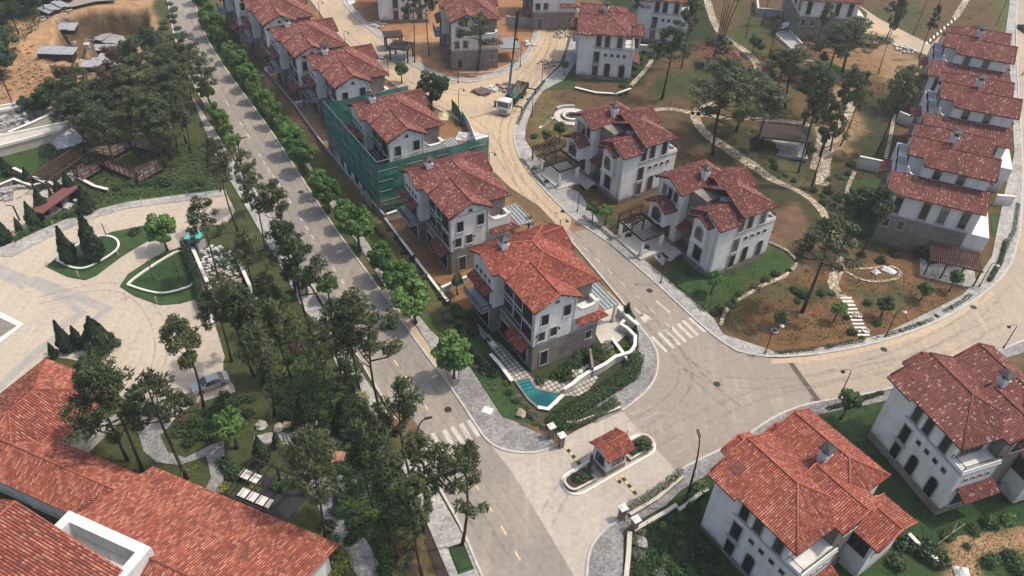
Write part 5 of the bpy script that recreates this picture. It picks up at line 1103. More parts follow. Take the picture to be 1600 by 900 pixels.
# central garden pines
CG = [('pineB', 1034, 155, 40, 'slim pine standing alone behind the glass carport villa', 1.55, (0, 0)), ('pineA', 1064, 108, -10, 'slim pine near the tiled pavilion', .8, (0, 0)), ('pineB', 648, 98, -60, 'tall bare pine beside the flat-roofed pavilion, left of two', .7, (0, 0)), ('pineB', 671, 88, -60, 'tall bare pine beside the flat-roofed pavilion, right of two', .7, (0, 0)), ('pineD', 746, 110, 22, 'bent pine in front of the white villa on orange soil', 1.55, (0, 0)),
      ('pineC', 1113, 243, 80, 'leaning pine above the pergola villa roof', 1.55, (0, .25)), ('pineC', 1116, 208, 90, 'dark pine above the crazy-paved junction', 1.55, (0, 0)), ('pineA', 1179, 236, 135, 'dark pine left of the flat-roofed pavilion', 1.55, (0, 0)), ('pineB', 1247, 270, 100, 'thin pine right of the pavilion, left of two', .8, (0, .1)), ('pineB', 1253, 248, 95, 'thin pine right of the pavilion, right of two', .7, (0, .1)), ('pineA', 1268, 293, 110, 'long leaning pine on the stone path', .8, (0, .15)), ('pineA', 1297, 236, 88, 'pine leaning over the light soil bend', .9, (0, .1)), ('pineB', 1313, 228, 110, 'thin pine by the light soil bend', .8, (0, .1)),
      ('pineD', 1369, 243, 95, 'tall pine by the dark bank of the east row', .9, (0, .1)), ('pineA', 1275, 81, 2, 'pine in front of the villa with brown stone base', .8, (0, 0)), ('pineC', 1316, 113, 30, 'big dark pine cluster above the long path', 2.03, (0, 0)), ('pineC', 1288, 129, 40, 'dark pine left of the big cluster above the path', 1.62, (0, .1)), ('pineB', 1372, 116, -40, 'very tall leaning pine trunk crossing the upper road', .5, (0, .12)), ('pineB', 1426, 55, -60, 'tall thin pine beside the upper road', .5, (0, .1)), ('pineS', 1436, 92, 10, 'thin pine above the east row roofs', .8, (0, .1)), ('pineS', 1556, 40, -40, 'leaning thin pine at the top right', .6, (0, .1)),
      ('pineD', 1253, 488, 290, 'large pine with broad open crown over the lower garden', 1.35, (0, .12)), ('pineA', 1227, 170, 75, 'dark pine on the brown slope, middle of three', 1.55, (0, 0)), ('pineA', 1200, 88, 20, 'pine beside the round flower bed', .9, (0, 0)), ('pineC', 1210, 150, 78, 'dark pine on the brown slope, left of three', 1.55, (0, 0)), ('pineC', 1255, 195, 105, 'dark pine on the brown slope, right of three', 1.55, (0, 0)), ('pineC', 1150, 205, 110, 'dark spreading pine above the path junction', 1.62, (0, 0)), ('pineA', 1340, 405, 290, 'dark pine beside the nearest villa of the east row', 1.3, (0, 0)), ('pineC', 1400, 175, 105, 'dark pine against the east row roofs', 1.55, (0, 0)), ('pineA', 1385, 60, -10, 'dark pine at the upper right road', .9, (0, 0)),
      ('pineA', 1310, 395, 290, 'pine at the end of the crazy path', 1.2, (0, 0)), ('pineS', 1190, 40, -30, 'thin pine behind the far path', .8, (0, 0)), ('pineB', 1000, 60, -20, 'dark pine beside the tall villa with square windows', 1.0, (0, 0)), ('pineC', 1040, 25, -45, 'dark pine in the shaded wood above', 1.2, (0, 0)), ('pineA', 1075, 45, -40, 'dark pine right of the shaded wood above', 1.2, (0, 0)), ('pineS', 1460, 20, -50, 'thin pine beside the far stair', .7, (0, 0)), ('pineD', 1120, 130, 60, 'pine with open crown below the tiled pavilion', 1.0, (0, 0))]
for k, bx, by, ty, l, w, ln in CG: pine(k, bx, by, ty, l, None, w if w < 1.3 or 'lower garden' in l else w*.95, (0, 0))
# shrubs: kind, px, py, radius in metres
SH = [('dark', 882, 590, 1.7, 'large round shrub at the stone corner of the pool villa'), ('dark2', 846, 612, 0, ''), ('yellow', 792, 600, .6, 'pale green clipped shrub on the lawn by the pool hedge'), ('grey', 771, 608, .5, 'small blue-grey shrub on the lawn strip'), ('yellow', 813, 641, .6, 'pale shrub below the pool hedge'), ('yellow', 838, 661, .6, 'yellow green shrub at the corner by the gate pillars'), ('grey', 745, 575, .7, 'grey shrub by the dark hedge of the pool villa'), ('grey', 757, 584, .6, 'grey shrub at the lower end of the dark hedge'), ('grey', 818, 665, .5, 'grey shrub at the paved corner'),
      ('grey', 948, 545, 1.2, 'grey green shrub inside the walled garden'), ('bright', 948, 565, .9, 'bright shrub inside the walled garden'), ('yellow', 943, 550, .7, 'upright green shrub in the walled garden, left'), ('yellow', 958, 555, .7, 'upright green shrub in the walled garden, right'), ('dark', 930, 545, 1.0, 'dark shrub by the stone wall of the pool villa'), ('dark2', 905, 560, 1.0, 'dark shrub near the stepping stones'), ('grey', 985, 525, .9, 'grey shrub outside the walled garden'), ('grey', 990, 540, .8, 'lower grey shrub outside the walled garden'),
      ('red', 967, 540, .5, 'reddish shrub in the narrow bed of the walled garden'), ('dark', 763, 535, .9, 'dark shrub on the tiled terrace side'), ('dark2', 728, 495, 1.1, 'dark shrub at the back corner of the pool villa'), ('dark', 718, 515, 1.0, 'dark shrub behind the upper hedge of the pool villa'), ('grey', 700, 500, 1.0, 'grey shrub in the planting behind the pool villa'), ('dark', 1003, 702, 1.25, 'round shrub on the far tip of the gatehouse island'), ('dark2', 989, 712, .6, 'low shrub beside the planter on the gatehouse island'), ('dark', 905, 752, 1.05, 'dark shrub on the near tip of the gatehouse island'), ('grey', 920, 742, .6, 'grey shrub between gatehouse and near tip'),
      ('dark', 1010, 820, 1.0, 'dark shrub behind the right gate pillar'), ('yellow', 1036, 822, .6, 'yellow clipped ball shrub near the gate pillar'), ('grey', 1052, 815, .4, 'small grey shrub by the low wall'), ('bright', 1065, 810, .9, 'bright shrub beside the low wall'), ('dark', 1080, 795, 1.1, 'dark shrub under the tall lamp'), ('dark2', 1090, 770, 1.1, 'dark shrub at the white villa corner'), ('agave', 995, 848, .8, 'spiky grey agave, upper of the group by the rock'), ('agave', 998, 870, .8, 'spiky grey agave, lower of the group by the rock'), ('agave', 1004, 833, .6, 'spiky grey agave next to the gate pillar'), ('yellow', 1063, 851, .5, 'grey-green ball shrub on the shaded lawn'), ('dark', 1085, 845, 1.3, 'dark bushy shrub against the big villa wall, upper'), ('dark2', 1105, 865, 1.4, 'dark bushy shrub against the big villa wall, middle'), ('dark', 1120, 890, 1.3, 'dark bushy shrub against the big villa wall, lower'),
      ('mid', 1040, 880, 1.1, 'green shrub on the lower garden lawn, left'), ('bright', 1055, 895, .9, 'bright shrub at the bottom edge'), ('mid', 1075, 895, .9, 'green shrub on the lower garden lawn, right'), ('yellow', 1095, 760, .8, 'pale shrub behind the low curved wall'), ('grey', 1030, 900, .9, 'grey shrub at the bottom edge'), ('dark', 1000, 900, .9, 'dark shrub at the foot of the boundary wall'),
      ('dark', 1440, 800, 1.0, 'dark shrub below the arched windows'), ('mid', 1520, 830, 1.0, 'shrub at the edge of the bare earth, left'), ('mid', 1545, 820, 1.1, 'shrub at the edge of the bare earth, middle'), ('bright', 1575, 815, 1.1, 'shrub at the edge of the bare earth, right'), ('mid', 1545, 880, 1.2, 'shrub below the bare earth, left'), ('dark', 1575, 870, 1.2, 'shrub below the bare earth, right'), ('mid', 1590, 890, 1.2, 'shrub in the lower right corner'), ('dark', 1480, 840, 1.0, 'dark shrub beside the broken white wall'), ('mid', 1510, 855, .5, 'tiny plant on the bare earth'),
      ('dark', 1415, 850, 1.6, 'dark round shrub behind the orange-roofed villa, first'), ('dark2', 1440, 865, 1.6, 'dark round shrub behind the orange-roofed villa, second'), ('dark', 1465, 880, 1.5, 'dark round shrub behind the orange-roofed villa, third'), ('dark2', 1400, 880, 1.4, 'dark round shrub behind the orange-roofed villa, fourth'),
      ('dark', 1240, 455, 1.0, 'dark shrub on the brown garden slope, first'), ('dark2', 1255, 462, 1.1, 'dark shrub on the brown garden slope, second'), ('dark', 1245, 472, .8, 'dark shrub on the brown garden slope, third'), ('dark2', 1282, 460, .9, 'dark shrub on the brown garden slope, fourth'), ('dark', 1300, 460, .7, 'dark shrub on the brown garden slope, fifth'), ('mid', 1355, 475, .8, 'grey green shrub right of the garden stair'), ('dark', 1370, 507, .8, 'dark low shrub below the staked tree'), ('dark2', 1330, 520, .9, 'dark shrub left of the foot of the stair'), ('bright', 1347, 530, .6, 'bright low plant on the verge by the stair'), ('dark', 1322, 498, .6, 'small shrub beside the stair'),
      ('dark', 1195, 440, .9, 'dark shrub on the lawn edge of the pergola villa'), ('dark2', 1210, 430, .8, 'dark shrub near the garden kerb, upper'), ('dark', 1155, 460, .9, 'grey dark shrub at the garden kerb, middle'), ('dark2', 1125, 485, .8, 'clipped dark shrub at the garden kerb, lower'), ('dark', 1115, 490, .8, 'clipped dark shrub near the crosswalk'), ('dark', 1170, 470, .0, ''), ('dark', 1232, 425, .7, 'small dark shrub on the reddish soil'), ('red', 1180, 452, .8, 'reddish shrub at the garden kerb'),
      ('dark', 1010, 390, .9, 'dark shrub beside the timber gate of the pergola villa, left'), ('dark2', 980, 372, .8, 'dark shrub under the pergola villa boundary wall'), ('dark', 855, 285, .8, 'dark shrub beside the grey gate pillar'), ('dark', 1075, 428, .7, 'dark shrub at the foot of the white villa corner'), ('mid', 835, 215, .9, 'green shrub on the slope by the inner street'), ('mid', 860, 225, .8, 'green shrub on the grass slope'), ('grey', 835, 265, .7, 'grey shrub on the verge of the inner street'),
      ('dark', 1420, 385, 1.2, 'dark shrub at the foot of the east row stone base, left'), ('dark2', 1440, 400, 1.3, 'dark shrub at the foot of the east row stone base, middle'), ('dark', 1395, 395, 1.2, 'dark shrub at the corner of the east row stone base'), ('dark2', 1375, 410, 1.0, 'dark shrub near the round bed'), ('dark', 1345, 400, 1.1, 'dark shrub above the round bed'), ('mid', 1385, 415, .5, 'small plant in the middle of the kidney-shaped bed'), ('red', 1400, 400, .9, 'brownish shrub beside the stone base'), ('dark', 1455, 410, 1.0, 'dark shrub beside the east row pergola'), ('mid', 1490, 300, 1.2, 'green shrub by the retaining wall of the east row'),
      ('dark', 1190, 75, 1.2, 'dark shrub near the far path'), ('dark', 1215, 95, 1.3, 'dark shrub by the round flower bed, left'), ('dark2', 1245, 92, 1.2, 'dark shrub by the round flower bed, middle'), ('dark', 1275, 103, 1.2, 'dark shrub by the round flower bed, right'), ('red', 1110, 70, 1.4, 'purple brown shrub at the foot of the multi-stem tree'), ('red', 1130, 60, 1.2, 'purple brown shrub beside the far path'), ('dark', 1170, 160, 1.3, 'dark shrub near the crazy-paved junction'), ('dark', 1260, 240, 1.0, 'dark shrub by the stone path'), ('dark', 1270, 300, 1.0, 'dark shrub at the path fork'), ('mid', 1268, 235, .9, 'green shrub right of the pavilion'),
      ('dark', 210, 365, 1.3, 'round dark shrub on the court lawn island'), ('dark', 220, 330, .0, ''), ('yellow', 565, 625, 1.1, 'yellow green shrub beside the left pavement'), ('yellow', 398, 765, 1.0, 'yellow green shrub at the clubhouse eave'), ('yellow', 350, 765, .9, 'olive shrub at the path by the clubhouse'), ('yellow', 535, 880, 1.6, 'yellow green hedge bush at the clubhouse corner'), ('yellow', 520, 900, 1.5, 'yellow green bush at the bottom beside the clubhouse wall'), ('bright', 440, 760, 1.2, 'light green bush over the timber pergola'), ('dark', 355, 730, 1.5, 'dark glossy bush beside the round bright tree'), ('dark2', 365, 745, 1.2, 'dark glossy bush below the round bright tree'),
      ('bright', 500, 650, 1.2, 'bright green bush between the two cypresses'), ('mid', 470, 690, 1.0, 'bush beside the boulders'), ('mid', 560, 720, 1.2, 'bush near the red boulder'), ('dark', 545, 760, 1.1, 'dark bush beside the cobble path'), ('red', 465, 545, 1.3, 'pinkish brown bush in the wooded strip'), ('red', 285, 660, 1.0, 'brownish mound of leaves at the car park edge'), ('dark', 180, 540, 1.0, 'dark shrub beside the wide cypress'), ('red', 172, 530, .8, 'reddish shrub at the curved white kerb'),
      ('mid', 600, 690, 1.2, 'bush under the roadside pines'), ('bright', 520, 375, .0, ''), ('dark', 400, 545, 1.3, 'dark thicket bush right of the court, upper'), ('dark', 390, 520, 1.2, 'dark thicket bush right of the court, lower')]
for k, x, y, r, l in SH:
    if r <= 0: continue
    up_ = .55 if ('tip' in l or 'gatehouse' in l) and 'garden' not in l else 0
    o = link('shrub', SHR[k], None, G(x, y)+Vector((0, 0, up_)), tr_rnd.uniform(0, 6), (r*tr_rnd.uniform(.85, 1.25), r*tr_rnd.uniform(.75, 1.1), r*tr_rnd.uniform(.7, 1.15))); tag(o, l, 'shrub')
def hedge(P, w, h, label, mat='shrub', size=.17, dens=260, base=0.0, name='hedge'):
    Q = resample([F2(*p) for p in P], .5); rr = np.random.RandomState(len(P)*7+int(P[0][0])); o0 = Q[0]
    C = [(q.x-o0.x, q.y-o0.y, base+h*.5, max(w, .3)*.5) for q in Q]; n = int(dens*len(Q)*.5*max(w, h))
    V = leafquads(rr, C, n, size, stretch=1.2, ell=(1, 1, h/max(w, .3)))
    o = link(name, quadmesh('hedge', V, [M[mat]]), None, (o0.x, o0.y, 0)); tag(o, label, 'hedge'); return o
# small countable repeats of shrubs that cannot be told apart
def shrub_run(kind, P, n, r, label, group, jit=.4, name='shrub', cat='shrub'):
    Q = resample([G(*p) for p in P], .3)
    for i in range(n):
        c = Q[int((i+.5)/n*(len(Q)-1))]; x, y = c.x+tr_rnd.uniform(-jit, jit), c.y+tr_rnd.uniform(-jit, jit)
        o = link(name, SHR[kind if isinstance(kind, str) else tr_rnd.choice(kind)], None, (x, y, hz(x, y)), tr_rnd.uniform(0, 6), (r*tr_rnd.uniform(.7, 1.5), r*tr_rnd.uniform(.6, 1.2), r*tr_rnd.uniform(.5, 1.25))); tag(o, label, cat, group)
shrub_run(['dark', 'mid'], [(392, 615), (345, 635), (300, 670), (275, 680)], 12, 1.15, 'leafy bush in the bed between the parked car and the curved cobble path', 'bushes below the parked car', 1.0)
shrub_run(['dark', 'mid'], [(390, 640), (350, 660), (320, 680), (290, 690)], 9, 1.1, 'leafy bush along the inner edge of the curved cobble path', 'bushes on the cobble path edge', .9)
shrub_run(['dark', 'dark2'], [(610, 358), (640, 400), (675, 445), (700, 480)], 16, .75, 'bush of the low green row along the plot boundary below the white villa', 'bushes of the boundary row')
shrub_run(['dark', 'grey'], [(795, 612), (815, 635), (840, 655), (855, 665)], 8, .8, 'grey-leaved bush on the outer side of the pool wall', 'bushes outside the pool wall', .3)
shrub_run(['dark', 'dark2'], [(738, 555), (755, 575), (775, 590)], 4, .9, 'dark tall bush on the terrace side of the lawn', 'bushes beside the tiled terrace', .3)
for P, l in [([(1213, 552), (1245, 550), (1275, 546)], 'low planting strip on the verge below the brown garden slope'), ([(1290, 544), (1322, 537), (1345, 534)], 'low planting strip at the foot of the garden stair'), ([(1385, 524), (1425, 512), (1455, 500)], 'low planting strip on the curved verge, middle'), ([(1475, 488), (1500, 474), (1515, 462)], 'low planting strip on the curved verge beside the pergola'), ([(912, 340), (940, 360), (955, 373)], 'low planting strip in front of the lawn by the grey carport villa'), ([(1045, 440), (1072, 460), (1098, 486)], 'low planting strip in front of the pergola villa lawn'), ([(815, 250), (835, 275), (850, 290)], 'narrow green strip on the bend of the inner street'), ([(808, 195), (822, 165), (850, 128)], 'green strip along the kerb beside the crane truck'), ([(1565, 400), (1584, 360), (1590, 320)], 'green strip on the verge of the right road')]:
    hedge(P, .8, .35, l, 'shrub', .13, 200)
shrub_run(['dark', 'grey', 'mid'], [(1200, 553), (1260, 548), (1330, 535), (1400, 520), (1440, 505), (1500, 475)], 9, .42, 'low bush on the verge between kerb and pavement of the curved road', 'low bushes on the curved verge', .15)
shrub_run(['mid', 'dark'], [(175, 300), (230, 285), (280, 290), (330, 285)], 16, .9, 'low bush between the timber decks and the curved pavement', 'bushes between decks and lane', .9)
shrub_run(['dark', 'mid'], [(20, 375), (50, 360), (90, 345), (120, 335), (160, 322)], 14, .9, 'bush along the back of the curved pavement under the cypresses', 'bushes under the cypresses', .7)
shrub_run(['dark', 'mid', 'dark2', 'bright', 'mid'], [(370, 420), (395, 500), (440, 560), (480, 600), (520, 700), (560, 780), (600, 870)], 36, 1.0, 'understory bush in the wooded strip left of the main road', 'understory bushes of the wooded strip', 2.6)
shrub_run(['dark', 'mid', 'dark2'], [(400, 600), (450, 640), (500, 690), (540, 850), (600, 900)], 22, 1.0, 'understory bush beside the cobble path in the wooded strip', 'understory bushes by the cobble path', 2.0)
shrub_run(['dark', 'dark2', 'mid'], [(1130, 110), (1200, 120), (1290, 150), (1330, 160)], 20, .7, 'low bush on the brown slope under the dark pines', 'low bushes under the garden pines', 2.0)
shrub_run(['dark', 'dark2', 'mid'], [(1330, 250), (1290, 320), (1340, 370), (1400, 370)], 16, .9, 'low bush near the end of the crazy-paved paths', 'low bushes at the path ends', 1.6)
shrub_run(['dark', 'mid'], [(265, 5), (280, 60), (250, 60), (255, 30)], 10, 1.3, 'bush at the left edge of the upper main road', 'bushes at the upper road edge', .6)
shrub_run(['dark2', 'mid'], [(1010, 80), (990, 120), (965, 140)], 7, .8, 'bush along the pale garden kerb beside the tall villa', 'bushes by the pale kerb', .5)
shrub_run(['dark', 'mid'], [(905, 140), (940, 150), (985, 148)], 8, .6, 'low dark bush along the base wall of the tall villa', 'bushes at the tall villa base', .3)
# hedges
hedge([(864, 664), (890, 648), (925, 627), (960, 604), (985, 588), (992, 565)], 2.3, 1.5, 'thick dark hedge outside the white wall of the pool villa', 'shrub', .2, 420)
hedge([(880, 672), (910, 655), (940, 640), (960, 627)], .9, .9, 'lower front row of the hedge outside the pool villa wall', 'midgreen', .16, 260)
hedge([(723, 530), (740, 556), (760, 580)], 1.3, 1.8, 'tall dark hedge between the lawn and the tiled terrace', 'cypress')
hedge([(290, 388), (298, 415), (310, 450), (318, 485)], 1.3, 2.0, 'dark clipped hedge along the white wall of the rubble enclosure', 'cypress')
hedge([(895, 672), (930, 657), (965, 637)], .6, .5, 'low sparse hedge in the narrow planter on the far side of the gateway', 'shrub', base=.5)
hedge([(985, 798), (1010, 783), (1040, 762), (1060, 745)], 1.0, .9, 'grey feathery hedge in the planter on the near side of the gateway', 'greyshrub', .2, 150, .6)
hedge([(992, 522), (988, 500), (977, 485)], .7, 1.0, 'small hedge along the pool villa drive')
hedge([(560, 330), (580, 350), (602, 378)], .5, .5, 'low green strip at the foot of the green netting')
hedge([(1545, 440), (1562, 410), (1570, 380)], .8, .8, 'low hedge on the verge of the right road', 'shrub')
hedge([(1295, 640), (1350, 624), (1376, 616)], .7, .6, 'low dark hedge along the lawn of the lower right villas')
# ground cover nobody could count
rr = np.random.RandomState(77); gc = []
for poly, n in [([(360, 400), (470, 520), (600, 680), (660, 800), (640, 900), (560, 900), (500, 720), (440, 660), (400, 600)], 9000), ([(60, 225), (330, 225), (345, 295), (200, 312), (120, 330), (60, 290)], 5000), ([(990, 830), (1090, 770), (1110, 900), (985, 900)], 2500), ([(-20, 10), (80, 10), (60, 40), (20, 90), (-20, 150)], 2000)]:
    P = np.array([flat(*p)[:2] for p in poly]); lo, hi = P.min(0), P.max(0); X = rr.uniform(lo, hi, (n*3, 2)); X = X[inpoly(X[:, 0], X[:, 1], P)][:n]; gc.append(X)
def off_paths(X):
    keep = np.ones(len(X), bool)
    for P, w in (([(485, 730), (500, 760), (530, 815), (565, 870), (590, 920)], 1.5), ([(398, 690), (430, 682), (455, 688), (470, 690)], 1.0), ([(232, 668), (240, 700), (262, 715), (290, 718), (335, 702), (340, 730), (328, 775)], 1.5), ([(1105, 0), (1130, 60), (1185, 100), (1182, 118), (1150, 150), (1088, 172), (1098, 205), (1200, 275), (1290, 335), (1318, 405), (1300, 445), (1322, 468), (1349, 524)], 1.1), ([(1330, 160), (1308, 205), (1284, 290)], 1.3), ([(1088, 178), (1190, 186), (1285, 203), (1272, 265)], .9)):
        for q in resample([G(*p) for p in P], .5): keep &= np.hypot(X[:, 0]-q.x, X[:, 1]-q.y) > w
    return X[keep]
X = off_paths(np.concatenate(gc)); Zs = np.array([hz(a, b_) for a, b_ in X]); C = np.concatenate([X, Zs[:, None]+.08], 1); n = len(C)
d = rr.normal(size=(n, 3)); d[:, 2] = np.abs(d[:, 2])+.6; d /= np.linalg.norm(d, axis=1)[:, None]; t = np.cross(d, rr.normal(size=(n, 3))); t /= np.linalg.norm(t, axis=1)[:, None]; b_ = np.cross(d, t); s = (.10+.2*rr.rand(n))[:, None]
V = np.stack([C-t*s, C-b_*s*.6, C+t*s, C+b_*s*.6], 1).reshape(-1, 3); V[:, 2] += .05
stuff(link('ground_cover', quadmesh('ground_cover', V, [M['shrub']])), 'loose low leaves and weeds covering the wooded ground', 'ground cover')

def scatter(name, polys, mat, label, cat, s0, s1, up, seed):
    rr = np.random.RandomState(seed); gc = []
    for poly, n in polys:
        P = np.array([flat(*p)[:2] for p in poly]); lo, hi = P.min(0), P.max(0); c = rr.uniform(lo, hi, (max(8, n//14), 2)); X = c[rr.randint(0, len(c), n*2)]+rr.normal(size=(n*2, 2))*rr.choice([.3, .8, 1.6], (n*2, 1)); X = X[inpoly(X[:, 0], X[:, 1], P)][:n]; gc.append(X)
    X = off_paths(np.concatenate(gc)); Zs = np.array([hz(a, b_) for a, b_ in X]); C = np.concatenate([X, Zs[:, None]+.04], 1); n = len(C)
    d = rr.normal(size=(n, 3)); d[:, 2] = np.abs(d[:, 2])+up; d /= np.linalg.norm(d, axis=1)[:, None]; t = np.cross(d, rr.normal(size=(n, 3))); t /= np.linalg.norm(t, axis=1)[:, None]; b_ = np.cross(d, t); s = (s0+(s1-s0)*rr.rand(n)**2)[:, None]
    V = np.stack([C-t*s, C-b_*s*.5, C+t*s, C+b_*s*.5], 1).reshape(-1, 3); V[:, 2] += .05
    stuff(link(name, quadmesh(name, V, [mat]), None), label, cat)
M['dry'] = leaf_mat('dry_weeds', [(.10, .075, .035), (.16, .12, .055), (.11, .12, .045), (.07, .09, .035)], .1)
scatter('weeds', [([(1110, 505), (1140, 480), (1260, 420), (1440, 420), (1510, 440), (1460, 490), (1350, 525), (1220, 540)], 6000), ([(1000, 140), (1090, 60), (1340, 60), (1400, 150), (1330, 330), (1230, 330), (1080, 200)], 9000), ([(835, 215), (850, 150), (900, 145), (900, 230)], 1500), ([(470, 200), (600, 380), (720, 540), (700, 470), (600, 345), (500, 225)], 2500), ([(1400, 50), (1560, 0), (1500, 50)], 1500)], M['dry'], 'dry weeds and tufts on the brown garden slopes', 'weeds', .06, .22, .4, 5)
scatter('lawn_tufts', [([(722, 520), (735, 570), (800, 655), (835, 662), (790, 590), (740, 505)], 2500), ([(1112, 488), (1035, 432), (1065, 410), (1200, 405), (1235, 410), (1130, 490)], 2500), ([(340, 100), (440, 225), (600, 450), (715, 612), (700, 560), (560, 350), (430, 190)], 6000), ([(990, 830), (1090, 770), (1110, 900), (985, 900)], 2500), ([(1430, 800), (1640, 740), (1640, 900), (1500, 900)], 3500), ([(1290, 642), (1375, 622), (1350, 690)], 800)], M['midgreen'], 'rough tufts of grass on lawns and verges', 'grass', .04, .14, .3, 8)

M['pebble'] = plain('loose_pebbles', (.40, .32, .24), .9, var=.3, scale=3)
scatter('loose_stones', [([(-20, 150), (20, 80), (90, 100), (120, 130), (60, 170)], 2500), ([(90, 20), (230, 0), (235, 90), (130, 110), (90, 80)], 2500), ([(540, 40), (690, 60), (690, 115), (620, 90)], 900), ([(690, 110), (800, 90), (830, 60), (770, 118)], 500), ([(1470, 900), (1485, 860), (1510, 838), (1620, 822), (1620, 855), (1530, 890)], 1800), ([(1130, 505), (1260, 430), (1440, 420), (1500, 445), (1350, 525), (1220, 540)], 1500), ([(1280, 80), (1400, 80), (1400, 130), (1300, 130)], 1200), ([(480, 190), (600, 340), (720, 500), (690, 400), (560, 260)], 1200)], M['pebble'], 'loose stones and clods on the bare earth', 'stones', .04, .14, .2, 15)
scatter('grass_clumps', [([(380, 420), (470, 520), (600, 680), (640, 860), (560, 860), (480, 700), (420, 600)], 5000), ([(200, 700), (300, 740), (340, 700), (420, 680), (380, 640), (240, 690)], 1500), ([(60, 225), (330, 225), (345, 295), (200, 312), (120, 330)], 3000)], M['green'], 'fresh green grass clumps between the wooded strip trees', 'grass', .06, .2, .4, 18)

hedge([(318, 10), (336, 60), (360, 100), (395, 150)], 1.6, .9, 'continuous shrub strip under the farthest street trees of the right verge', 'midgreen', .17, 200)
hedge([(400, 158), (435, 205), (470, 255), (508, 315)], 1.4, .8, 'continuous shrub strip under the middle street trees of the right verge', 'midgreen', .17, 200)
hedge([(330, 168), (345, 200), (365, 238)], 1.4, .9, 'shrub strip under the street trees of the left verge', 'midgreen', .17, 200)
shrub_run(['dark', 'mid', 'grey', 'dark2'], [(728, 500), (712, 480), (700, 495), (735, 520)], 8, .9, 'shrub in the dense planting behind the pool villa', 'shrubs behind the pool villa', .8)
shrub_run(['dark', 'mid', 'dark2'], [(845, 600), (872, 590), (905, 565), (925, 548)], 9, .95, 'shrub along the stone base of the pool villa', 'shrubs along the stone base', .4)
shrub_run(['grey', 'mid', 'bright', 'red'], [(935, 555), (955, 545), (972, 545), (980, 560)], 9, .7, 'mixed shrub inside the walled garden of the pool villa', 'mixed shrubs of the walled garden', .6)
shrub_run(['dark', 'mid', 'dark2'], [(1180, 200), (1200, 250), (1250, 290), (1300, 320)], 12, .7, 'low bush on the slope below the pavilion', 'low bushes below the pavilion', 1.5)
# ------------------------------------------------------------------ clubhouse (lower left)
def clubhouse():
    K = (-50.6, 48.9, 0); root = thing('clubhouse', 'low clubhouse of several joined red tiled roofs around a white roof terrace box', 'building', K, R_(-20.7))
    r = MB(); c = MB(); T = .27
    rect_roof(r, c, -10.4, 1.2, -2.2, 12.8, 5.0, .5, 'v', True, True, tw=T)
    rect_roof(r, c, -3.5, 12.6, -2.35, 4.1, 5.02, .56, 'u', tw=T)
    for q in ([(12.2, 5.5, 5), (21.9, 5.5, 5), (21.9, -3.9, 8.76), (12.2, -3.9, 8.76)], [(21.9, 5.5, 5), (35.1, 5.5, 5), (35.1, -4.45, 8.98), (21.9, -4.45, 8.98)], [(21.9, -4.45, 8.98), (35.1, -4.45, 8.98), (35.1, -14.4, 5), (21.9, -14.4, 5)]): roof_plane(r, q, T)
    c.tube([(21.9, -4.45, 9.03), (35.1, -4.45, 9.03)], .12, 6); c.tube([(35.1, 5.5, 5.05), (35.1, -4.45, 9.03), (35.1, -14.4, 5.05)], .1, 6)
    rect_roof(r, c, 9.9, 12.6, -9.0, 1.0, 5.9, .5, 'v', True, True, tw=T)
    roof_plane(r, [(8.3, -5.65, 11.4), (7.3, -24, 11.4), (21.3, -24, 9.9), (21.3, -6.7, 9.9)], T)
    roof_plane(r, [(8.3, -5.65, 11.4), (7.3, -24, 11.4), (1.0, -24, 8.6), (2.0, -5.65, 8.6)], T)
    c.tube([(8.3, -5.65, 11.47), (7.3, -24, 11.47)], .13, 6); c.tube([(8.3, -5.65, 11.4), (21.3, -6.7, 9.95)], .1, 6)
    ro = r.build('roof', [M['tile_club'], M['dark']], root); c.build('ridge_tiles', M['cap_red'], ro, True)
    w = MB()
    w.box(-9.6, -1.4, 0, .4, 12.0, 4.95); w.box(.41, -1.5, 0, 12.0, 3.3, 4.9); w.box(12.9, -3.5, 0, 21.5, 4.6, 4.9); gable_mass(w, 21.95, 35.1, -14.4, 5.5, 0, 5.0, .4, 'u', .9)
    w.box(3, -22, 0, 20.5, -7.0, 8.4); w.build('wall', M['white'], root)
    b = MB(); x0, x1, y0, y1, t = 12.3, 21.9, -9.3, -3.9, .95; z0, z1 = 5.2, 10.0
    for q in ((x0, y1-t, x1, y1), (x1-t, y0, x1, y1-t-.001), (x0, y0, x0+t, y1-t-.001)): b.box(q[0], q[1], z0, q[2], q[3], z1)
    b.box(x0+t, y0, z0, x1-t, y1-t, 7.6); bo = b.build('roof_terrace', M['white'], root)
    k = MB()
    for i in range(7): k.tube([(14.2+i*.55, -5.4-.2*(i % 3), 7.65), (14.6+i*.6, -5.6-.3*(i % 2), 8.1), (15.1+i*.5, -5.9, 7.7)], .035, 4)
    k.build('cable_bundle', M['metal'], bo)
    f = MB(); f.box(0.5, -6.2, 0, 9.6, -2.4, .3); f.box(5.5, -4.5, .3, 8.5, -3.2, 1.1); f.build('yard_floor', M['black'], root)
    win(root, 'win', 1.2, 1.6, 'E', 0.0, 34.2, 1.6); win(root, 'win', 1.2, 1.6, 'E', 7.5, .4, 1.6)
clubhouse()

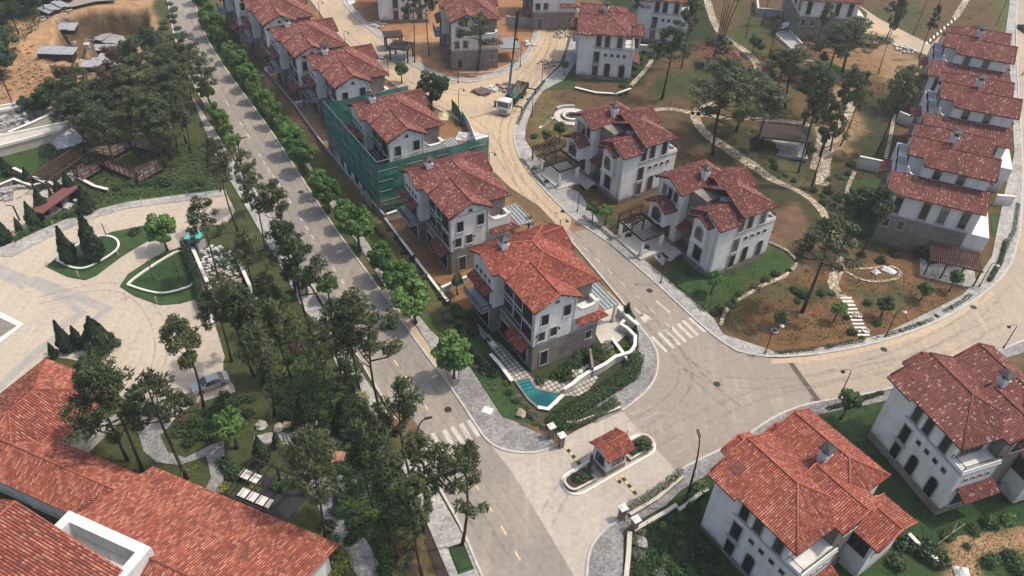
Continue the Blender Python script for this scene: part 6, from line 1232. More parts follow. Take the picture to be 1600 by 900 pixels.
# ------------------------------------------------------------------ gatehouse island
def gatehouse():
    a0, a1 = F2(896, 757), F2(1006, 695); d = a1-a0; ang = math.atan2(d.y, d.x)
    # kerbed island
    L = d.length/2; rr_ = 1.55; c = (a0+a1)/2; P = []
    for i in range(9): t = -math.pi/2+math.pi*i/8; P.append((L-.3+rr_*math.cos(t), rr_*math.sin(t)))
    for i in range(9): t = math.pi/2+math.pi*i/8; P.append((-L+.3+rr_*math.cos(t), rr_*math.sin(t)))
    def W(u, v): return Vector((c.x+u*math.cos(ang)-v*math.sin(ang), c.y+u*math.sin(ang)+v*math.cos(ang), 0))
    sheet('pavement', [W(*p) for p in P], .14, 'gatepad', .2, world=True)
    b = MB(); ribbon(b, [W(*p) for p in P], .26, 0, .2, closed=True); structure(b.build('kerb', M['whitecap']))
    for lab, u0, sx, ext in (('stone edged planter on the near tip of the gatehouse island', -L-.1, 1, 2.5), ('stone edged planter on the far tip of the gatehouse island', L+.1, -1, 3.2)):
        r = thing('planter', lab, 'planter', W(u0, 0), ang if sx > 0 else ang+math.pi)
        q = [(-.9, 0)]+[(-.2-.72*math.cos(t), 1.0*math.sin(t)) for t in (.5, 1.0, 1.5)]+[(ext, 1.1), (ext, -1.1)]+[(-.2-.72*math.cos(t), -1.0*math.sin(t)) for t in (1.5, 1.0, .5)]
        m = MB(); m.prism(q, .14, .62); m.build('planter_wall', M['stone'], r)
        m = MB(); q2 = [(x, y) for x, y in q]; ribbon(m, [Vector((x, y, 0)) for x, y in q2], .26, .6, .70, closed=True); m.build('coping', M['cream'], r)
        m = MB(); m.prism([(x*.85+.1, y*.85) for x, y in q], .6, .64); m.build('planter_soil', M['barkdark'], r)
    cu = -.2; root = thing('gatehouse', 'small grey gatehouse with red tiled gable roof on the kerbed island', 'gatehouse', W(cu, 0), ang)
    w = MB(); w.box(-1.45, -1.15, .9, 1.45, 1.15, 3.6); gable_mass(w, -1.85, 1.95, -1.75, 1.75, 3.3, 3.55, .5, 'u', .5); w.build('wall', M['white'], root)
    s = MB(); s.box(-1.51, -1.21, .14, 1.51, 1.21, .9); s.build('stone_base', M['stone'], root)
    r = MB(); cp = MB(); rect_roof(r, cp, -1.85, 1.95, -1.75, 1.75, 3.55, .5, 'u', tw=.24); ro = r.build('roof', [M['tile_red'], M['dark']], root); cp.build('ridge_tiles', M['cap_red'], ro, True)
    win(root, 'glazing', 1.8, 1.7, 'S', .2, -1.15, 1.4); win(root, 'glazing', 1.5, 1.7, 'W', 0, -1.45, 1.4); win(root, 'glazing', 1.8, 1.7, 'N', .2, 1.15, 1.4); win(root, 'door', .9, 2.0, 'E', 0, 1.45, .95)
    for lab, u, v in (('white barrier post with box beside the gatehouse roof', 2.6, .5), ('white barrier post before the gatehouse on the far lane side', -1.5, 1.4)):
        p = thing('barrier', lab, 'barrier', W(u, v), ang)
        m = MB(); m.box(-.2, -.2, .14, .2, .2, 1.15); m.build('barrier_box', M['frame'], p); m = MB(); m.bar((0, 0, 1.1), (.1, .1, 4.0 if u > 0 else 2.6), .09); m.build('barrier_arm', M['white'], p)
    h = thing('hand_sanitizer_stand', 'dark slim equipment stand in the near planter of the gatehouse island', 'stand', W(-2.9, .3), ang); m = MB(); m.box(-.15, -.15, .6, .15, .15, 1.5); m.box(-.25, -.2, 1.5, .25, .2, 1.85); m.build('stand_body', M['frame'], h)
    h.name = 'equipment_stand'
    for lab, p, q in (('yellow and black speed bump on the far lane beside the gatehouse', (883, 698), (906, 726)), ('yellow and black speed bump on the near lane, longer one', (969, 742), (994, 773)), ('short yellow and black speed bump on the near lane', (962, 747), (970, 755))):
        A, B = F2(*p), F2(*q); dd = B-A; n = max(2, int(dd.length/.5)); sp = thing('speed_bump', lab, 'speed bump', A, math.atan2(dd.y, dd.x))
        y = MB(); k = MB()
        for i in range(n): (y if i % 2 == 0 else k).box(i*dd.length/n, -.2, .03, (i+1)*dd.length/n-.01, .2, .10)
        y.build('yellow_block', M['yellow'], sp); k.build('black_block', M['frame'], sp)
gatehouse()
def pillar(px_, py_, lab, h=2.1, w=.58):
    r = thing('gate_pillar', lab, 'gate pillar', F2(px_, py_), R_(30)); m = MB(); m.box(-w/2, -w/2, 0, w/2, w/2, h); m.build('shaft', M['taupe'], r); m = MB(); m.box(-w/2-.14, -w/2-.14, h, w/2+.14, w/2+.14, h+.14); m.hexa([(-w/2-.06, -w/2-.06, h+.14), (w/2+.06, -w/2-.06, h+.14), (w/2+.06, w/2+.06, h+.14), (-w/2-.06, w/2+.06, h+.14)], [(-.1, -.1, h+.32), (.1, -.1, h+.32), (.1, .1, h+.32), (-.1, .1, h+.32)]); m.build('pillar_cap', M['whitecap'], r)
pillar(860, 684, 'pale capped gate pillar at the pool villa corner, upper of the pair'); pillar(876, 698, 'pale capped gate pillar at the pool villa corner, lower of the pair')
pillar(970, 811, 'pale capped gate pillar in front of the orange-roofed villa, left of the pair'); pillar(990, 829, 'pale capped gate pillar in front of the orange-roofed villa, right of the pair'); pillar(847, 268, 'pale capped pillar beside the grey carport of the upper white villa', 2.2)
for lab, p, q in (('dark iron side gate between the pillars at the pool villa corner', (861, 684), (875, 697)), ('dark iron side gate between the pillars before the orange-roofed villa', (971, 811), (989, 828))):
    A, B = F2(*p), F2(*q); r = thing('side_gate', lab, 'gate', A, math.atan2(B.y-A.y, B.x-A.x)); L = (B-A).length; railing(r, [(.4, 0, .15), (L-.4, 0, .15)], 1.6, name='gate_leaf')
def wall(P, h, lab, w=.25, mat='cream', cap='whitecap', z0=0, capw=.1, name='garden_wall', cat='wall', it=0, caph=.1):
    Q = [F2(*p) for p in P]; Q = smoothpts(Q, it) if it else Q; o0 = Q[0]; Q = [q-o0 for q in Q]; r = thing(name, lab, cat, o0)
    m = MB(); ribbon(m, Q, w, z0, h); m.build('wall', M[mat], r)
    if cap: m = MB(); ribbon(m, Q, w+capw*2, h, h+caph); m.build('coping', M[cap], r)
    return r
wall([(878, 663), (925, 645), (967, 640)][:1]+[(905, 664), (968, 640)], .55, 'long low stone planter wall on the far side of the gateway', .3, 'stone', 'cream', 0, .06)
wall([(983, 808), (1025, 783), (1066, 748)], .55, 'long low stone planter wall on the near side of the gateway', .3, 'stone', 'cream', 0, .06)
wall([(990, 832), (1045, 800), (1055, 793), (1060, 800), (1075, 790), (1095, 773), (1105, 768)], .5, 'stepped cream wall edging the lower villa garden', .35, 'cream', 'cream', 0, .05)
wall([(983, 835), (981, 870), (974, 940)], .5, 'straight cream boundary wall running off the bottom edge', .45, 'cream', 'cream', 0, .03)
# walls of the pool villa garden
wall([(840, 639), (856, 642), (868, 631), (880, 619)], .32, 'low white coping along the outer edge of the pool', .3, 'white', 'whitecap')
wall([(880, 618), (893, 610), (905, 600), (920, 590), (932, 585), (945, 578), (960, 567), (983, 560), (990, 550), (991, 535), (978, 522), (968, 516), (974, 510)], 1.2, 'white coped garden wall curving round the pool villa', .25, 'white', 'whitecap')
wall([(766, 560), (780, 575), (800, 602)], .8, 'short white coped wall between terrace and hedge', .3, 'stone', 'whitecap')
wall([(920, 560), (924, 590)], 1.9, 'plain grey wall of the raised bed beside the stone villa base', .3, 'taupe', None); wall([(955, 535), (985, 575)], .8, 'low wall along the narrow planting bed', .25, 'white', 'whitecap')
wall([(964, 492), (985, 512), (995, 520)], 1.5, 'white wall at the mouth of the pool villa drive', .3, 'white', 'whitecap')
sheet('driveway', [(905, 470), (950, 455), (975, 480), (990, 512), (965, 535), (945, 545), (935, 530)], .08, 'concrete', .1)
sheet('driveway', [(975, 350), (1010, 340), (1060, 385), (1035, 415)], .1, 'palepave', .1)
# pool
def pool():
    r = thing('swimming_pool', 'small turquoise pool with steps beside the tiled terrace', 'pool', F2(826, 594)); o0 = F2(826, 594)
    P = [F2(*p)-o0 for p in [(806, 598), (826, 593), (838, 609), (876, 617), (870, 632), (853, 641), (840, 638), (825, 625)]]
    a = MB(); a.prism([(p.x, p.y) for p in P], .02, .16)
    wm, nt, b = newmat('pool_water'); b.inputs['Base Color'].default_value = (.012, .16, .17, 1); b.inputs['Roughness'].default_value = .08
    no = N(nt, 'ShaderNodeTexNoise'); no.inputs['Scale'].default_value = 2.5; bp = N(nt, 'ShaderNodeBump'); bp.inputs['Strength'].default_value = .25; nt.links.new(no.outputs['Fac'], bp.inputs['Height']); nt.links.new(bp.outputs[0], b.inputs['Normal'])
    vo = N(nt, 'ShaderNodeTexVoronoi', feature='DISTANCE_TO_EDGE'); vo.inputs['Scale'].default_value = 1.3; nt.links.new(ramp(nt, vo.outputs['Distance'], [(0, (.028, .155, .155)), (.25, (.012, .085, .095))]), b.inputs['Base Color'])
    a.build('water', wm, r)
    e = MB(); ribbon(e, P, .3, .1, .24, closed=True); e.build('pool_edge', M['taupe'], r)
    s = MB()
    A, B = P[0], P[1]; dv = (P[7]-P[0]).normalized()
    for i in range(3):
        a_, b_ = A+dv*(.35+.55*i)+(B-A)*.06, B+dv*(.35+.55*i)-(B-A)*.1; s.bar((a_.x, a_.y, .165), (b_.x, b_.y, .165), .28, .05)
    s.build('pool_step', plain('pool_step_tiles', (.03, .22, .24), .3), r)
pool()
for i, (x, y) in enumerate([(908, 580), (912, 575), (918, 572)]):
    m = MB(); m.blob((0, 0, 0), .35, 8, 5, 0, .25); tag(m.build('stepping_stone', M['whitecap'], None, loc=F2(x, y, .12)), f'round pale stepping stone near the stone villa base, {ordinal(i)} from the terrace', 'stepping stone', 'round stepping stones')
tag(MB().build('x', M['white']) if False else link('stone_slab', (lambda m: (m.box(-.8, -.35, 0, .8, .35, .3), m.mesh('stone_slab', [M['whitecap']]))[1])(MB()), None, F2(768, 538, .1), R_(-50)), 'cream stone slab lying on the tiled terrace by the hedge', 'slab')
tag(link('manhole_cover', (lambda m: (m.box(-.62, -.5, 0, .62, .5, .02), m.mesh('manhole_cover', [M['whitecap']]))[1])(MB()), None, F2(762, 641, .152), R_(-20)), 'pale square cover in the cobbled pavement near the lower crosswalk', 'cover')

# ------------------------------------------------------------------ street lamps
def lamp_small(bx, by, ty, lab, head=-1, group='swan-neck street lamps', ang=None, white=False):
    p = F2(bx, by); h = max(4.2, min(6.2, hgt(bx, by, ty))); r = thing('street_lamp', lab, 'street lamp', p, R_(ang if ang is not None else (0 if head > 0 else 180)), group)
    m = MB(); m.tube([(0, 0, 0), (0, 0, .5)], .13, 8); m.tube([(0, 0, .5), (0, 0, h-.35)], [.075, .055], 8); m.build('pole', M['black'], r)
    m = MB(); m.tube([(0, 0, h-.36), (.08, 0, h-.08), (.35, 0, h), (.85, 0, h-.03), (1.0, 0, h-.18)], .04, 6); m.build('arm', M['black'], r)
    m = MB(); m.tube([(1.0, 0, h-.16), (1.0, 0, h-.28), (1.0, 0, h-.42)], [.07, .13, .30], 10); m.build('lamp_shade', M['white'] if white else M['black'], r)
L1 = [(1311, 622, 578, 'street lamp with dark shade by the drain grate, behind the lawn', 180, 0), (1383, 527, 483, 'street lamp with white shade right of the garden stair', 0, 1), (1567, 545, 508, 'street lamp behind the ridge of the right-edge villa', 180, 0), (1195, 553, 505, 'street lamp with white shade below the brown garden slope', 0, 1), (1529, 449, 411, 'street lamp with white shade beside the east row pergola', 0, 1),
      (902, 332, 290, 'street lamp in front of the grey carport villa', 180, 0), (1032, 443, 398, 'street lamp at the steps of the pergola villa', 180, 0), (873, 378, 342, 'street lamp rising behind the pool villa roof', 0, 0), (764, 272, 238, 'street lamp at the bend opposite the netted villa', 0, 0), (501, 33, 2, 'street lamp beside the second-farthest villa of the west row', 0, 0), (540, 78, 49, 'street lamp behind the third villa of the west row', 0, 0),
      (717, 179, 138, 'street lamp beside the round dark tree and the hoarding', 0, 0), (846, 134, 97, 'street lamp behind the truck load on the upper street', 180, 0), (716, 130, 100, 'street lamp on the kerb before the orange soil villa', 0, 0), (813, 104, 64, 'street lamp on the inner kerb left of the crane truck street', 0, 0), (632, 103, 67, 'street lamp beside the flat-roofed pavilion', 0, 0), (607, 120, 88, 'street lamp on the left kerb of the upper street', 0, 0), (1597, 118, 95, 'street lamp at the right edge by the east row', 180, 0), (831, 183, 160, 'street lamp beside the crane truck outrigger', 180, 0)]
for x, y, t, l, a, wh in L1: lamp_small(x, y, t, l, ang=a, white=bool(wh))
def lamp_tall(bx, by, ty, lab, ang):
    p = F2(bx, by); h = min(11, hgt(bx, by, ty)); r = thing('street_lamp', lab, 'street lamp', p, R_(ang), 'tall curved street lamps')
    m = MB(); P = [(0, 0, 0), (-.15, 0, h*.35), (-.05, 0, h*.65), (.3, 0, h*.88), (.9, 0, h)]; m.tube(smoothpts(P, 2), [.16-.09*i/16 for i in range(len(smoothpts(P, 2)))], 8); m.build('pole', M['black'], r)
    m = MB(); m.bar((.8, 0, h-.02), (1.7, 0, h+.12), .28, .1); m.build('lamp_head', M['black'], r)
lamp_tall(1068, 789, 692, 'tall curved black lamp beside the orange-roofed villa', 100); lamp_tall(655, 702, 655, 'tall curved black lamp at the lower crosswalk', 10); lamp_tall(381, 275, 217, 'tall curved dark lamp on the left kerb of the main road', 20)
def pole(bx, by, ty, lab, mat='black', w=.06, name='lamp_post', cat='lamp post', head=True):
    p = F2(bx, by); h = min(9, hgt(bx, by, ty)); r = thing(name, lab, cat, p); m = MB(); m.tube([(0, 0, 0), (0, 0, h)], w, 6); m.build('pole', M[mat], r)
    if head: m = MB(); m.tube([(0, 0, h), (-.5, 0, h+.12), (-1.2, 0, h+.1)], [.07, .07, .05], 6); m.build('lamp_head', M[mat], r)
pole(31, 345, 322, 'brown court lamp post among the cypresses at the left', 'dark', .13); pole(19, 160, 115, 'leaning utility pole at the edge of the orange earthworks', 'dark', .12, 'utility_pole', 'pole', False)
for i, (x, y, t) in enumerate([(167, 371, 350), (85, 356, 346), (147, 333, 325), (222, 317, 309), (293, 307, 299), (25, 387, 377), (75, 417, 408), (124, 434, 423), (186, 401, 392), (198, 468, 455), (246, 475, 464)]):
    pole(x, y, t, 'dark thin lamp post on the lawn island by the tall cypress' if i == 0 else f'short white bollard light edging the court lanes, {ordinal(i-1)} in the run', 'black' if i == 0 else 'white', .07, 'garden_lamp', 'garden lamp', False)

# ------------------------------------------------------------------ silver car
def car(name, lab, p, ang, body):
    r = thing(name, lab, 'car', p, ang)
    prof = [(-2.25, .30), (-2.33, .62), (-2.2, .86), (-1.75, .95), (-1.1, 1.36), (-.45, 1.45), (.35, 1.43), (1.15, 1.0), (1.95, .86), (2.25, .68), (2.3, .35), (2.2, .25), (-2.2, .25)]
    def wd(z, x): return (.88 if z < .9 else .88-.32*(z-.9)/.55)*(1-.10*max(0, abs(x)-1.5)/.8)
    m = MB(); n = len(prof)
    Lp = [(x, -wd(z, x), z) for x, z in prof]; Rp = [(x, wd(z, x), z) for x, z in prof]
    m.poly(Lp[::-1]); m.poly(Rp)
    for i in range(n): j = (i+1) % n; m.poly([Lp[i], Lp[j], Rp[j], Rp[i]][::1])
    bo = m.build('body', body, r); bv = bo.modifiers.new('b', 'BEVEL'); bv.width = .05; bv.segments = 3
    g = MB()
    for s in (-1, 1):
        def P(x, z, o=.012): return (x, s*(wd(z, x)+o), z)
        g.poly([P(-1.25, .98), P(-.95, 1.33), P(-.1, 1.38), P(-.1, .98)][::-s]); g.poly([P(-.02, .98), P(-.02, 1.38), P(.35, 1.36), P(.95, .98)][::-s])
    g.build('side_glass', M['glass'], r)
    for nm, a, b in (('rear_window', (-1.68, .975), (-1.15, 1.33)), ('windscreen', (1.1, 1.035), (.42, 1.405))):
        g = MB(); s_ = .76; t = .62; g.poly([(a[0], -s_, a[1]+.03), (a[0], s_, a[1]+.03), (b[0], t, b[1]+.03), (b[0], -t, b[1]+.03)]); g.build(nm, M['glass'], r)
    for x in (-1.4, 1.4):
        for s in (-1, 1):
            w = MB(); w.tube([(x, s*.70, .32), (x, s*.90, .32)], .32, 16); wo = w.build('wheel', M['black'], r); h = MB(); h.tube([(x, s*.88, .32), (x, s*.915, .32)], .2, 10); h.build('rim', M['metal'], wo)
    for s in (-1, 1):
        m = MB(); m.box(2.18, s*.5-.18, .6, 2.30, s*.5+.18, .74); m.build('headlight', M['white'], r); m = MB(); m.box(-2.32, s*.58-.2, .68, -2.22, s*.58+.2, .82); m.build('tail_light', M['cap_red'], r)
        m = MB(); m.box(.75, s*.93-.08, .95, .93, s*.93+.08, 1.07); m.build('mirror', body, r)
silver = plain('silver_paint', (.52, .50, .48), .3, .5, var=.02); darkp = plain('dark_blue_paint', (.03, .035, .05), .3, .3, var=.02)
ca, cb_ = F2(304, 608), F2(354, 589); car('parked_car', 'silver saloon car parked on the cream court under a pine', F2(330, 603, .05), math.atan2((ca-cb_).y, (ca-cb_).x), silver)
car('parked_car', 'dark car half cut by the right edge, behind the east row', F2(1600, 48, .035), R_(95), darkp)

# ------------------------------------------------------------------ crane truck
def crane_truck():
    p, q = F2(785, 182), F2(828, 128); d = p-q; ang = math.atan2(d.y, d.x); r = thing('crane_truck', 'white-cab truck with blue crane boom and railed load bed, parked on the dusty street', 'truck', p, ang)
    # x forward (towards the cab front at x=0), body to -x
    m = MB(); prof = [(-2.1, .75), (0, .75), (.05, 1.7), (-.05, 1.9), (-.28, 3.05), (-.45, 3.15), (-2.1, 3.15)]
    A = [(x, -1.25, z) for x, z in prof]; B = [(x, 1.25, z) for x, z in prof]; m.poly(A); m.poly(B[::-1])
    for i in range(len(prof)): j = (i+1) % len(prof); m.poly([A[j], A[i], B[i], B[j]])
    cabo = m.build('cab', M['white'], r); bv = cabo.modifiers.new('b', 'BEVEL'); bv.width = .06; bv.segments = 2
    g = MB(); g.poly([(-.04, -1.1, 1.95), (-.04, 1.1, 1.95), (-.23, 1.08, 2.9), (-.23, -1.08, 2.9)]); g.build('windscreen', M['glass'], cabo)
    g = MB()
    for s in (-1, 1): g.poly([(-.25, s*1.265, 1.95), (-.42, s*1.265, 2.85), (-1.4, s*1.265, 2.85), (-1.4, s*1.265, 1.95)][::s])
    g.build('side_window', M['glass'], cabo)
    g = MB(); g.box(.0, -1.22, .45, .14, 1.22, .85); g.box(.055, -.8, 1.0, .075, .8, 1.5); g.build('bumper', M['metal'], cabo)
    for s in (-1, 1):
        g = MB(); g.box(-.1, s*1.5-.08, 1.9, .1, s*1.5+.08, 2.6); g.build('mirror', M['black'], cabo)
        g = MB(); g.box(.1, s*.95-.15, .9, .16, s*.95+.15, 1.1); g.build('headlight', M['white'], cabo)
    c = MB(); c.box(-12.0, -.5, .7, -2.0, .5, 1.05); c.build('chassis', M['black'], r)
    b = MB(); b.box(-12, -1.25, 1.1, -3.9, 1.25, 1.3)
    for i in range(12):
        x = -12+i*8.0/11
        for s in (-1, 1): b.box(x-.05, s*1.22-.04, 1.3, x+.05, s*1.22+.04, 2.1)
    for s in (-1, 1):
        for z in (1.55, 1.8, 2.1): b.box(-12, s*1.22-.03, z-.05, -3.9, s*1.22+.03, z+.05)
    b.box(-12, -1.25, 1.3, -11.95, 1.25, 2.1); b.build('load_bed', M['black'], r)
    for x in (-1.0, -9.0, -10.3):
        for s in (-1, 1): w = MB(); w.tube([(x, s*.85, .5), (x, s*1.22, .5)], .5, 16); wo = w.build('wheel', M['black'], r); h = MB(); h.tube([(x, s*1.2, .5), (x, s*1.235, .5)], .27, 10); h.build('rim', M['metal'], wo)
    k = MB(); k.tube([(-3.0, 0, 1.0), (-3.0, 0, 3.4)], .38, 10); k.box(-3.7, -.8, 1.0, -2.3, .8, 1.9); k.build('crane_base', M['black'], r)
    # boom: rises from the turret, leaning back over the bed
    blue = plain('blue_boom_paint', (.10, .17, .29), .6, .1, var=.1)
    def towards(tx, ty, L):
        base = Vector((p.x, p.y, 0))+Vector((math.cos(ang), math.sin(ang), 0))*-3.0; base.z = 3.3; best = None
        for el in range(30, 88, 2):
            for az in range(0, 360, 5):
                e = base+Vector((math.cos(R_(el))*math.cos(R_(az)), math.cos(R_(el))*math.sin(R_(az)), math.sin(R_(el))))*L
                cc = RC.T@(np.array(e)-np.array([0, 0, CAMH])); X_, Y_ = cc[0]/cc[2]*FPX+800, cc[1]/cc[2]*FPX+450; s_ = (X_-tx)**2+(Y_-ty)**2
                if best is None or s_ < best[0]: best = (s_, e)
        e = best[1]-Vector((p.x, p.y, 0)); ca, sa = math.cos(-ang), math.sin(-ang); return Vector((e.x*ca-e.y*sa, e.x*sa+e.y*ca, e.z))
    tip = towards(809, 16, 18.5); b0 = Vector((-3.0, 0, 3.3)); mid = b0.lerp(tip, .45)
    m = MB(); m.bar(b0, mid, .34, .4); m.bar(b0+Vector((0, 0, -1.2)), b0.lerp(tip, .25)+Vector((0, 0, -.2)), .16); bm_ = m.build('boom', blue, r); m = MB(); m.bar(mid, tip, .24, .30); m.bar(b0.lerp(tip, .8), tip, .44, .55); m.build('boom_extension', M['black'], r)
    m = MB(); m.tube([tip, tip-Vector((0, 0, 5.0))], .03, 4); m.box(tip.x-.15, tip.y-.15, tip.z-5.4, tip.x+.15, tip.y+.15, tip.z-5.0); m.build('hoist_cable', M['black'], r)
    for x in (-3.2, -11.6):
        for s in (-1, 1): m = MB(); m.box(x-.12, min(s*1.2, s*2.9), .95, x+.12, max(s*1.2, s*2.9), 1.15); m.box(x-.1, s*2.85-.1, .12, x+.1, s*2.85+.1, 1.3); m.box(x-.25, s*2.85-.25, .03, x+.25, s*2.85+.25, .12); m.build('outrigger', M['black'], r)
    ca, sa = math.cos(ang), math.sin(ang)
    for i in range(7):
        x, y = -5.2-i*.55, (-.5 if i % 2 else .45); m = MB(); m.blob((0, 0, .35), .42, 8, 6, 0, .8, .12); o = tag(m.build('plant_bag', plain('green_sack', (.04, .16, .11), .8) if i == 0 else bpy.data.materials['green_sack'], None, True, (p.x+x*ca-y*sa, p.y+x*sa+y*ca, 1.31)), 'green sack of a plant root ball on the truck bed', 'sack', 'green sacks on the truck bed')
    tr_ = MB(); R2 = random.Random(3)
    for i in range(26):
        a = (R2.uniform(-5, -9), R2.uniform(-.9, .9), 1.6); e = (a[0]-R2.uniform(2, 4.2), a[1]+R2.uniform(-.6, .6), 1.8+R2.uniform(.3, 1.6)); tr_.tube([a, ((a[0]+e[0])/2, (a[1]+e[1])/2, 2.1), e], [.05, .035, .012], 4)
    o = tr_.build('sapling_bundle', M['wood'], None); o.location = (p.x, p.y, 0); o.rotation_euler = (0, 0, ang); tag(o, 'bundle of bare saplings lying on the truck bed', 'saplings')
crane_truck()

# ------------------------------------------------------------------ scaffold netting round the fourth villa
def netting():
    r = thing('scaffold_netting', 'green safety netting on scaffold poles around a villa under construction', 'scaffold', (-20.73, 109.6, 0), R_(31.7))
    nm, nt, b = newmat('green_netting'); tc = N(nt, 'ShaderNodeTexCoord'); no = N(nt, 'ShaderNodeTexNoise'); no.inputs['Scale'].default_value = .7; no.inputs['Detail'].default_value = 6; nt.links.new(tc.outputs['Object'], no.inputs['Vector'])
    nt.links.new(ramp(nt, no.outputs['Fac'], [(.3, (.012, .10, .078)), (.7, (.026, .175, .13))]), b.inputs['Base Color']); b.inputs['Roughness'].default_value = .8
    t = N(nt, 'ShaderNodeBsdfTransparent'); mx = N(nt, 'ShaderNodeMixShader'); mx.inputs[0].default_value = .10; nt.links.new(b.outputs[0], mx.inputs[1]); nt.links.new(t.outputs[0], mx.inputs[2]); nt.links.new(mx.outputs[0], nt.nodes['Material Output'].inputs[0])
    def net(p, q, z0, z1, name='net'):
        m = MB(); p, q = Vector(p), Vector(q); n = 14
        d = (q-p).normalized(); nn = Vector((-d.y, d.x, 0)); R2 = random.Random(5)
        off = [[R2.uniform(-.12, .12) for _ in range(7)] for _ in range(n+1)]
        for i in range(n):
            for k in range(6):
                def V(a, c): w = p+(q-p)*a/n+nn*(off[a][c] if 0 < c < 6 else 0); return (w.x, w.y, z0+(z1-z0)*c/6)
                m.poly([V(i, k), V(i+1, k), V(i+1, k+1), V(i, k+1)])
        o = m.build(name, nm, r, True)
    A, B, C, D = (-3.9, -4.4, 0), (-4.5, 18.2, 0), (15.8, -4.4, 0), (14.8, -3.3, 0)
    net(A, B, 2.75, 10.2); net(A, B, .1, 2.7, 'lower_net'); net(A, C, 2.75, 9.6); net(A, (5.5, -4.4, 0), .1, 2.7, 'lower_net'); net(B, (11.5, 18.2, 0), 3, 9.6)
    f = MB()
    for (p, q, nz) in ((A, B, 8), (A, C, 7)):
        p, q = Vector(p), Vector(q)
        for i in range(nz+1):
            w = p+(q-p)*i/nz; f.tube([(w.x, w.y, 0), (w.x, w.y, 10.4)], .04, 5)
        for z in (2.72, 4.6, 6.5, 8.4, 10.2): f.tube([(p.x, p.y, z), (q.x, q.y, z)], .045, 5)
    f.build('scaffold_tube', M['metal'], r)
    d = MB(); d.box(-4.0, -2.9, 4.15, -2.9, 16, 4.25); d.box(-4.0, -2.9, 6.0, -2.9, 16, 6.1); d.build('scaffold_deck', M['dark'], r)
    # printed banners on the road side
    bm_ = plain('banner_white', (.52, .55, .55), .7); bi = plain('banner_ink', (.10, .16, .17), .7)
    for i, y in enumerate((2.4, 5.8, 9.2)):
        bb = MB(); bb.box(-4.66, y-.75, .5, -4.62, y+.75, 2.6); o = bb.build('banner', bm_, r); c = MB(); c.box(-4.68, y-.45, 1.5, -4.661, y+.4, 1.75); c.box(-4.68, y-.2, 1.05, -4.661, y+.25, 1.35)
        for k in range(4): c.box(-4.68, y-.5+.26*k, .75, -4.661, y-.36+.26*k, .9)
        c.build('banner_print', bi, o)
    for lab, y in (('low', -.8), ('x', 13)):
        bb = MB(); bb.box(-4.66, y-1.4, .2, -4.62, y+1.4, 2.5); o = bb.build('banner', plain('banner_photo', (.12, .17, .18), .7, c2=(.42, .44, .42), scale=1.4) if lab == 'low' else bpy.data.materials['banner_photo'], r)
netting()
def tarp(px_, py_, z, s, lab, col=(.45, .46, .47), name='tarpaulin', mat=None):
    R2 = random.Random(int(px_*7+py_)); m = MB(); n = 7; g = [[(x*s[0]/n-s[0]/2, y*s[1]/n-s[1]/2, max(.02, s[2]*(1-((x-n/2)/(n/2))**2)*(1-((y-n/2)/(n/2))**2)+R2.uniform(-.12, .16)*s[2])) for x in range(n+1)] for y in range(n+1)]
    for y in range(n):
        for x in range(n): m.poly([g[y][x], g[y][x+1], g[y+1][x+1], g[y+1][x]])
    q = G(px_, py_); o = m.build(name, mat or plain(name+'_fabric', col, .7, scale=3, var=.25), None, False, (q.x, q.y, q.z+z)); o.rotation_euler = (0, 0, R2.uniform(0, 3)); tag(o, lab, name.replace('_', ' ')); return o
# white hoarding along the street beside the netted villa
hw = wall([(722, 188), (733, 205), (745, 238)], 2.2, 'grubby white site hoarding curving along the dusty street', .12, 'white', None, name='site_hoarding', cat='hoarding')
hw2 = wall([(706, 172), (716, 184), (722, 198)], 2.4, 'green sheet fence at the end of the white hoarding', .1, 'lawn', None, name='site_fence', cat='fence')
list(hw2.children)[0].data.materials[0] = bpy.data.materials['green_netting']
tarp(738, 215, 0, (3, 6, 1.0), 'crumpled white sheeting behind the site hoarding', (.62, .62, .62)); tarp(575, 215, 4.4, (3.5, 5, 2.2), 'grey plastic sheeting bundled beside the netted villa', (.40, .41, .43)); tarp(693, 182, 0, (3, 2, .6), 'yellow and grey sheet on the soil behind the hoarding', (.55, .52, .28))
tarp(1228, 42, .3, (7, 2.2, .8), 'bright white sheet lying before the villa with brown stone base', (.75, .76, .78)); tarp(1368, 426, .1, (1.2, 1.0, .5), 'white sack lying in the kidney-shaped bed', (.75, .74, .72)); tarp(1389, 424, .1, (2.0, 1.4, .5), 'crumpled white plastic in the kidney-shaped bed', (.78, .77, .76)); tarp(1502, 897, .1, (1.6, 1.6, .7), 'white sack on the bare earth at the lower right', (.78, .77, .74))
tarp(100, 215, 0, (8, 5, 1.4), 'pale grey rubble heap beside the wooded bank', (.50, .49, .47)); tarp(545, 4, 0, (3, 3, 1.2), 'white bundle on the pavement at the top edge', (.75, .75, .74))
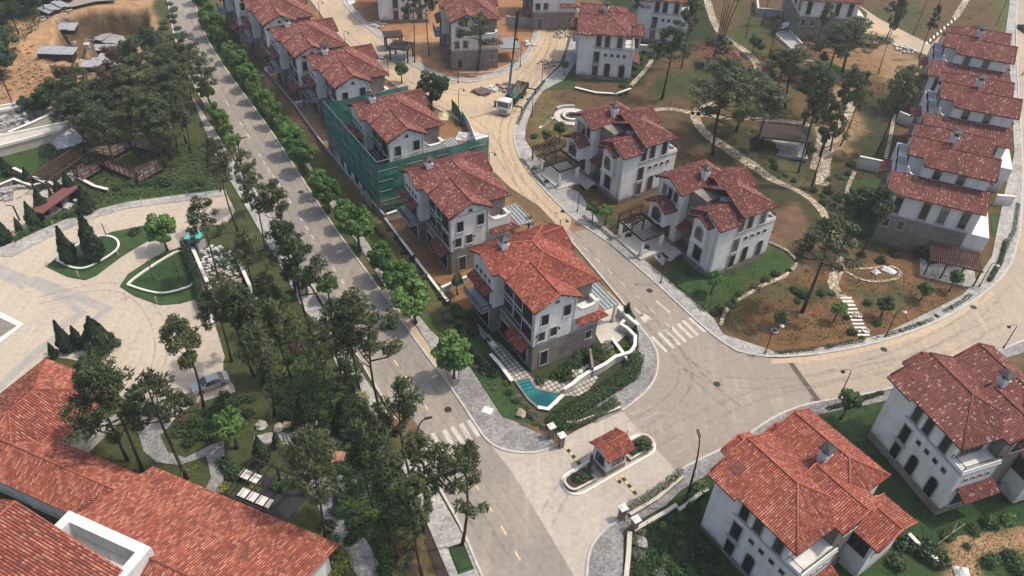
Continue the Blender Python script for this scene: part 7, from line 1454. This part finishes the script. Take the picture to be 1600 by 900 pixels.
# rubble piles made of broken pieces
def rubble(px_, py_, rad, n, lab, col, smin=.15, smax=.6, zf=.4, group=None, name='rubble_heap', cat='rubble'):
    R2 = random.Random(int(px_*3+py_)); m = MB(); q = G(px_, py_)
    for i in range(n):
        a, d = R2.uniform(0, 6.3), rad*math.sqrt(R2.random()); s = R2.uniform(smin, smax); x, y = d*math.cos(a), d*math.sin(a); z = hz(q.x+x, q.y+y)-q.z+zf*rad*.35*(1-d/rad)
        m.obox((x, y), s*R2.uniform(.6, 1.6), s*R2.uniform(.5, 1.1), z-.2, z+s*.5, R2.uniform(0, 3.1))
    mt = plain(name+'_%d' % int(px_), col, .9, scale=2, var=.25); o = m.build(name, mt, None, loc=q); o['kind'] = 'stuff'; o['label'] = lab; o['category'] = cat
rubble(330, 405, 3.0, 60, 'broken white masonry filling the enclosure below the turquoise hut', (.55, .53, .50)); rubble(345, 440, 3.0, 50, 'brown and white debris in the lower part of the enclosure', (.40, .34, .29)); rubble(345, 415, 2.5, 30, 'grey debris inside the enclosure', (.42, .41, .40))
rubble(60, 185, 8, 120, 'heap of broken white building debris at the upper left', (.46, .45, .44), .3, 1.0); rubble(30, 170, 5, 60, 'strewn debris beside the low cream building', (.40, .38, .36), .3, .9); rubble(752, 145, 1.6, 26, 'pile of dark sacks beside the kerb', (.16, .12, .11), .5, 1.1); rubble(790, 138, 2.0, 26, 'pile of brown sacks and cartons near the truck', (.24, .19, .16), .4, .9); rubble(752, 142, .0, 0, '', (.1, .1, .1)) if False else None
rubble(768, 140, 1.2, 16, 'heap of pale sacks between the dark sack piles', (.5, .48, .46), .4, .9); rubble(597, 90, 1.4, 14, 'grey stacked pipes and blocks on the kerb', (.30, .29, .28), .4, .9); rubble(590, 40, 2.0, 20, 'loose kerb stones on the pavement of the upper street', (.42, .40, .37), .3, .9); rubble(830, 68, 1.8, 14, 'white slabs stacked at the kerb left of the truck street', (.6, .58, .55), .4, 1.0); rubble(858, 100, 2.4, 26, 'planks and stones along the pavement before the tall villa', (.36, .29, .22), .3, .9); rubble(880, 55, 2.4, 26, 'loose stones along the verge of the upper street', (.40, .33, .25), .3, .8)
rubble(1415, 78, 2.4, 26, 'construction debris beside the upper right road', (.52, .48, .43), .3, 1.0); rubble(15, 300, 3.0, 40, 'grey debris on the cream terrace at the left edge', (.36, .34, .32), .3, .9); rubble(100, 318, 2.0, 26, 'white debris under the cypresses', (.50, .48, .46), .3, .7)
rubble(40, 110, 12, 160, 'scattered clods and stones on the orange earthworks', (.38, .22, .12), .2, .7, .0); rubble(105, 68, 3.5, 40, 'pale planks and rubble in the left pit', (.42, .38, .34), .3, 1.0); rubble(185, 78, 5, 60, 'pale planks and rubble in the right pit', (.42, .40, .37), .3, 1.1); rubble(90, 118, 9, 120, 'scattered stones below the site huts', (.40, .25, .15), .2, .7, .0)
# enclosure walls + turquoise hut
wall([(300, 388), (345, 492), (402, 475), (370, 405)], .9, 'white wall of the rubble enclosure beside the court', .3, 'white', 'whitecap')
wall([(345, 487), (400, 470)], .35, 'dark mulch bed closing the rubble enclosure', 3.0, 'barkdark', None, name='planting_bed', cat='bed')
wall([(330, 497), (335, 510)], .7, 'short white block at the corner of the court', .5, 'white', None, name='concrete_block', cat='block')
def hut(px_, py_, lab, w=1.7, d_=2.0, h=2.3, roof=(.10, .42, .35), ang=-10):
    r = thing('guard_hut', lab, 'hut', F2(px_, py_, .05), R_(ang)); m = MB(); m.box(-w/2, -d_/2, 0, w/2, d_/2, h); m.build('wall', M['trim'], r); m = MB(); m.box(-w/2-.25, -d_/2-.25, h, w/2+.25, d_/2+.25, h+.2); m.build('roof', plain('turquoise_roof', roof, .6), r); win(r, 'door', .9, 1.8, 'S', .1, -d_/2, .05)
hut(310, 388, 'small guard hut with flat turquoise roof beside the court')
# ------------------------------------------------------------------ pavilions, pergolas, decks
def pavilion(px_, py_, ang, sx, sy, h, lab, mat='dark', floor='palepave'):
    r = thing('pavilion', lab, 'pavilion', G(px_, py_), R_(ang)); m = MB(); m.box(-sx/2-.3, -sy/2-.3, h, sx/2+.3, sy/2+.3, h+.22); m.box(-sx/2-.45, -sy/2-.45, h+.22, sx/2+.45, sy/2+.45, h+.32); m.build('roof', M[mat], r)
    for a in (-1, 1):
        for b_ in (-1, 1): m = MB(); m.box(a*sx/2-.14, b_*sy/2-.14, .1, a*sx/2+.14, b_*sy/2+.14, h-.002); m.build('post', M['black'], r)
    m = MB(); m.box(-sx/2-.5, -sy/2-.5, -.4, sx/2+.5, sy/2+.5, .1); m.build('floor', M[floor], r)
    m = MB(); m.box(-1.0, -.45, .1, 1.0, .45, .5); m.build('bench', M['concrete'], r)
pavilion(1220, 232, -8, 8.2, 4.6, 3.1, 'dark flat-roofed pavilion on a pale slab in the central garden'); pavilion(628, 92, -12, 4.0, 3.4, 2.9, 'dark flat-roofed pavilion on grey paving beside the two bare pines'); pavilion(615, 75, 18, 3.4, 2.6, 3.0, 'dark timber frame shelter on orange soil')
g = G(1123, 104); r = thing('tiled_pavilion', 'small garden pavilion with maroon hipped tile roof', 'pavilion', g, R_(-3))
for a in (-1, 1):
    for b_ in (-1, 1): m = MB(); m.box(a*2.6-.15, b_*1.2-.15, 0, a*2.6+.15, b_*1.2+.15, 2.8); m.build('post', M['trim'], r)
m = MB(); c = MB(); rect_roof(m, c, -4.0, 4.0, -2.2, 2.2, 2.8, .55, 'u', True, True); ro = m.build('roof', [M['tile_dark'], M['dark']], r); c.build('ridge_tiles', M['cap_dark'], ro, True); m = MB(); m.box(-3.2, -1.7, -.3, 3.2, 1.7, .1); m.build('floor', M['palepave'], r)
def pergola(A, B, w, h, n, lab, mat='redwood', posts=3, floor=None, z0=0):
    """A-B: pixel ends of its long side; w: depth to the left of A->B"""
    a, b_ = G(*A), G(*B); d = b_-a; L = d.length; r = thing('pergola', lab, 'pergola', a, math.atan2(d.y, d.x))
    m = MB()
    for i in range(posts):
        x = L*i/(posts-1)
        for y in (0, w): m2 = MB(); m2.box(x-.1, y-.1, z0, x+.1, y+.1, h-.002); m2.build('post', M[mat], r)
    bm_ = MB(); bm_.box(-.3, -.12, h, L+.3, .12, h+.2); bm_.box(-.3, w-.12, h, L+.3, w+.12, h+.2); bm_.build('beam', M[mat], r)
    for i in range(n): x = L*i/(n-1); m.box(x-.06, -.5, h+.203, x+.06, w+.5, h+.36)
    m.build('slats', M[mat], r)
    if floor: f = MB(); f.box(-.5, -.5, 0, L+.5, w+.5, .08); f.build('floor', M[floor], r)
    return r
pergola((1443, 430), (1520, 448), 4.5, 2.9, 26, 'reddish timber pergola in front of the nearest east row villa', 'redwood', 4, 'palepave')
pergola((56, 302), (120, 258), -3.4, 3.0, 20, 'dark timber pergola at the left end of the timber decks', 'redwood', 4, 'concrete')
pergola((362, 800), (432, 830), 5.0, 3.2, 6, 'black timber pergola with white tables beside the clubhouse', 'black', 3, 'frame')
for i, (x, y, l) in enumerate([(398, 778, 4.2), (392, 745, 2.6), (405, 812, 4.6)]):
    m = MB(); m.box(-l/2, -.55, 0, l/2, .55, .12); m.box(-l/2+.3, -.3, -.7, -l/2+.5, .3, 0); m.box(l/2-.5, -.3, -.7, l/2-.3, .3, 0); o = m.build('table', M['whitecap'], None, loc=F2(x, y, 2.6 if False else .85)); o.rotation_euler = (0, 0, R_(-21)); tag(o, 'long white table under the black pergola, '+['middle one', 'uppermost with stones on it', 'lowest, nearest the clubhouse'][i], 'table')
pergola((985, 372), (1020, 355), 3.0, 2.6, 10, 'reddish timber gate pergola beside the pergola villa garden', 'redwood', 3)
pergola((850, 262), (885, 245), 3.0, 2.4, 10, 'reddish timber pergola left of the grey carport', 'redwood', 3)
def deck(P, lab, h=.9):
    Q = [F2(*p) for p in P]; o0 = Q[0]; Q = [q-o0 for q in Q]; r = thing('timber_deck', lab, 'deck', o0); m = MB(); m.prism([(q.x, q.y) for q in Q], h-.25, h); m.build('deck_floor', brick_mat('deck_boards', (.17, .12, .105), (.21, .155, .135), (.06, .04, .035), 3, .18, .02, bump=.1) if 'deck_boards' not in bpy.data.materials else bpy.data.materials['deck_boards'], r)
    b = MB()
    for i in range(len(Q)):
        p, q = Q[i], Q[(i+1) % len(Q)]; L = (q-p).length; n = max(1, int(L/1.3))
        for z in (h+.35, h+1.0): b.bar((p.x, p.y, z), (q.x, q.y, z), .09)
        for k in range(n): w = p+(q-p)*k/n; b.bar((w.x, w.y, 0), (w.x, w.y, h+1.1), .13)
    b.build('railing', M['redwood'], r)
deck([(117, 275), (155, 258), (160, 270), (132, 286)], 'timber deck with railing next to the pergola'); deck([(205, 272), (245, 255), (257, 268), (218, 290)], 'timber deck with railing at the lower right of the deck walk'); deck([(203, 232), (215, 218), (265, 225), (248, 244)], 'timber deck with railing at the upper right of the deck walk'); deck([(140, 243), (152, 237), (205, 228), (208, 234), (178, 250)], 'narrow timber walkway between the decks'); deck([(158, 262), (168, 258), (222, 280), (215, 288)], 'sloping timber walkway to the lower deck')
# bench roof & terrace walls at left
m = MB(); A, B = F2(64, 348), F2(122, 306); d = B-A; m.box(0, -1.1, 1.9, d.length, 1.1, 2.1); r = thing('bench_shelter', 'long low shelter with flat red roof under the cypresses', 'shelter', A, math.atan2(d.y, d.x)); m.build('roof', plain('red_flat_roof', (.17, .065, .06), .7), r); m = MB()
for x in (.4, d.length/2, d.length-.4): m.box(x-.08, -.8, 0, x+.08, .8, 1.9)
m.build('support', M['dark'], r)
sheet('terrace', [(-60, 290), (0, 300), (24, 288), (55, 296), (70, 315), (105, 322), (60, 350), (20, 372), (-60, 380)], .07, 'court')
wall([(-10, 300), (24, 286), (52, 296), (78, 290), (110, 308)], .8, 'cream coped terrace wall behind the cypresses', .3, 'taupe', 'whitecap'); wall([(25, 272), (60, 288), (78, 296)], 1.2, 'upper cream coped terrace wall near the pergola', .3, 'taupe', 'whitecap'); wall([(125, 282), (150, 295), (170, 300)], .5, 'short pale coping strip right of the pergola', .3, 'taupe', 'whitecap')
# low cream building upper left
def longbox(P, h, lab, wallm='cream', roofm='concrete', name='low_building', inset=.3):
    Q = [F2(*p) for p in P]; o0 = Q[0]; Q = [q-o0 for q in Q]; r = thing(name, lab, 'building', o0); m = MB(); m.prism([(q.x, q.y) for q in Q], 0, h); m.build('wall', M[wallm], r)
    c = sum(Q, Vector())/len(Q); m = MB(); ribbon(m, [c+(q-c)*1.0 for q in Q], .35, h, h+.5, closed=True); m.build('parapet', M['whitecap'], r); m = MB(); m.prism([tuple(c+(q-c)*.97)[:2] for q in Q], h, h+.06); m.build('roof', M[roofm], r)
    for i in range(0):
        a = Q[0].lerp(Q[1], (i+.5)/4); dq = Q[1]-Q[0]; g_ = MB(); g_.box(-.6, -.04, h*.3, .6, .04, h*.75); o = g_.build('window', M['frame'], r); o.location = a; o.rotation_euler = (0, 0, math.atan2(dq.y, dq.x))
longbox([(-60, 262), (102, 218), (112, 206), (-50, 240)], 1.7, 'long low cream building with flat roof at the upper left'); longbox([(-60, 197), (25, 182), (22, 176), (-60, 190)], 1.4, 'small white flat-roofed building at the left edge')
wall([(20, 222), (60, 205), (100, 185)], 2.0, 'pale retaining wall behind the low cream building', .4, 'cream', 'whitecap')
# ------------------------------------------------------------------ pit structures
def shack(px_, py_, L, W, h, ang, lab, n=5, col=(.36, .355, .35)):
    q = G(px_, py_); R2 = random.Random(int(px_)); r = thing('site_shed', lab, 'shed', q, R_(ang)); m = MB(); m.box(-L/2+.2, -W/2+.2, -.2, L/2-.2, W/2-.2, h); m.build('wall', M['dark'], r)
    for i in range(n):
        x = -L/2+L*i/n; z = h+R2.uniform(0, .35); s = MB(); k = 10
        for j in range(k):
            xa, xb = x+L/n*j/k*1.08, x+L/n*(j+1)/k*1.08; s.poly([(xa, -W/2-.3, z+(.04 if j % 2 else 0)), (xb, -W/2-.3, z+(0 if j % 2 else .04)), (xb, W/2+.3, z+.25+(0 if j % 2 else .04)), (xa, W/2+.3, z+.25+(.04 if j % 2 else 0))])
        s.poly([(x, -W/2-.3, z-.03), (x, W/2+.3, z+.2), (x+L/n*1.08, W/2+.3, z+.2), (x+L/n*1.08, -W/2-.3, z-.03)])
        so = s.build('roof_sheet', plain('corrugated_grey', col, .55, .2, c2=(.26, .26, .28)) if 'corrugated_grey' not in bpy.data.materials else bpy.data.materials['corrugated_grey'], r); so.rotation_euler = (R2.uniform(-.05, .05), R2.uniform(-.04, .04), R2.uniform(-.08, .08))
shack(110, 50, 7, 3, 1.8, 4, 'grey sheet-roofed shed row at the back of the left pit'); shack(102, 62, 6, 3.5, 1.2, 60, 'patched grey shed in the left pit, upper'); shack(105, 74, 7, 3, 1.0, 10, 'patched grey shed in the left pit, lower'); shack(178, 60, 10, 3, 2, 3, 'sheet-roofed shed row at the back of the right pit'); shack(176, 72, 10, 3.5, 1.8, -14, 'patched grey shed in the right pit, middle'); shack(186, 86, 11, 2.4, 1.6, 6, 'patched grey shed at the front of the right pit')
shack(92, 92, 7.5, 2.6, 1.6, 0, 'long grey container hut on the rim of the left pit', 3, (.25, .26, .29)); shack(139, 91, 5, 2.4, 1.5, 3, 'short grey container hut between the two pits', 2, (.3, .3, .32)); shack(165, 108, 9, 2, 1.0, 10, 'dark low shed among the trees under the pit rim', 3)
tag(link('crate', (lambda m: (m.box(-.5, -.5, 0, .5, .5, 1.0), m.box(-.56, -.56, .9, .56, .56, 1.02), m.mesh('crate', [M['white']]))[2])(MB()), None, G(137, 75), .3), 'small white cabinet standing between the pits', 'cabinet')
# round stone seat on the grass slope
g = G(893, 183); r = thing('round_seat', 'round pale stone seat ring on the grass slope above the inner street', 'seat', g); m = MB(); P = [Vector((2.9*math.cos(a*.2617), 2.9*math.sin(a*.2617), 0)) for a in range(24)]; ribbon(m, P, 1.2, -.1, .2, closed=True); m.build('paving_ring', M['concrete'], r); m = MB(); ribbon(m, [p*.55 for p in P], .4, .0, .5, closed=True); m.build('seat_ring', M['whitecap'], r); m = MB(); m.blob((0, 0, .1), 1.2, 10, 5, 0, .25, .1); m.build('planting_soil', M['barkdark'], r); m = MB(); ribbon(m, [Vector((4.0*math.cos(a*.2), 4.0*math.sin(a*.2), 0)) for a in range(7, 13)], .6, -.1, .55); m.build('curved_bench', M['trim'], r)
# white rings (lamp bases / tyres) on the stair
for i, (x, y) in enumerate([(1336, 493), (1341, 494), (1352, 518), (1210, 518)]):
    m = MB(); P = [(.45*math.cos(a*math.pi/6), .45*math.sin(a*math.pi/6), .15) for a in range(13)]; m.tube(P, .13, 6, cap=False); tag(m.build('tyre', M['white'], None, True, G(x, y, .05)), ['white painted tyre on the garden stair, left of the pair', 'white painted tyre on the garden stair, right of the pair', 'white painted tyre at the foot of the garden stair', 'white painted tyre on the brown slope beside the lamp'][i], 'tyre')
# boulders
def boulder(px_, py_, s, lab, col=(.36, .33, .29)):
    R2 = random.Random(int(px_*py_)); m = MB(); m.blob((0, 0, s*.35), s, 9, 6, 0, .65, .2, R2); tag(m.build('boulder', plain('boulder_%d' % int(px_), col, .9, scale=2, var=.25, bump=.5), None, False, G(px_, py_)), lab, 'boulder')
for a in [(528, 716, .9, 'pinkish red boulder on the green slope', (.46, .24, .16)), (408, 667, .75, 'white boulder in the group below the thicket, left', (.45, .43, .40)), (435, 670, .65, 'pale boulder in the group below the thicket, middle', (.45, .40, .35)), (448, 665, .55, 'orange boulder in the group below the thicket, right', (.45, .30, .20)), (528, 690, .8, 'brown boulder above the red boulder', (.28, .20, .17)), (535, 762, .5, 'small white boulder beside the cobble path', (.5, .46, .40)), (552, 755, .45, 'tan boulder beside the cobble path', (.42, .34, .24)), (531, 748, .4, 'grey boulder beside the cobble path', (.3, .3, .28)), (1001, 850, .75, 'long pale rock among the agaves', (.40, .38, .35)), (814, 648, .7, 'tan boulder under the pool hedge', (.36, .31, .24)), (492, 662, .4, 'white stone between the cypresses', (.5, .48, .45))]: boulder(*a)
# plot walls of the west row
wall([(415, 115), (462, 172), (500, 225), (560, 300), (602, 345)], 1.1, 'low dark plot wall running along the verge behind the street trees', .2, 'stone', 'trim', .0, .02)
wall([(602, 345), (677, 445), (700, 475)], .5, 'low kerb wall along the boundary row of bushes', .2, 'taupe', 'whitecap'); wall([(500, 225), (530, 210)], 1.4, 'white cross wall below the third villa of the west row', .2, 'white', None) if False else None
for i, (P, l) in enumerate([([(415, 115), (440, 112)], 'short white plot wall between the two farthest villas of the west row'), ([(462, 170), (492, 164)], 'short white plot wall behind the green netting'), ([(605, 345), (648, 330)], 'short pale plot wall between netting and white villa'), ([(690, 460), (735, 440), (760, 430)], 'pale plot wall behind the pool villa')]): wall(P, 1.3, l, .22, 'white', 'whitecap')
wall([(1330, 248), (1375, 258)], 1.8, 'grey wall beside the tiled awning of the nearest east row villa', .25, 'white', 'whitecap') if False else wall([(1337, 262), (1374, 270)], 2.4, 'grey wall beside the tiled awning of the nearest east row villa', .25, 'white', 'whitecap')
wall([(1400, 190), (1425, 200)], 2.2, 'grey wall between the first two east row villas', .25, 'white', 'whitecap'); wall([(1550, 320), (1578, 322)], 2.0, 'curved grey retaining wall right of the nearest east row villa', .3, 'white', 'whitecap')
wall([(898, 140), (930, 148), (962, 150), (985, 142)], .5, 'low white coped basin wall in front of the tall villa', .3, 'taupe', 'whitecap'); wall([(998, 82), (1025, 84)], 1.8, 'grey wall right of the tall villa', .25, 'trim', 'whitecap'); wall([(718, 115), (770, 114), (800, 100)], .25, 'white edging strip below the white villa on orange soil', .3, 'white', None, name='edging_strip', cat='edging')
wall([(1180, 5), (1182, 25), (1220, 28)], 2.0, 'grey wall at the top edge left of the villa with stone base', .3, 'trim', 'whitecap'); wall([(790, 38), (832, 42)], 2.0, 'grey yard wall at the top beside the crane boom', .3, 'trim', 'trim')
# empty basin beside the upper villa
Q = [F2(*p) for p in [(1210, 55), (1232, 50), (1258, 78), (1236, 80)]]; r = thing('empty_basin', 'empty concrete basin with pale rim beside the upper villa', 'basin', Q[0]); m = MB(); ribbon(m, [q-Q[0] for q in Q], .4, 0, .7, closed=True); m.build('basin_wall', M['cream'], r); m = MB(); m.prism([tuple(q-Q[0])[:2] for q in Q], .0, .12); m.build('basin_floor', M['trim'], r)
# broken white wall lower right, fallen timber
wall([(1415, 842), (1440, 868), (1463, 885)], 1.0, 'broken white boundary wall between the lower right gardens', .22, 'white', 'whitecap')
m = MB(); a, b_ = F2(1452, 862), F2(1505, 822); d = b_-a; m.tube([(0, 0, .4), tuple(d*.5+Vector((0, 0, .7))), tuple(d+Vector((0, 0, .5)))], .06, 5); m.tube([tuple(d*.6+Vector((0, 0, .6))), tuple(d*.75+Vector((.3, .9, 1.2)))], .04, 4); m.tube([(0, 0, 0), (.9, .2, .9), (1.6, -.3, .1)], .05, 4); tag(m.build('fallen_branch', M['wood'], None, loc=a), 'pale bare fallen branch lying between the lower right gardens', 'branch')
# stakes round some pines
def stakes(px_, py_, lab, h=1.9, w=1.3):
    s = MB()
    for a in (.4, 2.5, 4.6): s.bar((w*math.cos(a), w*math.sin(a), 0), (.08*math.cos(a), .08*math.sin(a), h), .06)
    tag(s.build('tree_stake', M['wood'], None, loc=G(px_, py_)), lab, 'tree stakes')
for x, y, l in [(319, 640, 'timber tripod propping the pine beside the silver car'), (292, 748, 'timber tripod propping the pine on the lawn by the cobble path'), (508, 838, 'timber tripod propping the pine by the clubhouse corner'), (429, 650, 'timber tripod propping the pine behind the boulders'), (223, 733, 'timber tripod propping the pine at the clubhouse corner'), (1302, 503, 'tripod under the lime green tree on the brown slope'), (1375, 497, 'tripod under the round tree right of the stair'), (1437, 470, 'tripod under the tree near the curved road'), (709, 592, 'tripod under the street tree at the lower crosswalk')]: stakes(x, y, l)
# tall multi-stem tree by the far path
b = MB(); R2 = random.Random(9)
r = thing('multi_stem_tree', 'group of tall dark leaning stems from one root beside the far path', 'tree', G(1123, 72))
for i, (dx, dy) in enumerate([(-.2, .2), (.1, .1), (.5, .3), (1.1, .4), (1.7, .2)]):
    b2 = MB(); b2.tube([(i*.3-.6, 0, 0), (i*.3-.6+dx*.5, dy, 7), (i*.3-.6+dx*1.3, dy*2, 12)], [.17, .12, .05], 7); b2.build('stem', M['barkdark'], r)
link('crown', TREES['pineD'][1], r, (1, 0, 5.5))
m = MB(); m.box(-.9, -.6, 0, .9, .6, .12); m.box(-1.1, -.75, -.1, 1.1, .75, 0); o = m.build('tree_bed', M['lawndark'], None, loc=F2(720, 872, .152)); o.scale = (.8, 2.2, 1); o.rotation_euler = (0, 0, R_(24)); tag(o, 'rectangular grass tree bed cut into the lower cobbled pavement', 'tree bed')

# access covers in the roads
for i, (x, y, l) in enumerate([(1015, 454, 'round manhole cover in the inner street near the arrow'), (1381, 546, 'round manhole cover near the kerb of the curved road'), (1521, 480, 'rusty drain cover at the kerb of the curved road'), (700, 640, 'manhole cover in the main road above the crosswalk'), (530, 470, 'manhole cover in the left lane of the main road'), (1120, 600, 'manhole cover in the middle of the junction'), (470, 300, 'manhole cover near the right kerb of the main road'), (880, 330, 'manhole cover in the dusty street')]):
    m = MB(); P = [(.38*math.cos(a*math.pi/8), .38*math.sin(a*math.pi/8)) for a in range(16)]; m.prism(P, 0, .015); m.prism([(p[0]*1.25, p[1]*1.25) for p in P], -.01, .006); tag(m.build('manhole_cover', M['frame'], None, loc=F2(x, y, .04)), l, 'manhole cover')
# damp and repaired patches of the carriageway
pm = plain('repaired_asphalt', (.135, .12, .105), .9, var=.1)
for P in ([(560, 455), (566, 452), (578, 470), (572, 474)],): sheet('road_patch', P, .036, pm)
sheet('road_patch', [(893, 340), (905, 352), (918, 357), (895, 363), (890, 358)], .038, plain('damp_soil', (.24, .145, .08), .8))
# ------------------------------------------------------------------ thin summer haze: one closed box round the camera and the site
hm = bpy.data.materials.new('thin_haze'); hm.use_nodes = True; hn = hm.node_tree; hn.nodes.clear(); ho = hn.nodes.new('ShaderNodeOutputMaterial'); hv = hn.nodes.new('ShaderNodeVolumePrincipled')
hv.inputs['Color'].default_value = (.93, .95, 1.0, 1); hv.inputs['Density'].default_value = .0003; hv.inputs['Anisotropy'].default_value = .2; hn.links.new(hv.outputs[0], ho.inputs['Volume'])
hb = MB(); hb.box(-420, -120, -8.5, 420, 520, 79); hz_o = hb.build('haze', hm); stuff(hz_o, 'thin pale summer haze over the whole estate', 'haze')
